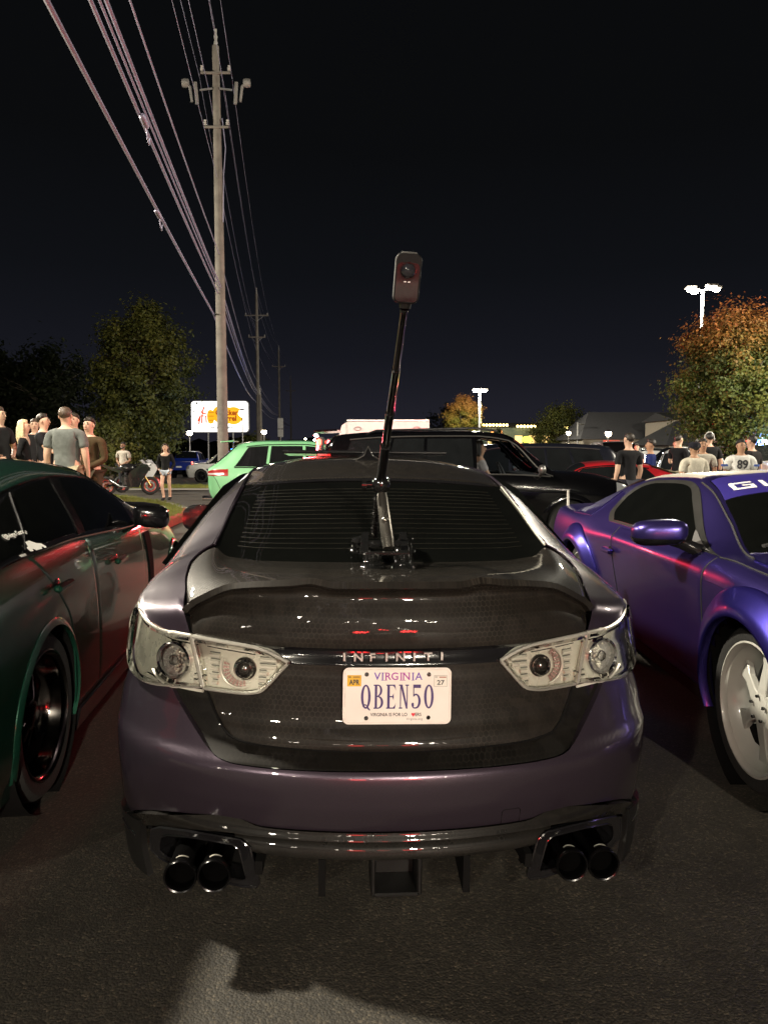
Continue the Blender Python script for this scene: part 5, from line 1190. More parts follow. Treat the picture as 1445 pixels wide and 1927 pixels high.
# ================================================================ utility poles and wires
M_TIMB = mat('weathered grey timber', (.15, .135, .12), .85, bump=.5, bscale=25, var=.25, scale=3)
M_CERA = mat('grey porcelain', (.36, .35, .34), .35)
M_WIRE = mat('dull aluminium cable', (.29, .28, .40), .5, .4)
UG = 'utility poles along the road'
def upole(p, h, label, r0=.19, arms=(), gear=True, group=UG, th=.10):
    x, y = p; z = gz(x, y); rt = root('utility_pole', label, 'utility pole', (x, y, z), group=group)
    MB().tube([(0, 0, 0), (0, 0, h*.33), (0, 0, h*.66), (-.01, 0, h)], [r0, r0*.9, r0*.76, r0*.58], 14).build('pole', M_TIMB, rt)
    for zz, L_ in arms:
        a = MB().box((0, -.14, zz), (L_, th, th*1.1), None, .012); a.build('crossarm', M_TIMB, rt)
        if not gear: MB().tube([(-L_*.32, -.14, zz-.02), (0, -.16, zz-.55)], .018, 5).build('brace', M_POLE, rt)
        if not gear: MB().tube([(L_*.32, -.14, zz-.02), (0, -.16, zz-.55)], .018, 5).build('brace', M_POLE, rt)
        for sx in (-.46, .46): MB().lathe([(.03, 0), (.06, .03), (.035, .06), (.06, .09), (.035, .12), (.045, .17), (0, .18)], 10, (sx*L_, -.14, zz+.06)).build('insulator', M_CERA, rt)
    MB().lathe([(.05, 0), (.07, .1), (.04, .2), (.07, .3), (.04, .4), (.05, .55), (0, .58)], 10, (0, 0, h)).build('top_insulator', M_CERA, rt)
    if gear:
        zz = h-1.45
        for sx in (-1, 1):
            c = Vector((sx*.66, -.1, zz-.1))
            MB().tube([(sx*.12, -.1, zz), (sx*.56, -.1, zz-.05)], .035, 6).build('gear_arm', M_POLE, rt)
            g = MB().tube([c+Vector((0, 0, -.42)), c+Vector((sx*.05, 0, .30))], .060, 8); g.tube([c+Vector((sx*.18, 0, -.35)), c+Vector((sx*.24, 0, .15)), c+Vector((sx*.36, 0, .26))], [.04, .05, .05], 8)
            g.lathe([(0, -.12), (.13, -.10), (.15, 0), (.13, .12), (0, .14)], 12, c+Vector((sx*.40, 0, .28)), 'X'); g.build('cutout_switch', mat('weathered grey porcelain', (.17, .165, .16), .5), rt)
        MB().tube([(.20, -.12, zz-1.0), (.30, -.12, zz-2.0), (.22, -.12, zz-2.9), (.17, -.1, zz-4.5)], .015, 5).build('down_lead', M_WIRE, rt)
    return rt
P1 = (-5.81, 27.0); P2 = (-11.9, 71.0); P3 = (-15.6, 112.0); P4 = (-19.6, 158.0); P0_ = (.25, -17.0)
H1 = 15.35-gz(*P1)
upole(P1, H1, 'nearest tall weathered utility pole with crossarms and switches left of the dark sedan', .20, ((H1-.95, 1.02), (H1-2.75, .84)), th=.07)
upole(P0_, H1, 'utility pole standing behind the photographer', .20, ((H1-1.2, 1.25),), False)
upole(P2, 15.9-gz(*P2), 'second utility pole along the line behind the lit sign', .19, ((14.9, 2.2), (12.9, 1.6)), False)
upole(P3, 16.2-gz(*P3), 'third utility pole carrying a side arm and box', .19, ((15.2, 2.0),), False)
upole(P4, 16.2-gz(*P4), 'fourth and thinnest utility pole in the receding line', .19, ((15.2, 2.0),), False)
upole((-11.2, 68.0), 7.3, 'short stub pole beside the second utility pole', .20, (), False)
def wire(label, zs, sags, off, r=.012, name='overhead_cable', offs2=None):
    """through the poles behind the camera, first, second, third, fourth"""
    pts = []; PP = [P0_, P1, P2, P3, P4]
    for i in range(4):
        a, b = PP[i], PP[i+1]; n = 26 if i < 2 else 12
        oa = off if i <= 1 else (offs2 if offs2 is not None else off); ob = off if i+1 <= 1 else (offs2 if offs2 is not None else off)
        for k in range(n+(1 if i == 3 else 0)):
            t = k/n; pts.append((a[0]+(b[0]-a[0])*t+oa*(1-t)+ob*t, a[1]+(b[1]-a[1])*t-.15, zs[i]*(1-t)+zs[i+1]*t-4*sags[i]*t*(1-t)))
    return tag(MB().tube(pts, r, 6).build(name, M_WIRE), label, 'overhead cable', 'overhead cables along the utility poles')
T = 4
wire('lowest thick telephone cable sweeping down to the nearest utility pole', [6.3, 6.25, 6.0, 6.0, 6.0], [.25, .55, .6, .6], -.23, .030)
wire('left strand of the middle cable bundle below the crossarms', [7.1, 6.95, 6.6, 6.5, 6.5], [.35, .6, .6, .6], -.05, .027)
wire('centre strand of the middle cable bundle, palest of the three', [7.25, 7.05, 6.7, 6.5, 6.5], [.38, .55, .6, .6], .02, .017)
wire('right strand of the middle cable bundle below the crossarms', [7.4, 7.15, 6.8, 6.6, 6.6], [.40, .55, .6, .6], .06, .027)
wire('single slack cable right of the bundle meeting the pole at mid height', [8.9, 8.3, 7.8, 7.6, 7.6], [.7, .7, .7, .6], .02, .016)
wire('very thin neutral wire passing the pole below the lower crossarm', [11.3, 10.9, 10.6, 10.4, 10.4], [.6, .6, .6, .6], .0, .007)
wire('left power line resting on the upper crossarm end', [14.9, 14.3, 14.7, 14.9, 14.9], [.9, .8, .8, .8], -.56, .008, 'power_line', -.95)
wire('power line between the left crossarm end and the pole', [14.4, 13.9, 13.6, 13.7, 13.7], [.9, .8, .8, .8], -.25, .010, 'power_line', -.4)
wire('top power line on the insulator at the pole tip', [16.1, 15.9, 16.4, 16.6, 16.6], [.9, .8, .8, .8], 0.0, .007, 'power_line')
wire('right power line resting on the upper crossarm end', [14.9, 14.3, 14.7, 14.9, 14.9], [.9, .8, .8, .8], .56, .008, 'power_line', .95)
wire('inner power line right of the nearest pole tip', [14.4, 13.9, 13.6, 13.7, 13.7], [.9, .8, .8, .8], .30, .008, 'power_line', .5)
for z_, t_, of, lb in ((6.0, .27, -.23, 'grey splice case hanging on the lowest thick cable'), (6.75, .33, .0, 'grey splice case hanging on the middle cable bundle')):
    x_ = P1[0]+(P0_[0]-P1[0])*t_+of; y_ = P1[1]+(P0_[1]-P1[1])*t_-.15
    zc = (6.25 if of < -.1 else 6.95)+((6.3 if of < -.1 else 7.1)-(6.25 if of < -.1 else 6.95))*t_-4*(.25 if of < -.1 else .35)*t_*(1-t_)
    d_ = Vector((P1[0]-P0_[0], P1[1]-P0_[1], 0)).normalized()
    mb = MB().tube([Vector((x_, y_, zc-.03))-d_*.22, Vector((x_, y_, zc-.035))-d_*.18, Vector((x_, y_, zc-.035))+d_*.18, Vector((x_, y_, zc-.03))+d_*.22], [.02, .05, .05, .02], 8)
    mb.tube([Vector((x_, y_, zc-.05))+d_*.15, Vector((x_, y_, zc-.20))+d_*.25, Vector((x_, y_, zc-.24))+d_*.40, Vector((x_, y_, zc-.10))+d_*.5], .012, 5)
    tag(mb.build('cable_splice', M_WIRE), lb, 'cable splice')
# ================================================================ trees
def leaf_mat(name, cols, zr=None, tcols=None):
    """leaf colour differs leaf by leaf; an autumn tree turns towards its top"""
    m = bpy.data.materials.new(name); m.use_nodes = True; t = NT(m); p = t.n['Principled BSDF']; tc = t.new('ShaderNodeTexCoord')
    at_ = t.new('ShaderNodeAttribute', attribute_name='tone'); f = at_.outputs['Fac']
    c = t.ramp(f, [(i/(len(cols)-1), k) for i, k in enumerate(cols)])
    if tcols:
        a2 = t.new('ShaderNodeAttribute', attribute_name='turn'); c2 = t.ramp(f, [(i/(len(tcols)-1), k) for i, k in enumerate(tcols)])
        c = t.mix(a2.outputs['Fac'], c, c2)
    t.l.new(c, p.inputs['Base Color']); p.inputs['Roughness'].default_value = .6; p.inputs['Specular IOR Level'].default_value = .3
    tr = t.new('ShaderNodeBsdfTranslucent'); t.l.new(c, tr.inputs[0]); mx = t.new('ShaderNodeMixShader'); mx.inputs[0].default_value = .25
    t.l.new(p.outputs[0], mx.inputs[1]); t.l.new(tr.outputs[0], mx.inputs[2]); t.l.new(mx.outputs[0], t.n['Material Output'].inputs[0]); return m
M_BARK = mat('grey brown bark', (.10, .085, .065), .9, bump=.7, bscale=18, var=.3)
def tree(name, label, p, h, w, trunk_h, m, seed, n_cl=130, per=70, leaf=.16, shape='round', group=None, turn=None, z_bot=None, lobes=1.0, trunk_r=None):
    x, y = p; z0 = gz(x, y); rs = np.random.RandomState(seed); r = root(name, label, 'tree', (x, y, z0), group=group)
    tr = trunk_r or .022*h+.06; zb = z_bot if z_bot is not None else trunk_h; zc = (zb+h)/2; hz = (h-zb)/2
    top = Vector((rs.randn()*.15, rs.randn()*.15, zb+(h-zb)*.62))
    MB().tube([(0, 0, -.1), (0, 0, .15), (0.02, 0, trunk_h*.5), Vector((0, 0, trunk_h)), top], [tr*1.5, tr*1.1, tr*.9, tr*.75, tr*.2], 10).build('trunk', M_BARK, r)
    cs = []; lm = MB()
    for k in range(n_cl):
        for _ in range(30):
            v = rs.randn(3); v /= np.linalg.norm(v); q = (.55+.45*rs.rand()**.5); zz = v[2]*q
            wr = 1.0
            if shape == 'oval': wr = 1-.25*max(0, zz)**1.5
            if shape == 'cone': wr = max(.06, .62-.62*zz)
            bump = 1+.16*lobes*math.sin(5*math.atan2(v[1], v[0])+seed+3*zz)+.10*lobes*math.sin(9*math.atan2(v[1], v[0])-2*seed+7*zz)
            c = np.array([v[0]*q*w/2*wr*bump, v[1]*q*w/2*wr*bump, zc+zz*hz]); break
        cs.append((c, q))
    for k in range(0, n_cl, 3):
        c, q = cs[k]; s_ = Vector((0, 0, min(c[2]-.2, trunk_h*.8+(c[2]-zb)*.45))); s_.z = max(s_.z, trunk_h*.7)
        mid = s_.lerp(Vector(c), .5)+Vector((0, 0, .12*h*.3)); lm.tube([s_, mid, Vector(c)], [tr*.28, tr*.16, tr*.05], 5, caps=False)
    lm.build('limbs', M_BARK, r)['kind'] = 'stuff'
    N = n_cl*per; C = np.repeat(np.array([c for c, q in cs]), per, 0); tone_c = np.repeat(rs.rand(n_cl), per); cr = np.repeat(w*.068*(.7+.7*rs.rand(n_cl)), per)
    Rv = C-np.array([0, 0, zc]); Rv /= np.maximum(1e-6, np.linalg.norm(Rv, axis=1))[:, None]; O = rs.randn(N, 3)*cr[:, None]*np.array([.8, .8, .55])+Rv*(rs.randn(N)*cr*.85)[:, None]; P = C+O
    nr = O/np.maximum(1e-6, np.linalg.norm(O, axis=1))[:, None]*.8+(C-np.array([0, 0, zc]))/max(w, h)*1.2+rs.randn(N, 3)*.55+np.array([0, 0, .35]); nr /= np.linalg.norm(nr, axis=1)[:, None]
    a = np.cross(nr, rs.randn(N, 3)); a /= np.linalg.norm(a, axis=1)[:, None]; b = np.cross(nr, a); L = (leaf*(.6+.8*rs.rand(N)))[:, None]
    V = np.stack([P-a*L*.55, P+b*L*.34+nr*L*.06, P+a*L*.55, P-b*L*.34+nr*L*.06], 1).reshape(-1, 3); F = np.arange(N*4).reshape(N, 4)
    me = bpy.data.meshes.new('crown'); me.from_pydata(V.tolist(), [], F.tolist()); me.materials.append(m)
    tone = np.clip(tone_c*.78+rs.rand(N)*.22, 0, 1)
    at_ = me.attributes.new('tone', 'FLOAT', 'POINT'); at_.data.foreach_set('value', np.repeat(tone, 4))
    if turn:
        hz_ = (P[:, 2]-zb)/(h-zb); rad_ = np.linalg.norm((P[:, :2])/(w/2), axis=1)
        tv = np.clip((hz_-turn[0])/(turn[1]-turn[0])+.35*(rad_-.8)+rs.randn(N)*.10+(tone_c-.5)*.4, 0, 1)
        a3 = me.attributes.new('turn', 'FLOAT', 'POINT'); a3.data.foreach_set('value', np.repeat(tv, 4))
    o = link('crown', me, r); o['kind'] = 'stuff'
    return r
G1_ = [(.030, .040, .010), (.060, .085, .016), (.110, .125, .024)]
M_L1 = leaf_mat('maple leaves', G1_, None, [(.16, .032, .012), (.27, .070, .022), (.30, .12, .030)])
M_L2 = leaf_mat('olive oak leaves', [(.030, .036, .009), (.075, .085, .018), (.130, .130, .028)])
M_L3 = leaf_mat('orange autumn leaves', [(.10, .13, .02), (.22, .20, .03), (.32, .22, .04)], None, [(.30, .09, .03), (.45, .17, .05), (.5, .26, .06)])
M_L4 = leaf_mat('dark evergreen leaves', [(.010, .014, .006), (.018, .026, .010), (.030, .040, .015)])
tree('maple_tree', 'large maple turning orange at its top, beside the tall lamp', (13.15, 28.0), 6.6, 4.15, 1.55, M_L1, 11, 300, 170, .105, 'oval', turn=(.60, 1.08), z_bot=1.45)
tree('oak_tree', 'big olive green roadside tree left of the lit sign', (-14.5, 45.0), 10.4, 5.1, 3.0, M_L2, 5, 260, 130, .19, 'round', z_bot=1.3, lobes=1.3)
tree('oak_tree', 'dark tree at the woods edge left of the big olive tree', (-26.0, 58.0), 10.0, 7.5, 3.0, M_L4, 6, 150, 60, .32, 'round', z_bot=1.0)
tree('oak_tree', 'dark tree at the edge of the frame behind the people', (-33.0, 60.0), 11.5, 9.0, 3.0, M_L4, 8, 150, 60, .32, 'round', z_bot=1.0)
tree('small_tree', 'low bushy tree under the big olive tree beside the man in a brown sweatshirt', (-13.2, 36.0), 3.1, 2.6, .8, M_L2, 9, 80, 60, .14, 'round', z_bot=.5)
tree('small_tree', 'small yellow green shrub tree right of the lit sign foot', (-16.3, 92.0), 4.6, 4.6, 1.2, M_L2, 10, 70, 60, .24, 'round', z_bot=.8)
tree('small_tree', 'small round tree in bright orange autumn leaf beneath the far lamp', (9.6, 90.0), 8.3, 4.1, 2.2, M_L3, 13, 150, 120, .17, 'oval', turn=(.45, .95), z_bot=2.6)
tree('shade_tree', 'dark round tree behind the small orange tree', (9.0, 104.0), 7.6, 6.5, 1.8, M_L4, 14, 90, 60, .26, 'round', z_bot=1.2)
tree('shade_tree', 'dull green tree in front of the restaurant lights', (21.0, 90.0), 6.9, 6.2, 1.8, M_L2, 15, 120, 70, .24, 'round', z_bot=1.2)
tree('conifer', 'small dark pointed conifer right of the far lamp', (13.7, 90.0), 4.3, 3.0, .6, M_L4, 16, 70, 60, .2, 'cone', z_bot=.4)
tree('shade_tree', 'green tree behind the police car at the right edge', (20.5, 34.0), 5.0, 4.4, 1.4, M_L2, 17, 110, 70, .17, 'round', z_bot=1.2)
# ================================================================ other vehicles
_low = lambda a, b, c, d: [a, b, c, d]
def prof(kind):
    if kind == 'suv':
        return {0: [(.70, .30), (.86, .38), (.90, .52), (.88, .60), (.82, .64), (.6, .66), (0, .665)], .02: [(.90, .18), (.96, .28), (.97, .50), (.93, .60), (.80, .78), (.55, .83), (0, .84)],
                .06: [(.92, .16), (.98, .27), (.99, .48), (.95, .60), (.78, .92), (.5, .955), (0, .965)], .3: [(.93, .15), (.98, .26), (1, .46), (.96, .60), (.76, .955), (.5, .99), (0, 1.0)],
                .5: [(.93, .15), (.98, .26), (1, .46), (.96, .60), (.76, .955), (.5, .99), (0, 1.0)], .60: [(.93, .15), (.98, .26), (1, .46), (.96, .60), (.76, .925), (.5, .965), (0, .975)],
                .70: [(.93, .15), (.98, .26), (1, .46), (.96, .595), (.85, .73), (.52, .765), (0, .78)], .755: [(.93, .15), (.98, .26), (1, .46), (.96, .59), (.89, .63), (.55, .65), (0, .66)],
                .86: [(.93, .15), (.98, .26), (.99, .45), (.95, .57), (.88, .60), (.55, .625), (0, .63)], .965: [(.88, .16), (.92, .26), (.93, .42), (.89, .52), (.80, .55), (.5, .565), (0, .57)], 1.0: [(.60, .2), (.76, .27), (.80, .40), (.76, .48), (.64, .50), (.4, .51), (0, .515)]}
    if kind == 'crossover':
        return {0: [(.70, .28), (.86, .36), (.90, .50), (.88, .575), (.80, .61), (.55, .63), (0, .635)], .03: [(.90, .18), (.96, .28), (.97, .48), (.93, .60), (.84, .655), (.55, .68), (0, .685)],
                .10: [(.92, .16), (.98, .27), (.99, .48), (.95, .61), (.78, .80), (.52, .845), (0, .855)], .145: [(.92, .16), (.98, .27), (.99, .48), (.95, .615), (.74, .90), (.5, .945), (0, .955)], .3: [(.93, .15), (.98, .26), (1, .46), (.96, .60), (.74, .95), (.5, .985), (0, 1.0)],
                .48: [(.93, .15), (.98, .26), (1, .46), (.96, .59), (.74, .95), (.5, .985), (0, 1.0)], .58: [(.93, .15), (.98, .26), (1, .46), (.96, .58), (.76, .91), (.5, .945), (0, .955)],
                .68: [(.93, .15), (.98, .26), (1, .46), (.96, .57), (.86, .70), (.52, .735), (0, .75)], .735: [(.93, .15), (.98, .26), (1, .46), (.95, .565), (.88, .605), (.55, .63), (0, .64)],
                .86: [(.92, .15), (.97, .26), (.98, .44), (.93, .54), (.84, .58), (.55, .60), (0, .61)], .965: [(.84, .16), (.90, .26), (.90, .40), (.84, .48), (.72, .51), (.5, .525), (0, .53)], 1.0: [(.55, .2), (.70, .27), (.72, .36), (.66, .42), (.56, .44), (.4, .45), (0, .455)]}
    if kind == 'coupe':
        return {0: [(.70, .26), (.84, .36), (.88, .55), (.84, .68), (.76, .72), (.5, .735), (0, .74)], .04: [(.90, .15), (.96, .28), (.97, .55), (.92, .70), (.80, .745), (.5, .76), (0, .77)],
                .16: [(.93, .14), (.98, .28), (1, .55), (.95, .72), (.78, .80), (.5, .84), (0, .85)], .28: [(.93, .13), (.98, .28), (1, .55), (.95, .72), (.70, .91), (.46, .96), (0, .97)], .42: [(.93, .13), (.98, .28), (.99, .54), (.94, .71), (.68, .94), (.46, .985), (0, 1.0)],
                .53: [(.93, .13), (.98, .28), (.99, .54), (.94, .70), (.69, .91), (.46, .955), (0, .97)], .63: [(.93, .13), (.98, .28), (.99, .53), (.94, .69), (.80, .77), (.5, .80), (0, .81)], .70: [(.93, .13), (.98, .28), (.99, .53), (.94, .68), (.85, .70), (.52, .715), (0, .725)],
                .85: [(.92, .14), (.97, .26), (.98, .48), (.92, .61), (.82, .645), (.5, .665), (0, .67)], .965: [(.82, .15), (.88, .25), (.88, .40), (.82, .49), (.70, .52), (.45, .54), (0, .545)], 1.0: [(.55, .18), (.70, .26), (.72, .36), (.66, .43), (.56, .46), (.4, .47), (0, .475)]}
    if kind == 'pickup':
        return {0: [(.86, .30), (.95, .36), (.96, .50), (.94, .60), (.90, .61), (.5, .612), (0, .612)], .03: [(.90, .26), (.97, .34), (.98, .50), (.96, .61), (.90, .62), (.5, .622), (0, .622)], .34: [(.92, .24), (.98, .34), (1, .50), (.97, .62), (.90, .63), (.5, .632), (0, .632)],
                .36: [(.92, .24), (.98, .34), (1, .50), (.96, .63), (.78, .93), (.5, .965), (0, .975)], .50: [(.92, .24), (.98, .34), (1, .50), (.96, .63), (.76, .955), (.5, .99), (0, 1.0)], .61: [(.92, .24), (.98, .34), (1, .50), (.96, .63), (.78, .93), (.5, .965), (0, .975)],
                .71: [(.92, .24), (.98, .34), (1, .50), (.96, .62), (.90, .66), (.55, .68), (0, .69)], .86: [(.92, .24), (.98, .34), (.99, .50), (.96, .60), (.88, .63), (.55, .65), (0, .655)], .97: [(.88, .22), (.93, .32), (.94, .48), (.90, .57), (.82, .60), (.5, .61), (0, .615)], 1: [(.62, .25), (.80, .32), (.82, .46), (.78, .54), (.66, .56), (.4, .57), (0, .572)]}
WIN = {'suv': [((.07, .20), (.11, .24)), ((.34-.12, .335), (.245, .34)), ((.345, .495), (.35, .49)), ((.51, .735), (.505, .615))],
       'crossover': [((.13, .285), (.20, .30)), ((.30, .475), (.315, .47)), ((.49, .715), (.485, .595))],
       'coupe': [((.24, .36), (.29, .37)), ((.375, .65), (.385, .545))],
       'pickup': [((.385, .485), (.39, .485)), ((.50, .69), (.50, .615))]}
class CarCut(Body):
    def shell_cut(s, name, m, parent, arches, cut, nw=110, nk=10):
        mb = MB(); ws = np.linspace(s.w[0], s.w[-1], nw); ks = np.linspace(0, s.K-1, (s.K-1)*nk+1)
        Wg, Kg = np.meshgrid(ws, ks, indexing='ij'); P = s.ev(Wg, Kg); n, q = P.shape[:2]
        full = np.concatenate([P, (P*np.array([-1, 1, 1]))[:, ::-1][:, 1:]], 1); Q = full.shape[1]; V = full.reshape(-1, 3).tolist(); F = []
        for i in range(n-1):
            for j in range(Q-1):
                c = (full[i, j]+full[i+1, j+1])/2; jj = j if j < q-1 else Q-2-j
                if abs(c[0]) > .5 and any((c[1]-aw)**2+(c[2]-az)**2 < ar_*ar_ for aw, az, ar_ in arches): continue
                if cut((ws[i]+ws[i+1])/2, (ks[jj]+ks[jj+1])/2): continue
                F.append((i*Q+j, (i+1)*Q+j, (i+1)*Q+j+1, i*Q+j+1))
        F.append(tuple(j for j in range(Q))); F.append(tuple((n-1)*Q+j for j in range(Q))[::-1])
        return mb.add(V, F).build(name, m, parent, sharp=50)
M_TL = mat('red lamp plastic', (.35, .01, .012), .2, 0, .8)
M_TLON = glow('lit tail lamp', (1, .05, .03), 16.0)
M_ALLOY = mat('silver alloy wheel', (.45, .45, .46), .25, .9)
M_TINT2 = mat('dark car glass', (.008, .009, .010), .06, 0, .5, rvar=.02)
def car(name, label, cat, x, y, rz, kind, L, Wd, H, m, group=None, wh=.35, tail=None, head=None, see=False, z=None, trim=None, glass=None, rim=None):
    z0 = gz(x, y) if z is None else z
    r = root(name, label, cat, (x, y, z0), rz, group)
    bd = CarCut({t*L: [(a*Wd/2, b*H) for a, b in pts] for t, pts in prof(kind).items()})
    rear_w, front_w = (.19*L if kind != 'coupe' else .21*L), .80*L
    if kind == 'pickup': rear_w = .20*L
    wz = wh; ar_ = [(rear_w, wz, wh*1.14), (front_w, wz, wh*1.14)]
    wins = WIN[kind]
    def side_poly(i):
        (b0, b1), (t0, t1) = wins[i]; return b0*L, b1*L, t0*L, t1*L
    if see:
        def cut(w, k):
            if 3.12 < k < 3.88:
                f = (k-3.1)/.8
                for i in range(len(wins)):
                    b0, b1, t0, t1 = side_poly(i)
                    if b0+(t0-b0)*f < w < b1+(t1-b1)*f and i >= len(wins)-1: return True
            wt = {'suv': (.62, .745)}.get(kind, (.60, .72))
            return k > 4.1 and wt[0]*L < w < wt[1]*L
        bd.shell_cut('body', m, r, ar_, cut)
    else: bd.shell('body', m, r, ar_, 70, 5)
    g = glass or M_TINT2
    for sg in (1, -1):
        for i in range(len(wins)):
            b0, b1, t0, t1 = side_poly(i); gm = clear_lens('side glass', (.75, .80, .85), .9) if see and i == len(wins)-1 else g
            bd.patch('side_window', [(b0, 3.12), (b1, 3.12)], [(t0, 3.86), (t1, 3.86)], [(b0, 3.12), (t0, 3.86)], [(b1, 3.12), (t1, 3.86)], gm, r, d=.006, sg=sg, nu=12, nv=6)
        bd.seam([(wins[0][0][0]*L, 3.07), (wins[-1][0][1]*L, 3.07)], trim or M_GLOSSB, r, .012, sg, 'belt_moulding', .004, 16)
        q0, q1 = wins[0], wins[-1]
        bd.seam([(q0[1][0]*L*.95, 3.9), (.45*L, 3.95), (q1[1][1]*L, 3.92), (q1[0][1]*L*1.01, 3.12)], trim or M_GLOSSB, r, .010, sg, 'window_moulding', .004, 24)
        for i in range(1, len(wins)):
            wm = (wins[i-1][0][1]+wins[i][0][0])/2*L; bd.seam([(wm, .6), (wm, 3.0)], M_DARK, r, .004, sg, 'door_seam', .0, 10)
            hb_ = MB().box(bd.pt(wm+.14*(1 if i == len(wins)-1 else 1), 2.55, .02, sg), (.03, .19, .035), None, .01); hb_.build('door_handle', trim or m, r)
        for wc in (rear_w, front_w):
            arch_lip(bd, r, wc, wz, wh*1.08, wh*1.30, m, sg, -10, 190, d_in=.02, n=24)
            well(r, wc, wz, wh*1.14, sg, Wd*.30, Wd*.485)
            wheel(r, (sg*Wd*.487, wc, wz), sg, wh, wh*.70, .22, .05, 5, rim or M_ALLOY, None, .05, detail=False)
        mw = wins[-1][0][1]*L-.16
        mb = MB().ball((sg*(Wd/2+.10), mw, bd.pt(mw, 3.1)[2]+.09), .10, 12, (1.15, .6, .78)); mb.tube([bd.pt(mw, 3.1, 0, sg), (sg*(Wd/2+.08), mw, bd.pt(mw, 3.1)[2]+.05)], .03, 6); mb.build('door_mirror', trim or m, r)
        if tail != 'none':
            tk = dict(suv=(.004, .045, 2.2, 3.2), crossover=(.0, .10, 2.25, 2.95), coupe=(.0, .06, 2.0, 2.8), pickup=(.0, .03, 1.6, 3.0))[kind]
            tl_ = bd.rect('tail_lamp', tk[0]*L, tk[1]*L, tk[2], tk[3], M_TLON if tail == 'on' else M_TL, r, d=.012, sg=sg, nu=10, nv=8)
            bd.rect('reversing_lamp', tk[0]*L+.01, tk[1]*L*.8, tk[2]+.15*(tk[3]-tk[2]), tk[2]+.42*(tk[3]-tk[2]), mat('clear lamp white', (.7, .7, .7), .2, .3, .5), tl_, d=.018, sg=sg, nu=8, nv=4)
        bd.rect('headlamp', .945*L, .992*L, 2.1, 3.2, (glow('lit headlamp %g' % head, (1, .55, .22) if head == 41 else (1, .95, .9), head) if head else mat('headlamp glass', (.35, .36, .38), .1, .5, .8)), r, d=.012, sg=sg, nu=8, nv=6)
        if head: MB().ball((sg*Wd*.37, L*.985, H*.615), .13, 12, (1.3, .6, .8)).build('headlamp_bulb', glow('lit headlamp %g' % head, (1, .55, .22) if head == 41 else (1, .95, .9), head), r)
    pr = dict(suv=((.60, .752), (.03, .055)), crossover=((.585, .73), (.035, .14)), coupe=((.53, .69), (.05, .26)), pickup=((.61, .705), (.345, .36)))[kind]
    gm = clear_lens('side glass', (.75, .80, .85), .9) if see else g
    bd.cross('windscreen', [(pr[0][1]*L, 4.1), (pr[0][1]*L, 6)], [(pr[0][0]*L, 4.15), (pr[0][0]*L, 6)], [(pr[0][1]*L, 4.1), (pr[0][0]*L, 4.15)], [(pr[0][1]*L, 6), (pr[0][0]*L, 6)], gm, r, d=.006, nu=10, nv=8)
    bd.cross('rear_window', [(pr[1][0]*L, 4.2), (pr[1][0]*L, 6)], [(pr[1][1]*L, 4.15), (pr[1][1]*L, 6)], [(pr[1][0]*L, 4.2), (pr[1][1]*L, 4.15)], [(pr[1][0]*L, 6), (pr[1][1]*L, 6)], g, r, d=.006, nu=10, nv=8)
    MB().box((0, L*1.003, H*.34), (Wd*.62, .03, H*.15), None, .01).build('grille', M_DARK, r)
    MB().box((0, -.012, H*.42), (.40, .02, .13), None, .004).build('number_plate', mat('plate white', (.6, .6, .58), .4), r)
    MB().box((0, L*.5, H*.15), (Wd*.86, L*.86, .06)).build('floor_pan', M_DARK, r)
    return r, bd
# --- mint green crossover seen from its tail corner
M_MINT = paint('mint green paint', (.20, .52, .27), .05, .40, .1, .9, (.16, .42, .22), dirt=.3)
MINT, mb_ = car('mint_crossover', 'mint green crossover seen from its rear corner left of the large black vehicle', 'car', -4.08, 17.75, rad(-84), 'crossover', 4.55, 1.84, 1.665, M_MINT)
MB().box((0, .42, 1.635), (1.30, .30, .03), Matrix.Rotation(rad(4), 3, 'X'), .01).build('roof_spoiler', M_MINT, MINT)
for sx in (.62, .50):
    MB().lathe([(.055, .0), (.055, .25), (.04, .25), (.04, 0), (.055, 0)], 16, (sx, -.16, .33), 'Y').build('exhaust_tip', M_CHROME, MINT)
mb_.seam([(.12, 2.25), (.30, 1.2), (.42, .6)], M_DARK, MINT, .005, 1, 'bumper_seam', .001)
# --- big black sport utility vehicle across the background, woman at the wheel
M_BLK = paint('black car paint', (.002, .002, .0025), .02, .10, .0, .15, (.002, .002, .003), dirt=.03)
M_TRIMG = mat('satin grey window trim', (.20, .20, .20), .3, .8)
BLK, bb_ = car('black_suv', 'large black sport utility vehicle parked crosswise behind the dark sedan', 'car', -1.02, 12.15, rad(-90), 'suv', 4.80, 1.95, 1.745, M_BLK, see=True, trim=M_TRIMG, wh=.34, rim=M_GLOSSB)
for sg in (1, -1):
    MB().tube([(sg*.72, .75, 1.68), (sg*.72, .9, 1.735), (sg*.72, 2.4, 1.775), (sg*.72, 2.75, 1.73)], .018, 6).build('roof_rail', M_GLOSSB, BLK)
    MB().box((sg*.80, .05, 1.46), (.16, .10, .36), Matrix.Rotation(rad(-8), 3, 'X'), .03).build('pillar_tail_lamp', mat('smoked chrome lamp', (.35, .33, .32), .15, .8), BLK)
    MB().box((sg*.86, .04, 1.56), (.10, .07, .10), None, .02).build('brake_light', M_TLON, BLK)
ld = bpy.data.lights.new('brake_glow', 'POINT'); ld.energy = 260; ld.color = (1, .04, .05); ld.shadow_soft_size = .12
lo = bpy.data.objects.new('brake_glow', ld); COL.objects.link(lo); lo.parent = BLK; lo.location = (.86, -.10, 1.50)
MB().ball((.70, -.02, 1.665), .035, 10, (1.6, 1, .8)).build('marker_light', glow('small white light', (1, .95, .85), 6), BLK)
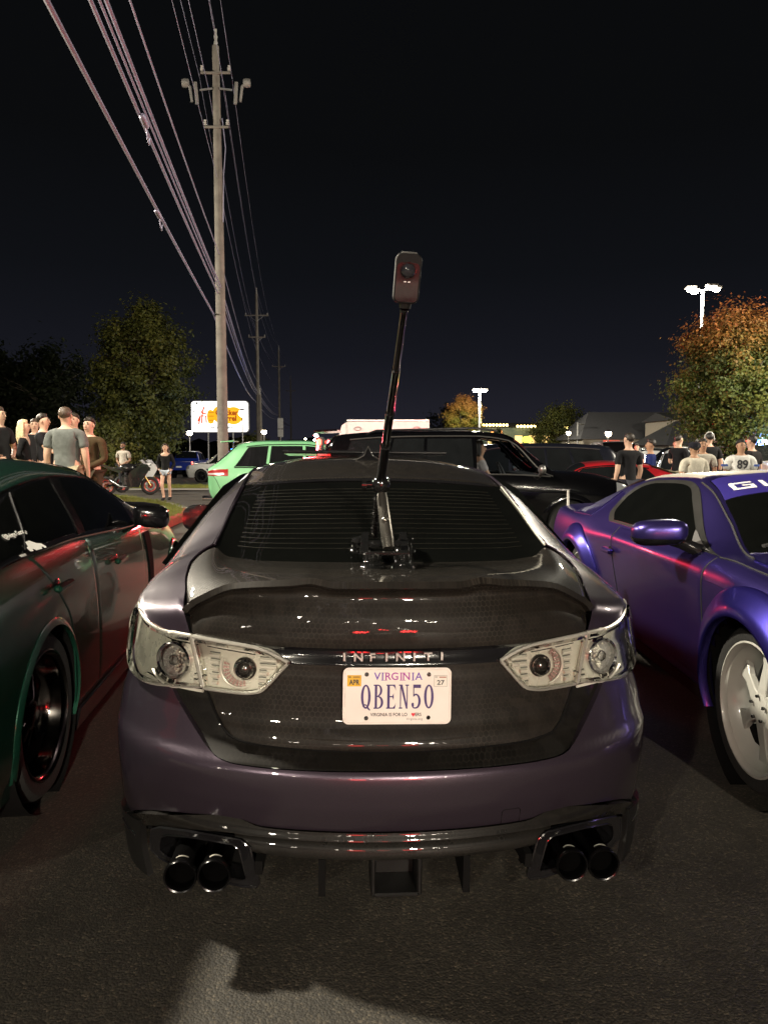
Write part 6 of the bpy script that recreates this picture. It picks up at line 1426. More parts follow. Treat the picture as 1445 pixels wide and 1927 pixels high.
MB().box((0, .12, 1.74), (1.2, .36, .03), Matrix.Rotation(rad(3), 3, 'X'), .01).build('roof_spoiler', M_BLK, BLK)
M_INT = mat('dark cabin trim', (.015, .015, .016), .7)
for sx in (-.42, .42):
    st = MB().box((sx, 2.45, .85), (.52, .55, .16), None, .05); st.box((sx, 2.22, 1.17), (.50, .14, .60), Matrix.Rotation(rad(12), 3, 'X'), .05); st.box((sx, 2.16, 1.53), (.26, .10, .16), None, .04); st.build('front_seat', M_INT, BLK)
MB().box((0, 3.28, .98), (1.6, .45, .20), None, .05).build('dashboard', M_INT, BLK)
MB().box((0, 2.2, .62), (1.7, 3.0, .06)).build('cabin_floor', M_INT, BLK)
wmb = MB().tube([(.42+.19*math.cos(t), 2.88-.08*math.sin(t), 1.08+.17*math.sin(t)) for t in np.linspace(0, 2*math.pi, 20)[:-1]], .016, 6, closed=True); wmb.build('steering_wheel', M_INT, BLK)
# --- pickup and police sport utility vehicle on the road at left
M_BLUE = paint('bright blue paint', (.012, .035, .30), .05, .35, .3, .9)
PICK, _ = car('blue_pickup', 'blue pickup truck seen from behind on the road at left', 'truck', -14.85, 54.0, rad(-2), 'pickup', 5.4, 2.0, 1.95, M_BLUE, tail='on', wh=.40)
M_WCAR = paint('white car paint', (.55, .55, .54), .02, .4, 0, .9)
POL, pb_ = car('police_suv', 'white police vehicle with flashing blue roof lights stopped beside the blue pickup', 'police car', -6.2, 42.0, rad(80), 'suv', 4.9, 2.0, 1.74, M_WCAR, tail='off', wh=.37, rim=M_GLOSSB)
def lightbar(r, c, cols, rot=0.0, power=0.0, pc=(.1, .3, 1), n=4, wd=1.15):
    b = MB().box(c, (wd, .26, .05), None, .015).build('light_bar', M_GLOSSB, r)
    for k in range(n):
        MB().box((c[0]-wd/2+wd*(k+.5)/n, c[1], c[2]+.06), (wd/n*.86, .22, .09), None, .03).build('beacon', glow('beacon %s' % (cols[k % len(cols)],), *{'b': ((.02, .12, 1), 60.0), 'r': ((1, .02, .03), 50.0), 'B': ((.03, .25, 1), 22.0), 'w': ((.9, .95, 1), 40.0), 'o': ((.05, .05, .08), .2)}[cols[k % len(cols)]]), b)
    if power:
        ld = bpy.data.lights.new('beacon_light', 'POINT'); ld.energy = power; ld.color = pc; ld.shadow_soft_size = .15
        lo = bpy.data.objects.new('beacon_light', ld); COL.objects.link(lo); lo.parent = r; lo.location = (c[0], c[1], c[2]+.25)
lightbar(POL, (0, 2.2, 1.77), 'bB', power=220)
pb_.rect('door_stripe', 1.2, 3.6, 1.45, 1.85, mat('dark blue livery stripe', (.02, .03, .08), .5), POL, d=.004, sg=1); pb_.rect('door_stripe', 1.2, 3.6, 1.45, 1.85, mat('dark blue livery stripe', (.02, .03, .08), .5), POL, d=.004, sg=-1)
# --- patrol car added unseen behind the black vehicle, whose red lamps wash the truck and the pole
PO2, _ = car('added_patrol_car', 'patrol car with red roof lights hidden behind the black sport utility vehicle', 'police car', 1.4, 25.6, rad(-86), 'coupe', 4.8, 1.9, 1.44, M_BLK)
lightbar(PO2, (0, 2.1, 1.47), 'rr', power=1300, pc=(1, .06, .08))
# --- box truck
BOX = root('box_truck', 'white box truck body washed by red light above the black sport utility vehicle', 'truck', (.16, 31.0, gz(.1, 31)), rad(90))
bx = MB().box((0, .0, 2.0), (2.2, 3.30, 1.60), None, .06); bx.build('cargo_box', mat('white truck body', (.66, .64, .64), .45, var=.06), BOX)
for zz in (2.80, 1.20): MB().box((-1.115, 0, zz), (.03, 3.30, .06), None, .008).build('corner_rail', mat('bright aluminium', (.6, .6, .6), .3, .8), BOX)
for yy in (-1.15, 1.2): MB().tube([(-1.125+.0, yy+.13*math.cos(t), 2.47+.07*math.sin(t)) for t in np.linspace(0, 2*math.pi, 16)[:-1]], .018, 5, closed=True).build('oval_vent', mat('grey plastic', (.25, .25, .25), .5), BOX)
nz_ = MB(); nz_.prism([(1.62, 2.76), (1.85, 2.60), (1.95, 2.25), (1.95, 1.5), (1.62, 1.5)], lambda p: (-1.02, p[0], p[1]), lambda p: (1.02, p[0], p[1])); nz_.build('air_deflector', mat('white truck body', (.66, .64, .64), .45, var=.06), BOX, smooth=False)
MB().box((0, 2.4, 1.1), (2.0, 1.5, 1.3), None, .12).build('cab', mat('white truck body', (.66, .64, .64), .45), BOX)
MB().box((0, .4, .42), (1.0, 5.2, .2), None, .02).build('chassis', M_DARK, BOX)
for yy in (-1.0, 2.4):
    for sx in (-.95, .95): MB().lathe([(.2, -.12), (.42, -.12), (.44, 0), (.42, .12), (.2, .12)], 20, (sx, yy, .44), 'X').build('wheel', M_TYRE, BOX)
# --- right hand background traffic
GRB = 'cars in the crowded lot at right'
M_NAVY = paint('black blue paint', (.006, .007, .014), .1, .3, .3, 1.0)
DK, _ = car('dark_wagon', 'black wagon with blue lights mirrored in its glass behind the red coupe', 'car', 4.95, 16.2, rad(90), 'suv', 4.7, 1.9, 1.62, M_NAVY, GRB, tail='none', trim=M_TRIMG)
RC, _ = car('red_coupe', 'low red coupe with black windows parked before the black wagon', 'car', 5.9, 13.75, rad(86), 'coupe', 4.3, 1.86, 1.27, paint('bright red paint', (.42, .012, .02), .1, .32, .2, 1.0), GRB, tail='none')
WC, _ = car('white_suv', 'white tall car facing the camera with blinding headlamps beside the man in black', 'car', 10.75, 36.5, rad(176), 'suv', 4.7, 1.9, 1.95, M_WCAR, GRB, head=90.0)
PB, _ = car('pale_hatchback', 'pale blue white hatchback behind the man in a dark tee', 'car', 8.75, 21.5, rad(160), 'crossover', 4.3, 1.8, 1.50, paint('pale blue white paint', (.55, .62, .68), .05, .4, .1, .9), GRB)
OC, _ = car('orange_pickup', 'copper orange pickup with one glaring amber headlamp behind the patterned shirt', 'car', 14.78, 36.0, rad(180), 'pickup', 5.2, 2.0, 1.92, paint('copper orange paint', (.30, .085, .025), .3, .3, .5, 1.0), GRB, head=41.0)
PC3, _ = car('police_cruiser', 'police cruiser with blue and white lights at the right edge of the frame', 'police car', 13.7, 29.4, rad(181), 'suv', 4.9, 2.0, 1.75, M_WCAR, GRB, head=60.0)
lightbar(PC3, (0, 2.2, 1.78), 'bwBr', power=350, pc=(.15, .25, 1))
for k, (x, y, a, kd, cc, lb, tl) in enumerate((
        (14.9, 33.0, 95, 'coupe', (.05, .05, .055), 'charcoal car deep in the crowd under the maple', None), (18.0, 40.0, 85, 'suv', (.30, .30, .31), 'silver tall car parked beyond the maple', 'on'),
        (12.6, 41.0, 10, 'coupe', (.02, .02, .02), 'black saloon car seen tail on between the people', 'on'), (16.4, 45.5, 4, 'suv', (.4, .4, .4), 'grey tall car seen tail on far behind the crowd', 'on'),
        (11.0, 47.0, 92, 'coupe', (.2, .02, .02), 'maroon car far down the lot before the grey roofed building', None), (15.9, 58.0, 88, 'suv', (.03, .04, .08), 'navy tall car far down the lot near the restaurant', None),
        (9.4, 33.5, 178, 'coupe', (.10, .11, .12), 'dark grey car behind the white car with headlamps lit', None), (9.0, 55.0, 90, 'coupe', (.03, .03, .035), 'small black car before the yellow restaurant windows', None))):
    car('parked_car', lb, 'car', x, y, rad(a), kd, 4.5, 1.85, 1.45 if kd == 'coupe' else 1.72, paint('lot paint %d' % k, cc, .1, .35, .3, .8), GRB, tail=tl, head=14.0 if k in (6,) else None)
# --- a car behind the photographer whose brake lights glow in the bumper
BK, _ = car('parked_car', 'car standing behind the photographer with its brake lights on', 'car', .40, -2.5, rad(180-4), 'coupe', 4.5, 1.85, 1.42, M_NAVY, tail='none')
for sx in (-.62, .62):
    l_ = MB().box((sx, -.02, .80), (.40, .05, .16), None, .02).build('brake_lamp', glow('strong brake lamp', (1, .03, .03), 60.0), BK)
MB().box((0, -.02, 1.02), (.30, .03, .03), None, .008).build('high_brake_lamp', glow('strong brake lamp', (1, .03, .03), 60.0), BK)
# --- sport motorcycle on the island edge
MO = root('sport_motorcycle', 'black sport motorcycle with red wheels parked by the grass island', 'motorcycle', (-8.45, 24.6, gz(-8.4, 24.6)), rad(-62))
M_RW = mat('red wheel paint', (.40, .05, .04), .35, .2, .5)
def bwheel(y, r, nm='wheel'):
    w_ = MB().tube([(0, y+(r-.055)*math.cos(t), r+(r-.055)*math.sin(t)) for t in np.linspace(0, 2*math.pi, 33)[:-1]], .058, 10, closed=True).build(nm, M_TYRE, MO)
    MB().lathe([(r-.10, -.04), (r-.075, 0), (r-.10, .04), (r-.125, .03), (r-.125, -.03), (r-.10, -.04)], 30, (0, y, r), 'X').build('rim', M_RW, w_)
    for k in range(6):
        a = 2*math.pi*k/6; MB().tube([(0, y+.03*math.cos(a), r+.03*math.sin(a)), (0, y+(r-.11)*math.cos(a+.15), r+(r-.11)*math.sin(a+.15))], [.028, .018], 6).build('spoke', M_RW, w_)
    MB().lathe([(.15, .06), (.15, .066), (.09, .066), (.09, .06)], 24, (0, y, r), 'X').build('brake_disc', M_ALLOY, w_)
bwheel(.70, .30); bwheel(-.68, .31)
for sx in (-.095, .095): MB().tube([(sx, .70, .30), (sx, .52, .62), (sx, .40, .86)], [.028, .026, .03], 8).build('fork', mat('gold fork tube', (.4, .28, .1), .3, .8), MO)
M_FAIR = mat('gloss black fairing', (.012, .012, .013), .2, .1, .8)
fr = MB()
for sx in (-1, 1): fr.prism([(.62, .78), (.50, .98), (.30, .95), (.05, .80), (-.12, .50), (-.05, .28), (.30, .26), (.42, .50)], lambda p: (sx*.17, p[0], p[1]), lambda p: (sx*.215, p[0], p[1]))
fr.prism([(.70, .80), (.62, 1.00), (.45, 1.04), (.30, .98), (.45, .78)], lambda p: (-.16, p[0], p[1]), lambda p: (.16, p[0], p[1])); fr.build('fairing', M_FAIR, MO, smooth=False)
MB().ball((0, .02, .90), 1, 16, (.17, .30, .15)).build('fuel_tank', M_FAIR, MO)
MB().prism([(-.18, .80), (-.30, .84), (-.62, .98), (-.88, 1.06), (-.86, .98), (-.55, .84), (-.20, .72)], lambda p: (-.12, p[0], p[1]), lambda p: (.12, p[0], p[1])).build('tail_cowl', M_FAIR, MO, smooth=False)
MB().box((0, -.30, .865), (.24, .34, .06), Matrix.Rotation(rad(-14), 3, 'X'), .025).build('seat', M_RUB, MO)
MB().box((0, .05, .48), (.30, .50, .36), None, .06).build('engine', mat('grey engine alloy', (.12, .12, .12), .4, .7), MO)
MB().tube([(.07, -.05, .42), (.07, -.68, .31)], .035, 8).tube([(-.07, -.05, .42), (-.07, -.68, .31)], .035, 8).build('swing_arm', M_GBLK, MO)
MB().tube([(.14, .1, .28), (.17, -.3, .30), (.20, -.62, .52)], [.03, .04, .05], 10).build('exhaust', M_ALLOY, MO)
MB().prism([(.62, .99), (.46, 1.17), (.38, 1.14), (.50, 1.02)], lambda p: (-.13, p[0], p[1]), lambda p: (.13, p[0], p[1])).build('windshield', mat('smoked screen', (.35, .35, .38), .1, 0, .6), MO, smooth=False)
MB().tube([(-.33, .30, .98), (-.20, .40, 1.0), (0, .42, 1.0), (.20, .40, 1.0), (.33, .30, .98)], .016, 6).build('handlebar', M_GBLK, MO)
for sx in (-.34, .34): MB().ball((sx, .52, 1.10), .05, 10, (1.4, .5, .8)).build('mirror', M_GBLK, MO)
MB().box((0, .70, .88), (.24, .03, .07), None, .02).build('headlamp', mat('headlamp glass', (.35, .36, .38), .1, .5, .8), MO)
# a second bike, half hidden
MO2 = copy_tree(MO, None, 'second motorcycle with a white front fairing, half hidden behind the black one'); MO2.location = (-8.95, 27.2, gz(-8.95, 27.2)); MO2.rotation_euler = (0, 0, rad(-40))
for c in MO2.children:
    if c.name.startswith('fairing'): c.data = c.data.copy(); c.data.materials[0] = mat('white fairing', (.55, .55, .56), .3, 0, .6)
# ================================================================ people
M_SKIN = {k: mat('skin '+k, c, .55, var=.08, spec=.35) for k, c in dict(light=(.52, .33, .24), tan=(.38, .22, .14), brown=(.20, .11, .07), dark=(.10, .055, .035)).items()}
def cloth(c): return mat('cloth %.3f %.3f %.3f' % c, c, .85, var=.2, scale=12, bump=.35, bscale=30, spec=.15)
def hairm(c): return mat('hair %.3f' % c[0], c, .5, var=.35, scale=40, bump=.5, bscale=120)
_DG = None
def skin(name, verts, edges, radii, m, parent, sub=2, rootv=0):
    me = bpy.data.meshes.new(name); me.from_pydata([tuple(v) for v in verts], edges, [])
    o = bpy.data.objects.new(name, me); COL.objects.link(o)
    o.modifiers.new('s', 'SKIN'); sv = me.skin_vertices[0].data
    for i, r in enumerate(radii):
        sv[i].radius = r if isinstance(r, tuple) else (r, r); sv[i].use_root = (i == rootv)
    if sub:
        q = o.modifiers.new('d', 'SUBSURF'); q.levels = sub; q.render_levels = sub
    dg = bpy.context.evaluated_depsgraph_get(); me2 = bpy.data.meshes.new_from_object(o.evaluated_get(dg))
    bpy.data.objects.remove(o); bpy.data.meshes.remove(me); me2.name = name; me2.materials.clear(); me2.materials.append(m)
    me2.polygons.foreach_set('use_smooth', [True]*len(me2.polygons)); return link(name, me2, parent)
def person(label, x, y, face, h=1.76, skin_c='light', shirt=(.02, .02, .02), trousers=(.03, .03, .04), hair=(.03, .02, .015), hair_len=0, arms=('down', 'down'), legs='stand', sleeves='short', shorts=False, bulk=1.0, female=False, z=None, cap=None, beard=False, head_turn=0.0, group=None, eyes=True, sit=0.0, shoes=(.02, .02, .02)):
    """face: heading in degrees, 0 = away from the camera, 180 = towards it; the figure looks along its local +y"""
    z0 = (gz(x, y) if z is None else z); r = root('person', label, 'person', (x, y, z0), rad(face), group); k = h/1.76; r.scale = (k, k, k)
    msk = M_SKIN[skin_c]; b = bulk; sw = (.175 if female else .20)*(.9+.1*b)
    V = []; E = []; Rd = []
    def add(p, rr, par=None): 
        V.append(p); Rd.append(rr)
        if par is not None: E.append((par, len(V)-1))
        return len(V)-1
    pz = .95-sit
    pel = add((0, 0, pz), (.145*b, .105*b)); spn = add((0, .005, pz+.17), (.135*b*(.88 if female else 1), .10*b), pel); che = add((0, 0, pz+.36), (.165*b, .11*b), spn); upp = add((0, -.005, pz+.475), (.12, .08), che)
    nek = add((0, .0, pz+.555), .052 if not female else .045, upp)
    hd0 = len(V)
    jaw = add((0, .020, pz+.632), (.066, .072), nek); mid = add((0, .010, pz+.70), (.086, .100), jaw); crn = add((0, .0, pz+.768), (.076, .090), mid)
    J = {}
    for s_, sx in (('L', -1), ('R', 1)):
        mode = arms[0 if sx < 0 else 1]
        sh = add((sx*sw, 0, pz+.455), .058*min(b, 1.15), upp)
        if mode == 'down': el, wr, hn = (sx*(sw+.045*b), -.02, pz+.17), (sx*(sw+.05*b), .05, pz-.07), (sx*(sw+.045*b), .07, pz-.16)
        elif mode == 'cross': el, wr, hn = (sx*(sw+.06), .06, pz+.19), (sx*.04, .20*b+.03, pz+.22), (-sx*.05, .21*b+.03, pz+.24)
        elif mode == 'pocket': el, wr, hn = (sx*(sw+.09), -.05, pz+.19), (sx*(sw+.01), .08, pz+.01), (sx*(sw-.03), .10, pz-.05)
        elif mode == 'hip': el, wr, hn = (sx*(sw+.17), -.04, pz+.22), (sx*(sw+.0), .06, pz+.10), (sx*(sw-.04), .09, pz+.08)
        elif mode == 'hold': el, wr, hn = (sx*(sw+.04), .02, pz+.18), (sx*(sw-.03), .23, pz+.24), (sx*(sw-.06), .30, pz+.28)
        elif mode == 'fwd': el, wr, hn = (sx*(sw+.02), .12, pz+.25), (sx*(sw-.02), .34, pz+.16), (sx*(sw-.03), .42, pz+.14)
        elif mode == 'clasp': el, wr, hn = (sx*(sw+.05), -.01, pz+.18), (sx*.06, .17*b, pz+.05), (sx*.02, .19*b, pz+.02)
        else: el, wr, hn = mode
        e_ = add(el, .043*min(b, 1.2), sh); w_ = add(wr, .029, e_); hv = add(hn, (.040, .020), w_); J[s_] = (sh, e_, w_, Vector(wr), Vector(hn))
    for s_, sx in (('L', -1), ('R', 1)):
        hp = add((sx*.095*b, 0, pz-.06), .088*b, pel)
        if legs == 'walk': kn, an, to = ((sx*.08, .12*sx+.05, .50), (sx*.05, .16*sx-.06, .10), (sx*.05, .16*sx+.08, .04))
        elif legs == 'sit': kn, an, to = ((sx*.16, .42, pz-.02), (sx*.17, .40, .14), (sx*.17, .54, .05))
        else: kn, an, to = ((sx*.115*b, .015, .50), (sx*.125*b, -.01, .09), (sx*.14*b, .13, .04))
        k_ = add(kn, .058*min(b, 1.2), hp); a_ = add(an, .040, k_); t_ = add(to, (.042, .035), a_); J['g'+s_] = (hp, k_, a_, t_)
    skin('body', V, E, Rd, msk, r)
    # hands: five fingers each, rooted in the palm
    for s_ in 'LR':
        wr, hn = J[s_][3], J[s_][4]; d = (hn-wr).normalized(); side = d.cross(Vector((0, 1, .3))).normalized(); cur = side.cross(d).normalized(); f = MB()
        for q in range(4):
            o = hn+side*(-.027+.018*q)+d*.02; L_ = (.070, .080, .075, .058)[q]; f.tube([o, o+d*L_*.5+cur*.006, o+d*L_*.8+cur*.024, o+d*L_*.85+cur*.04], [.0095, .009, .008, .006], 6)
        o = hn-d*.02+side*.03*(1 if s_ == 'L' else -1); f.tube([o, o+d*.03+side*.025*(1 if s_ == 'L' else -1), o+d*.065+side*.025*(1 if s_ == 'L' else -1)+cur*.01], [.012, .011, .008], 6)
        f.build('fingers', msk, r)['kind'] = 'stuff'
    hz = pz+.70; ht = Matrix.Rotation(rad(head_turn), 3, 'Z')
    def H(p): return ht @ Vector((p[0], p[1], 0))+Vector((0, .008, p[2]+hz))
    fa = MB(); fa.tube([H((0, .082, .018)), H((0, .099, -.020)), H((0, .084, -.033))], [.008, .013, .008], 8)
    for sx in (-1, 1): fa.ball(H((sx*.083, -.005, -.005)), .026, 8, (.4, .7, 1.1))
    fa.build('nose_and_ears', msk, r)['kind'] = 'stuff'
    if eyes:
        for sx in (-1, 1): MB().ball(H((sx*.032, .080, .018)), .012, 8, (1.2, .6, .7)).build('eye', mat('dark eye', (.015, .012, .01), .3), r)
        MB().tube([H((-.024, .082, -.058)), H((0, .089, -.056)), H((.024, .082, -.058))], .006, 6).build('mouth', mat('lips', (.30, .12, .10), .5), r)
        MB().tube([H((-.045, .080, .038)), H((-.02, .088, .042))], .005, 5).tube([H((.045, .080, .038)), H((.02, .088, .042))], .005, 5).build('eyebrows', hairm(hair), r)
    # hair: a shell over the skull, longer at the back if wanted
    mh = hairm(hair); hb_ = MB(); a = MB().ball((0, 0, 0), 1, 18); VV = []
    for vx, vy, vz in a.V:
        q = Vector((vx*.088, vy*.104-.012, vz*.090+.042))
        lim = .16+.8*vy if vy > -.25 else -1.2
        if vz < lim:
            sh_ = min(1, (lim-vz)*2.2); q = q.lerp(Vector((0, -.01, .03)), .45*sh_)
        wv = .006*math.sin(19*vx+3)*math.sin(17*vy+1)+.004*math.sin(41*vz+11*vx); VV.append(H(q*(1+wv*4)))
    hb_.add(VV, a.F)
    if hair_len:
        for q in range(26):
            t = rad(150+240*q/25-90-30); px, py = .092*math.cos(t+rad(180)*0), -.02-.085*abs(math.sin(rad(180*q/25)))
            px = .095*math.cos(rad(180*q/25)); py = -.015-.090*math.sin(rad(180*q/25)); w_ = .012*math.sin(q*2.3)
            hb_.tube([H((px*.8, py*.8, .06)), H((px*1.05, py*1.05, -.03)), H((px*1.15+w_, py*1.15, -.03-hair_len*.5)), H((px*1.0+w_*2, py*1.0+w_, -.03-hair_len*(.9+.15*math.sin(q*1.7))))], [.020, .024, .022, .008], 6)
    hb_.build('hair', mh, r)
    if beard:
        bb = MB(); bb.tube([H((-.072, .01, -.03)), H((-.062, .05, -.065)), H((0, .082, -.085)), H((.062, .05, -.065)), H((.072, .01, -.03))], [.014, .022, .028, .022, .014], 8); bb.build('beard', mh, r)
    if cap is not None:
        cm = MB(); cm.lathe([(.108, .02), (.110, .06), (.095, .105), (.05, .128), (0, .132)], 20, H((0, -.005, .0)))
        cm.tube([H((0, .08, .045)), H((0, .19, .030))], [.075, .055], 10, flat=.12); cm.build('cap', cloth(cap), r)
    # clothes: a looser skin over part of the same skeleton
    def sub(idx, extra, rscale, name, m, cutv=None):
        mp = {}; v2 = []; r2 = []; e2 = []
        for i in idx: mp[i] = len(v2); v2.append(V[i]); q = Rd[i]; q = q if isinstance(q, tuple) else (q, q); r2.append((q[0]*rscale+.010, q[1]*rscale+.010))
        for a_, b_ in E:
            if a_ in mp and b_ in mp: e2.append((mp[a_], mp[b_]))
        for (fa_, fb_, t_, rr) in extra:
            p = Vector(V[fa_]).lerp(Vector(V[fb_]), t_); v2.append(tuple(p)); r2.append((rr, rr)); e2.append((mp[fa_], len(v2)-1))
        return skin(name, v2, e2, r2, m, r)
    sl = []; idx = [pel, spn, che, upp]; ex = []
    for s_ in 'LR':
        sh, e_, w_ = J[s_][:3]; idx.append(sh)
        if sleeves == 'long': idx += [e_]; ex.append((e_, w_, .97, .042))
        elif sleeves == 'short': ex.append((sh, e_, .72, .066*min(b, 1.2)))
    ex.append((upp, nek, .45, .058)); ex.append((pel, spn, -.35, .155*b))
    sub(idx, ex, 1.06, 'shirt', cloth(shirt))
    idx = [pel]; ex = []
    for s_ in 'LR':
        hp, k_, a_, t_ = J['g'+s_]; idx.append(hp)
        if shorts == 'tiny': ex.append((hp, k_, .30, .098))
        elif shorts: ex.append((hp, k_, .95, .085*min(b, 1.2)))
        else: idx.append(k_); ex.append((k_, a_, .95, .056))
    sub(idx, ex, 1.08, 'shorts' if shorts else 'trousers', cloth(trousers))
    for s_ in 'LR':
        a_ = Vector(V[J['g'+s_][2]]); t_ = Vector(V[J['g'+s_][3]]); d = t_-a_
        MB().tube([a_+Vector((0, -.05, -.035)), a_+Vector((0, -.02, -.03)), a_+d*.6+Vector((0, 0, -.01)), t_+d*.15+Vector((0, 0, .0)), t_+d*.35], [.03, .048, .050, .042, .012], 10, flat=1.0).build('shoe', cloth(shoes), r)
    return r, H, J, pz
GL = 'bystanders on the grass island'
def islz(x, y): return gz(x, y)+(mound(x, y) if in_isl(x, y) else 0)
def on_isl(px, Y): 
    x = (px-722.5)/1400*Y; return x, Y, islz(x, Y)
def islp(label, px, Y, face, **k):
    x, y, z = on_isl(px, Y); return person(label, x, y, face, z=z, group=GL, **k)
islp('man in a dark tee at the left edge of the frame, looking across', 4, 11.6, -100, h=1.86, shirt=(.02, .02, .022), skin_c='light', hair=(.06, .035, .02), arms=('hip', 'hip'))
islp('blonde woman in a black low cut top smiling at the group', 50, 12.6, -75, h=1.70, female=True, shirt=(.010, .010, .011), sleeves='long', hair=(.62, .50, .30), hair_len=.30, arms=('hip', 'hip'), bulk=.88)
islp('man in black half hidden behind the blonde woman', 70, 14.6, -160, h=1.78, shirt=(.014, .014, .016), hair=(.05, .03, .02))
islp('young man in a black tee beside the blonde woman, arm held forward', 86, 12.2, -85, h=1.80, shirt=(.010, .010, .012), hair=(.02, .014, .01), arms=('fwd', 'fwd'))
islp('heavy set man in a grey tee and khaki shorts seen from behind', 128, 10.7, 5, h=1.86, shirt=(.125, .135, .130), trousers=(.26, .22, .15), shorts=True, hair=(.07, .045, .03), bulk=1.16, eyes=False)
islp('man whose head shows behind the grey tee shoulder', 144, 13.2, 175, h=1.86, shirt=(.02, .02, .022), hair=(.025, .018, .012))
_p = islp('young man in a brown printed sweatshirt with folded hands', 172, 11.5, 168, h=1.76, shirt=(.060, .040, .020), sleeves='long', trousers=(.045, .035, .022), hair=(.02, .015, .012), arms=('clasp', 'clasp'), skin_c='light')
text_obj('FFF', .10, mat('faded pale print', (.30, .24, .14), .8), _p[0], 'shirt_print', Matrix.Translation((0, .135, 1.25)) @ Matrix.Rotation(rad(90), 4, 'X') @ Matrix.Rotation(rad(180), 4, 'Y'), .001, 1.1)
_x, _y = (234-722.5)/1400*26.3, 26.3
person('bearded man in a pale tee sitting behind the black motorcycle', _x, _y, 168, h=1.78, skin_c='brown', shirt=(.36, .33, .29), trousers=(.03, .03, .035), hair=(.012, .01, .01), beard=True, sit=.10, legs='stand', arms=('clasp', 'clasp'), z=gz(_x, _y)+.10)
person('young woman in black hoodie and short shorts walking with hands in pockets', (313-722.5)/1400*21.6, 21.6, 178, h=1.63, female=True, shirt=(.010, .010, .011), sleeves='long', trousers=(.36, .40, .46), shorts='tiny', hair=(.028, .015, .010), hair_len=.30, arms=('pocket', 'pocket'), legs='walk', bulk=.92, head_turn=8)
# driver of the black vehicle (seated inside it)
person('woman with dark pinned hair and patterned blouse sitting inside the black vehicle', 1.50, 11.72, -90, h=1.66, female=True, skin_c='tan', shirt=(.30, .27, .26), hair=(.020, .012, .010), hair_len=.10, arms=('fwd', 'fwd'), legs='sit', sit=.20, z=.10, bulk=1.1)
GR = 'crowd among the cars at right'
def rp(label, px, Y, face, **k):
    x = (px-722.5)/1400*Y; return person(label, x, Y, face, group=GR, **k)
rp('man in a black tee with bare arms standing before the blinding headlamps', 1181, 12.9, 20, h=1.74, shirt=(.010, .010, .012), hair=(.02, .014, .01), eyes=False)
rp('man in a dark blue jersey with vivid blue sleeves looking left', 1222, 14.2, 75, h=1.66, shirt=(.012, .020, .10), hair=(.015, .012, .01), skin_c='tan', arms=('hold', 'hold'))
rp('man in a black tee and khaki trousers seen side on with hands in front', 1274, 17.5, -60, h=1.82, shirt=(.010, .010, .012), trousers=(.25, .22, .16), hair=(.02, .015, .01), arms=('hold', 'hold'))
_s = rp('man in a cream patterned shirt and dark cap seen from behind', 1304, 12.3, 10, h=1.58, shirt=(.48, .45, .38), hair=(.015, .012, .01), cap=(.012, .012, .018), eyes=False, bulk=1.15, skin_c='tan')
rp('man facing the camera right behind the cream patterned shirt', 1319, 13.6, 172, h=1.66, shirt=(.40, .38, .33), hair=(.02, .015, .01), skin_c='tan')
rp('tall man in a black top with pale headphones, back turned', 1331, 16.6, 0, h=1.84, shirt=(.010, .010, .011), hair=(.012, .01, .01), eyes=False, bulk=1.1)
_j = rp('man in a white football jersey with the number 89', 1391, 12.6, 165, h=1.63, shirt=(.62, .62, .60), trousers=(.02, .02, .025), hair=(.012, .01, .01), skin_c='tan', bulk=1.12, head_turn=18)
M_NUM = mat('black jersey number', (.02, .02, .025), .7); M_SLV = mat('blue sleeve stripe', (.05, .10, .35), .7)
text_obj('89', .22, M_NUM, _j[0], 'jersey_number', Matrix.Translation((-.01, .150, 1.31)) @ Matrix.Rotation(rad(90), 4, 'X') @ Matrix.Rotation(rad(180), 4, 'Y'), .006, .85, bold=.004)
for sx in (-1, 1): MB().lathe([(.078, -.02), (.078, .02)], 14, (sx*.245, -.008, 1.30), 'Z').build('sleeve_stripe', M_SLV, _j[0])
rp('man in black beside the jersey with his face turned away', 1411, 14.0, 30, h=1.72, shirt=(.012, .010, .010), hair=(.012, .01, .01), eyes=False, bulk=1.1)
rp('person in pale clothes standing far off between the car roofs', 1268, 27.0, 170, h=1.84, shirt=(.35, .33, .30), hair=(.05, .03, .02))
rp('person in dark clothes far off beside the red sign wall', 1196, 26.0, 150, h=1.70, shirt=(.03, .03, .035), hair=(.02, .02, .02))
hp_ = MB(); hp_.tube([(.10*math.cos(t), .0, 1.66+.13*math.sin(t)) for t in np.linspace(rad(-10), rad(190), 16)], .012, 6); hp_.ball((-.098, 0, 1.64), .04, 10, (.5, 1, 1)).ball((.098, 0, 1.64), .04, 10, (.5, 1, 1))
_h = root('headphones', 'pale headphones worn by the tall man in a black top', 'headphones'); 
_t = [o for o in bpy.data.objects if o.get('label', '').startswith('tall man in a black top')][0]; _h.location = _t.location; _h.scale = _t.scale
hp_.build('headband', mat('pale plastic', (.5, .5, .48), .4), _h)
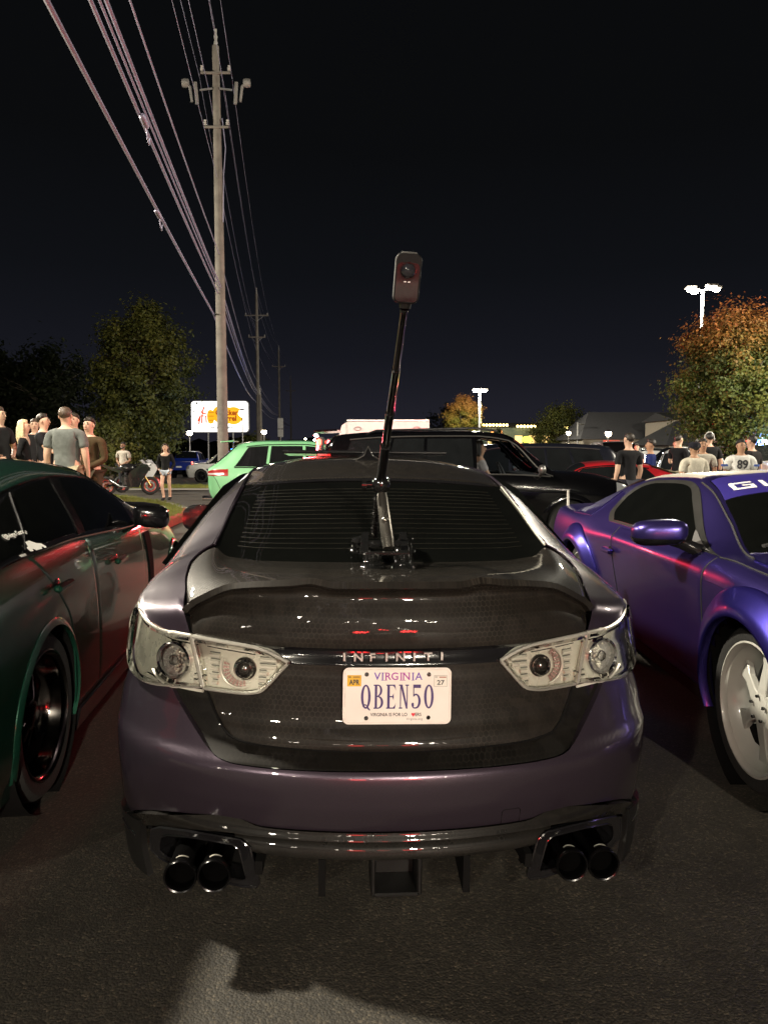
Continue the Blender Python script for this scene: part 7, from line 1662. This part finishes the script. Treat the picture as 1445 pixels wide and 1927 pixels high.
# ================================================================ signs, far buildings, far lamps
SG_ = root('restaurant_sign', 'lit white sign with yellow barrel and brown lettering behind the nearest utility pole', 'sign', tuple(at(414, 784, 84.0)))
S0 = Vector((0, 0, 0)); W2, H2 = 3.18, 1.70
b_ = MB().prism(rrect(W2*2+.14, H2*2+.14, .42), lambda p: (p[0], .0, p[1]), lambda p: (p[0], .45, p[1])); b_.build('sign_cabinet', mat('grey sign cabinet', (.3, .3, .3), .5), SG_, smooth=False)
fc = MB().prism(rrect(W2*2, H2*2, .38), lambda p: (p[0], -.03, p[1]), lambda p: (p[0], .0, p[1])).build('sign_face', glow('lit sign face', (1.0, .97, .93), 2.2), SG_, smooth=False)
M_SY = glow('lit amber print', (1.0, .50, .02), .95); M_SB = glow('lit brown print', (.42, .07, .01), .55); M_SR = glow('lit red print', (.80, .10, .03), .8)
def el(cx, cz, rx, rz, n=32): return [(cx+rx*math.cos(2*math.pi*k/n), cz+rz*math.sin(2*math.pi*k/n)) for k in range(n)]
def pr(poly, name, m, y0=-.034, y1=-.05): MB().prism(poly, lambda p: (p[0], y1, p[1]), lambda p: (p[0], y0, p[1])).build(name, m, fc, smooth=False)
pr(el(.25, .25, 1.10, 1.02), 'sign_shape', M_SY); pr(el(1.55, .10, 1.05, .98), 'sign_shape', M_SY, -.036, -.052); pr([(0, -.75), (1.6, -.80), (1.6, .95), (.2, 1.15)], 'sign_shape', M_SY, -.038, -.054)
brl = [(-1.28, -.70), (-1.02, -.82), (-.72, -.70), (-.60, -.30), (-.58, .20), (-.70, .62), (-1.0, .78), (-1.30, .66), (-1.42, .2), (-1.40, -.3)]
pr(brl, 'barrel', M_SY, -.034, -.056)
for z_ in (.45, .05, -.40): MB().box((-1.0, -.058, z_), (.74, .01, .05)).build('barrel_hoop', M_SB, fc, smooth=False)
# plain chair and bench strokes beside the barrel
for q in ([(-2.05, -.75), (-1.90, .60), (-1.70, 1.10)], [(-2.35, -.85), (-2.15, .10), (-1.55, .05), (-1.50, -.70)], [(-2.1, .55), (-1.75, .35), (-1.5, .40)], [(-2.45, -.5), (-2.2, .0)]):
    MB().tube([(a, -.05, c) for a, c in q], .09, 6).build('chair_drawing', M_SR, fc)
def st_text(s_, size, x, z_, m=M_SB): text_obj(s_, size, m, fc, 'sign_lettering', Matrix.Translation((x, -.075, z_)) @ Matrix.Rotation(rad(90), 4, 'X'), .008, .92, bold=.03)
st_text('Cracker', .82, .80, .42); st_text('Barrel', .82, .95, -.22); st_text('OLD COUNTRY STORE', .26, .2, -1.25, glow('lit grey print', (.35, .35, .35), .6))
for sx in (-1.4, 1.4): MB().tube([(sx, .2, -1.7), (sx, .2, -7.2)], .12, 8).build('sign_post', M_POLE, SG_)
# --- lamp posts in the picture
M_LIT = glow('blazing floodlight', (1.0, .93, .74), 120.0)
def lot_lamp(label, px, py, Y, heads, pw, s_=1.0, tint=(1.0, .93, .76), group='lamp posts in the picture'):
    c = at(px, py, Y); zg = gz(c.x, c.y); h = c.z-zg
    r = root('lamp_post', label, 'lamp post', (c.x, c.y, zg), group=group)
    MB().tube([(0, 0, 0), (0, 0, h*.5), (0, 0, h)], [.13*s_, .11*s_, .09*s_], 10).build('pole', mat('pale painted steel', (.45, .45, .44), .5, .2), r)
    for dx, dy in heads:
        MB().tube([(0, 0, h-.05), (dx*.7, dy*.7, h+.05)], .04*s_, 6).build('arm', M_POLE, r)
        hd = MB().box((dx, dy, h+.12*s_), (.62*s_, .5*s_, .16*s_), None, .04*s_).build('lamp_head', M_HEAD, r)
        MB().ball((dx, dy-.05, h+.0*s_), .24*s_, 12, (1, .9, .55)).build('lens', M_LIT, hd)
    if pw:
        l_ = bpy.data.lights.new('lamp_light', 'POINT'); l_.energy = pw; l_.color = tint; l_.shadow_soft_size = .3
        o_ = bpy.data.objects.new('lamp_light', l_); COL.objects.link(o_); o_.parent = r; o_.location = (heads[0][0], heads[0][1]-.4, h-.35)
    return r
lot_lamp('tall white pole with four blazing floodlights above the maple', 1322, 545, 45.0, [(-.75, 0), (.75, 0), (-.25, .7), (.28, -.55)], 6500)
lot_lamp('distant twin lamp post above the small orange tree', 903, 735, 79.0, [(-.45, 0), (.45, 0)], 7000, 1.25)
def street_lamp(label, px, py, Y, hb=None, s_=.16, pw=0, col=(1, .82, .55), estr=45.0):
    c = at(px, py, Y); zg = gz(c.x, c.y); h = c.z-zg
    r = root('street_lamp', label, 'street lamp', (c.x, c.y, zg), group='small lamps along the road')
    MB().tube([(0, 0, 0), (0, 0, h)], [.07, .05], 6).build('post', M_POLE, r); MB().ball((0, 0, h+.1), s_, 10).build('globe', glow('warm globe', col, estr), r)
    MB().lathe([(s_*1.1, h+.1+s_*.55), (s_*.5, h+.1+s_*1.15), (0, h+.1+s_*1.2)], 10).build('lamp_cap', M_HEAD, r)
street_lamp('globe lamp on a blue post in front of the right end of the lit sign', 456, 780, 62.0, s_=.30)
street_lamp('globe lamp beside the trunk of the olive tree', 357, 817, 58.0, s_=.22)
street_lamp('globe lamp low behind the roof of the mint crossover', 497, 815, 64.0, s_=.22)
street_lamp('faint lamp low under the olive tree', 306, 822, 70.0, s_=.13)
street_lamp('low lamp under the far twin lamp post', 915, 820, 88.0, s_=.20, col=(1, .95, .85))
street_lamp('white lamp before the grey roofed building', 1144, 818, 70.0, s_=.30, col=(.95, 1, .95), estr=14.0)
street_lamp('small lamp in front of the dull green tree', 1069, 817, 72.0, s_=.22, col=(.95, 1, .95), estr=16.0)
# --- buildings at right
def bld(name, label, x, y, w, d, eave, ridge, wall, roof, rz=0.0, hip=0.0):
    z0 = gz(x, y); r = root(name, label, 'building', (x, y, z0), rz)
    MB().box((0, 0, eave/2), (w, d, eave)).build('wall', wall, r, smooth=False)
    o = .4; V = [(-w/2-o, -d/2-o, eave), (w/2+o, -d/2-o, eave), (w/2+o, d/2+o, eave), (-w/2-o, d/2+o, eave), (-w/2-o+hip, 0, ridge), (w/2+o-hip, 0, ridge)]
    MB().add(V, [(0, 1, 5, 4), (1, 2, 5), (2, 3, 4, 5), (3, 0, 4), (3, 2, 1, 0)]).build('roof', roof, r, smooth=False)
    return r
M_RG = mat('grey shingle roof', (.085, .085, .092), .8, bump=.3, bscale=12, var=.15); M_RD = mat('charcoal shingle roof', (.022, .023, .027), .85, bump=.3, bscale=12)
M_WB = mat('beige wall', (.30, .27, .22), .8); M_WG = mat('pale green wall', (.16, .20, .14), .8)
B1 = bld('grey_roofed_building', 'long building with a pale grey gable roof behind the right lot', 29.0, 84.0, 16.5, 12, 2.8, 5.9, M_WB, M_RG, hip=2.5)
for k in range(6):
    MB().box((-6.5+k*2.6, -6.02, 1.4), (1.5, .08, 1.3)).build('window', glow('lit shop window', (1, .75, .42), 1.1) if k % 2 else M_TINT2, B1, smooth=False)
MB().box((-5.3, -6.05, 2.0), (1.7, .10, 1.3), None, .02).build('red_sign_panel', glow('lit red panel', (.9, .05, .03), 1.6), B1, smooth=False)
B1b = bld('charcoal_roofed_building', 'lower building with a charcoal roof in front of the grey roofed one', 25.2, 62.0, 6.2, 8, 2.0, 4.0, M_WB, M_RD, hip=2.4)
for k in range(4): MB().box((-2.6+k*1.7, -4.02, .95), (.35, .06, 1.7), None, .02).build('porch_column', mat('beige column', (.34, .30, .24), .7), B1b)
B2 = bld('restaurant', 'low restaurant outlined in strings of yellow lights behind the dull green tree', 20.2, 98.0, 16, 9, 4.5, 5.2, M_WG, M_RD)
M_STR = glow('string light', (1, .72, .22), 10.0)
for k in range(9): MB().box((-6.8+k*1.7, -4.53, 2.9), (.9, .08, 1.1)).build('window', glow('lit yellow window', (1, .66, .22), 1.6), B2, smooth=False)
for x0, x1, z_ in ((-8.3, -4.6, 4.75), (-3.6, -1.2, 4.6), (2.2, 8.3, 4.45)):
    for q in np.arange(x0, x1, .42): MB().ball((q, -4.95, z_), .17, 6).build('string_bulb', M_STR, B2)
for q in np.arange(4.75, 7.4, .35): MB().ball((-8.3, -4.95, q), .2, 6).build('string_bulb', M_STR, B2)
MB().box((-6.2, -4.96, 3.6), (1.4, .12, .9), None, .1).build('lit_panel', glow('lit orange panel', (1, .38, .10), 2.0), B2, smooth=False)
YS = root('round_sign', 'small yellow green lit oval sign left of the restaurant', 'sign', tuple(at(991, 827, 80.0)))
MB().prism(el(0, 0, .55, .34), lambda p: (p[0], -.06, p[1]), lambda p: (p[0], .06, p[1])).build('sign_face', glow('lit lime face', (.85, 1, .06), 2.2), YS, smooth=False)
MB().tube([(0, .05, -.3), (0, .05, -2.6)], .06, 6).build('post', M_POLE, YS)
US = root('pole_sign', 'small pole with a lamp between the dull green tree and the grey roof', 'lamp post', tuple(at(1086, 836, 80.0)))
MB().tube([(0, 0, -2), (0, 0, 2.3)], .10, 6).tube([(0, 0, 2.2), (.5, 0, 2.15)], .05, 5).build('post', mat('pale painted steel', (.45, .45, .44), .5, .2), US); MB().box((.5, 0, 2.1), (.4, .2, .12), None, .02).build('lamp_head', M_HEAD, US)
# --- beyond the maple: white and red lit shop sign and distant car lights
SH = root('shop_sign', 'white and red lit shop sign glimpsed through the lower maple', 'sign', tuple(at(1366, 783, 60.0)))
MB().box((-.1, 0, .15), (.75, .10, .80), None, .05).build('white_panel', glow('lit white panel', (.85, .93, 1), 3.0), SH, smooth=False)
MB().box((-.2, 0, -.65), (3.4, .10, .36), None, .05).build('red_letters', glow('lit red letters', (1, .03, .03), 3.0), SH, smooth=False)
MB().tube([(0, .1, -.8), (0, .1, -3.2)], .10, 6).build('post', M_POLE, SH)
B3 = bld('strip_of_shops', 'row of shops with a bright front far behind the maple', 38.5, 72.0, 24, 8, 4.4, 5.2, M_WB, M_RD)
for k in range(10): MB().box((-10.8+k*2.35, -4.03, 2.7), (1.7, .08, 1.5)).build('window', glow('cool shop window', (.9, .95, 1), 1.8 if k % 3 else 4.0), B3, smooth=False)
# --- along the road at centre left
B4 = bld('brick_building', 'far brick building at the end of the cable line', -13.6, 128.0, 5.0, 6, 3.4, 4.6, mat('dull pink brick', (.20, .13, .12), .8), M_RD)
MB().box((0, -3.02, 1.9), (2.4, .06, .9)).build('window', glow('dim window', (.7, .6, .5), .25), B4, smooth=False)
NS = root('board_sign', 'two stacked white notice boards on the third utility pole', 'sign', tuple(at(528, 803, 100.0)))
for z_, h_ in ((.45, 1.4), (-.85, 1.0)): MB().box((0, 0, z_), (.75, .08, h_), None, .02).build('board', mat('white board', (.5, .5, .5), .6), NS, smooth=False)
MB().tube([(0, .08, 1.0), (0, .08, -4.0)], .06, 6).build('post', M_POLE, NS)
for k, (px, py, Y) in enumerate(((575, 827, 120), (597, 822, 110), (592, 829, 96), (605, 826, 130))):
    street_lamp(('small far lamp beyond the mint crossover roof', 'second far lamp near the brick building', 'low far lamp just above the black roof', 'farthest pinpoint lamp by the brick building')[k], px, py, Y, s_=.16, estr=25.0)
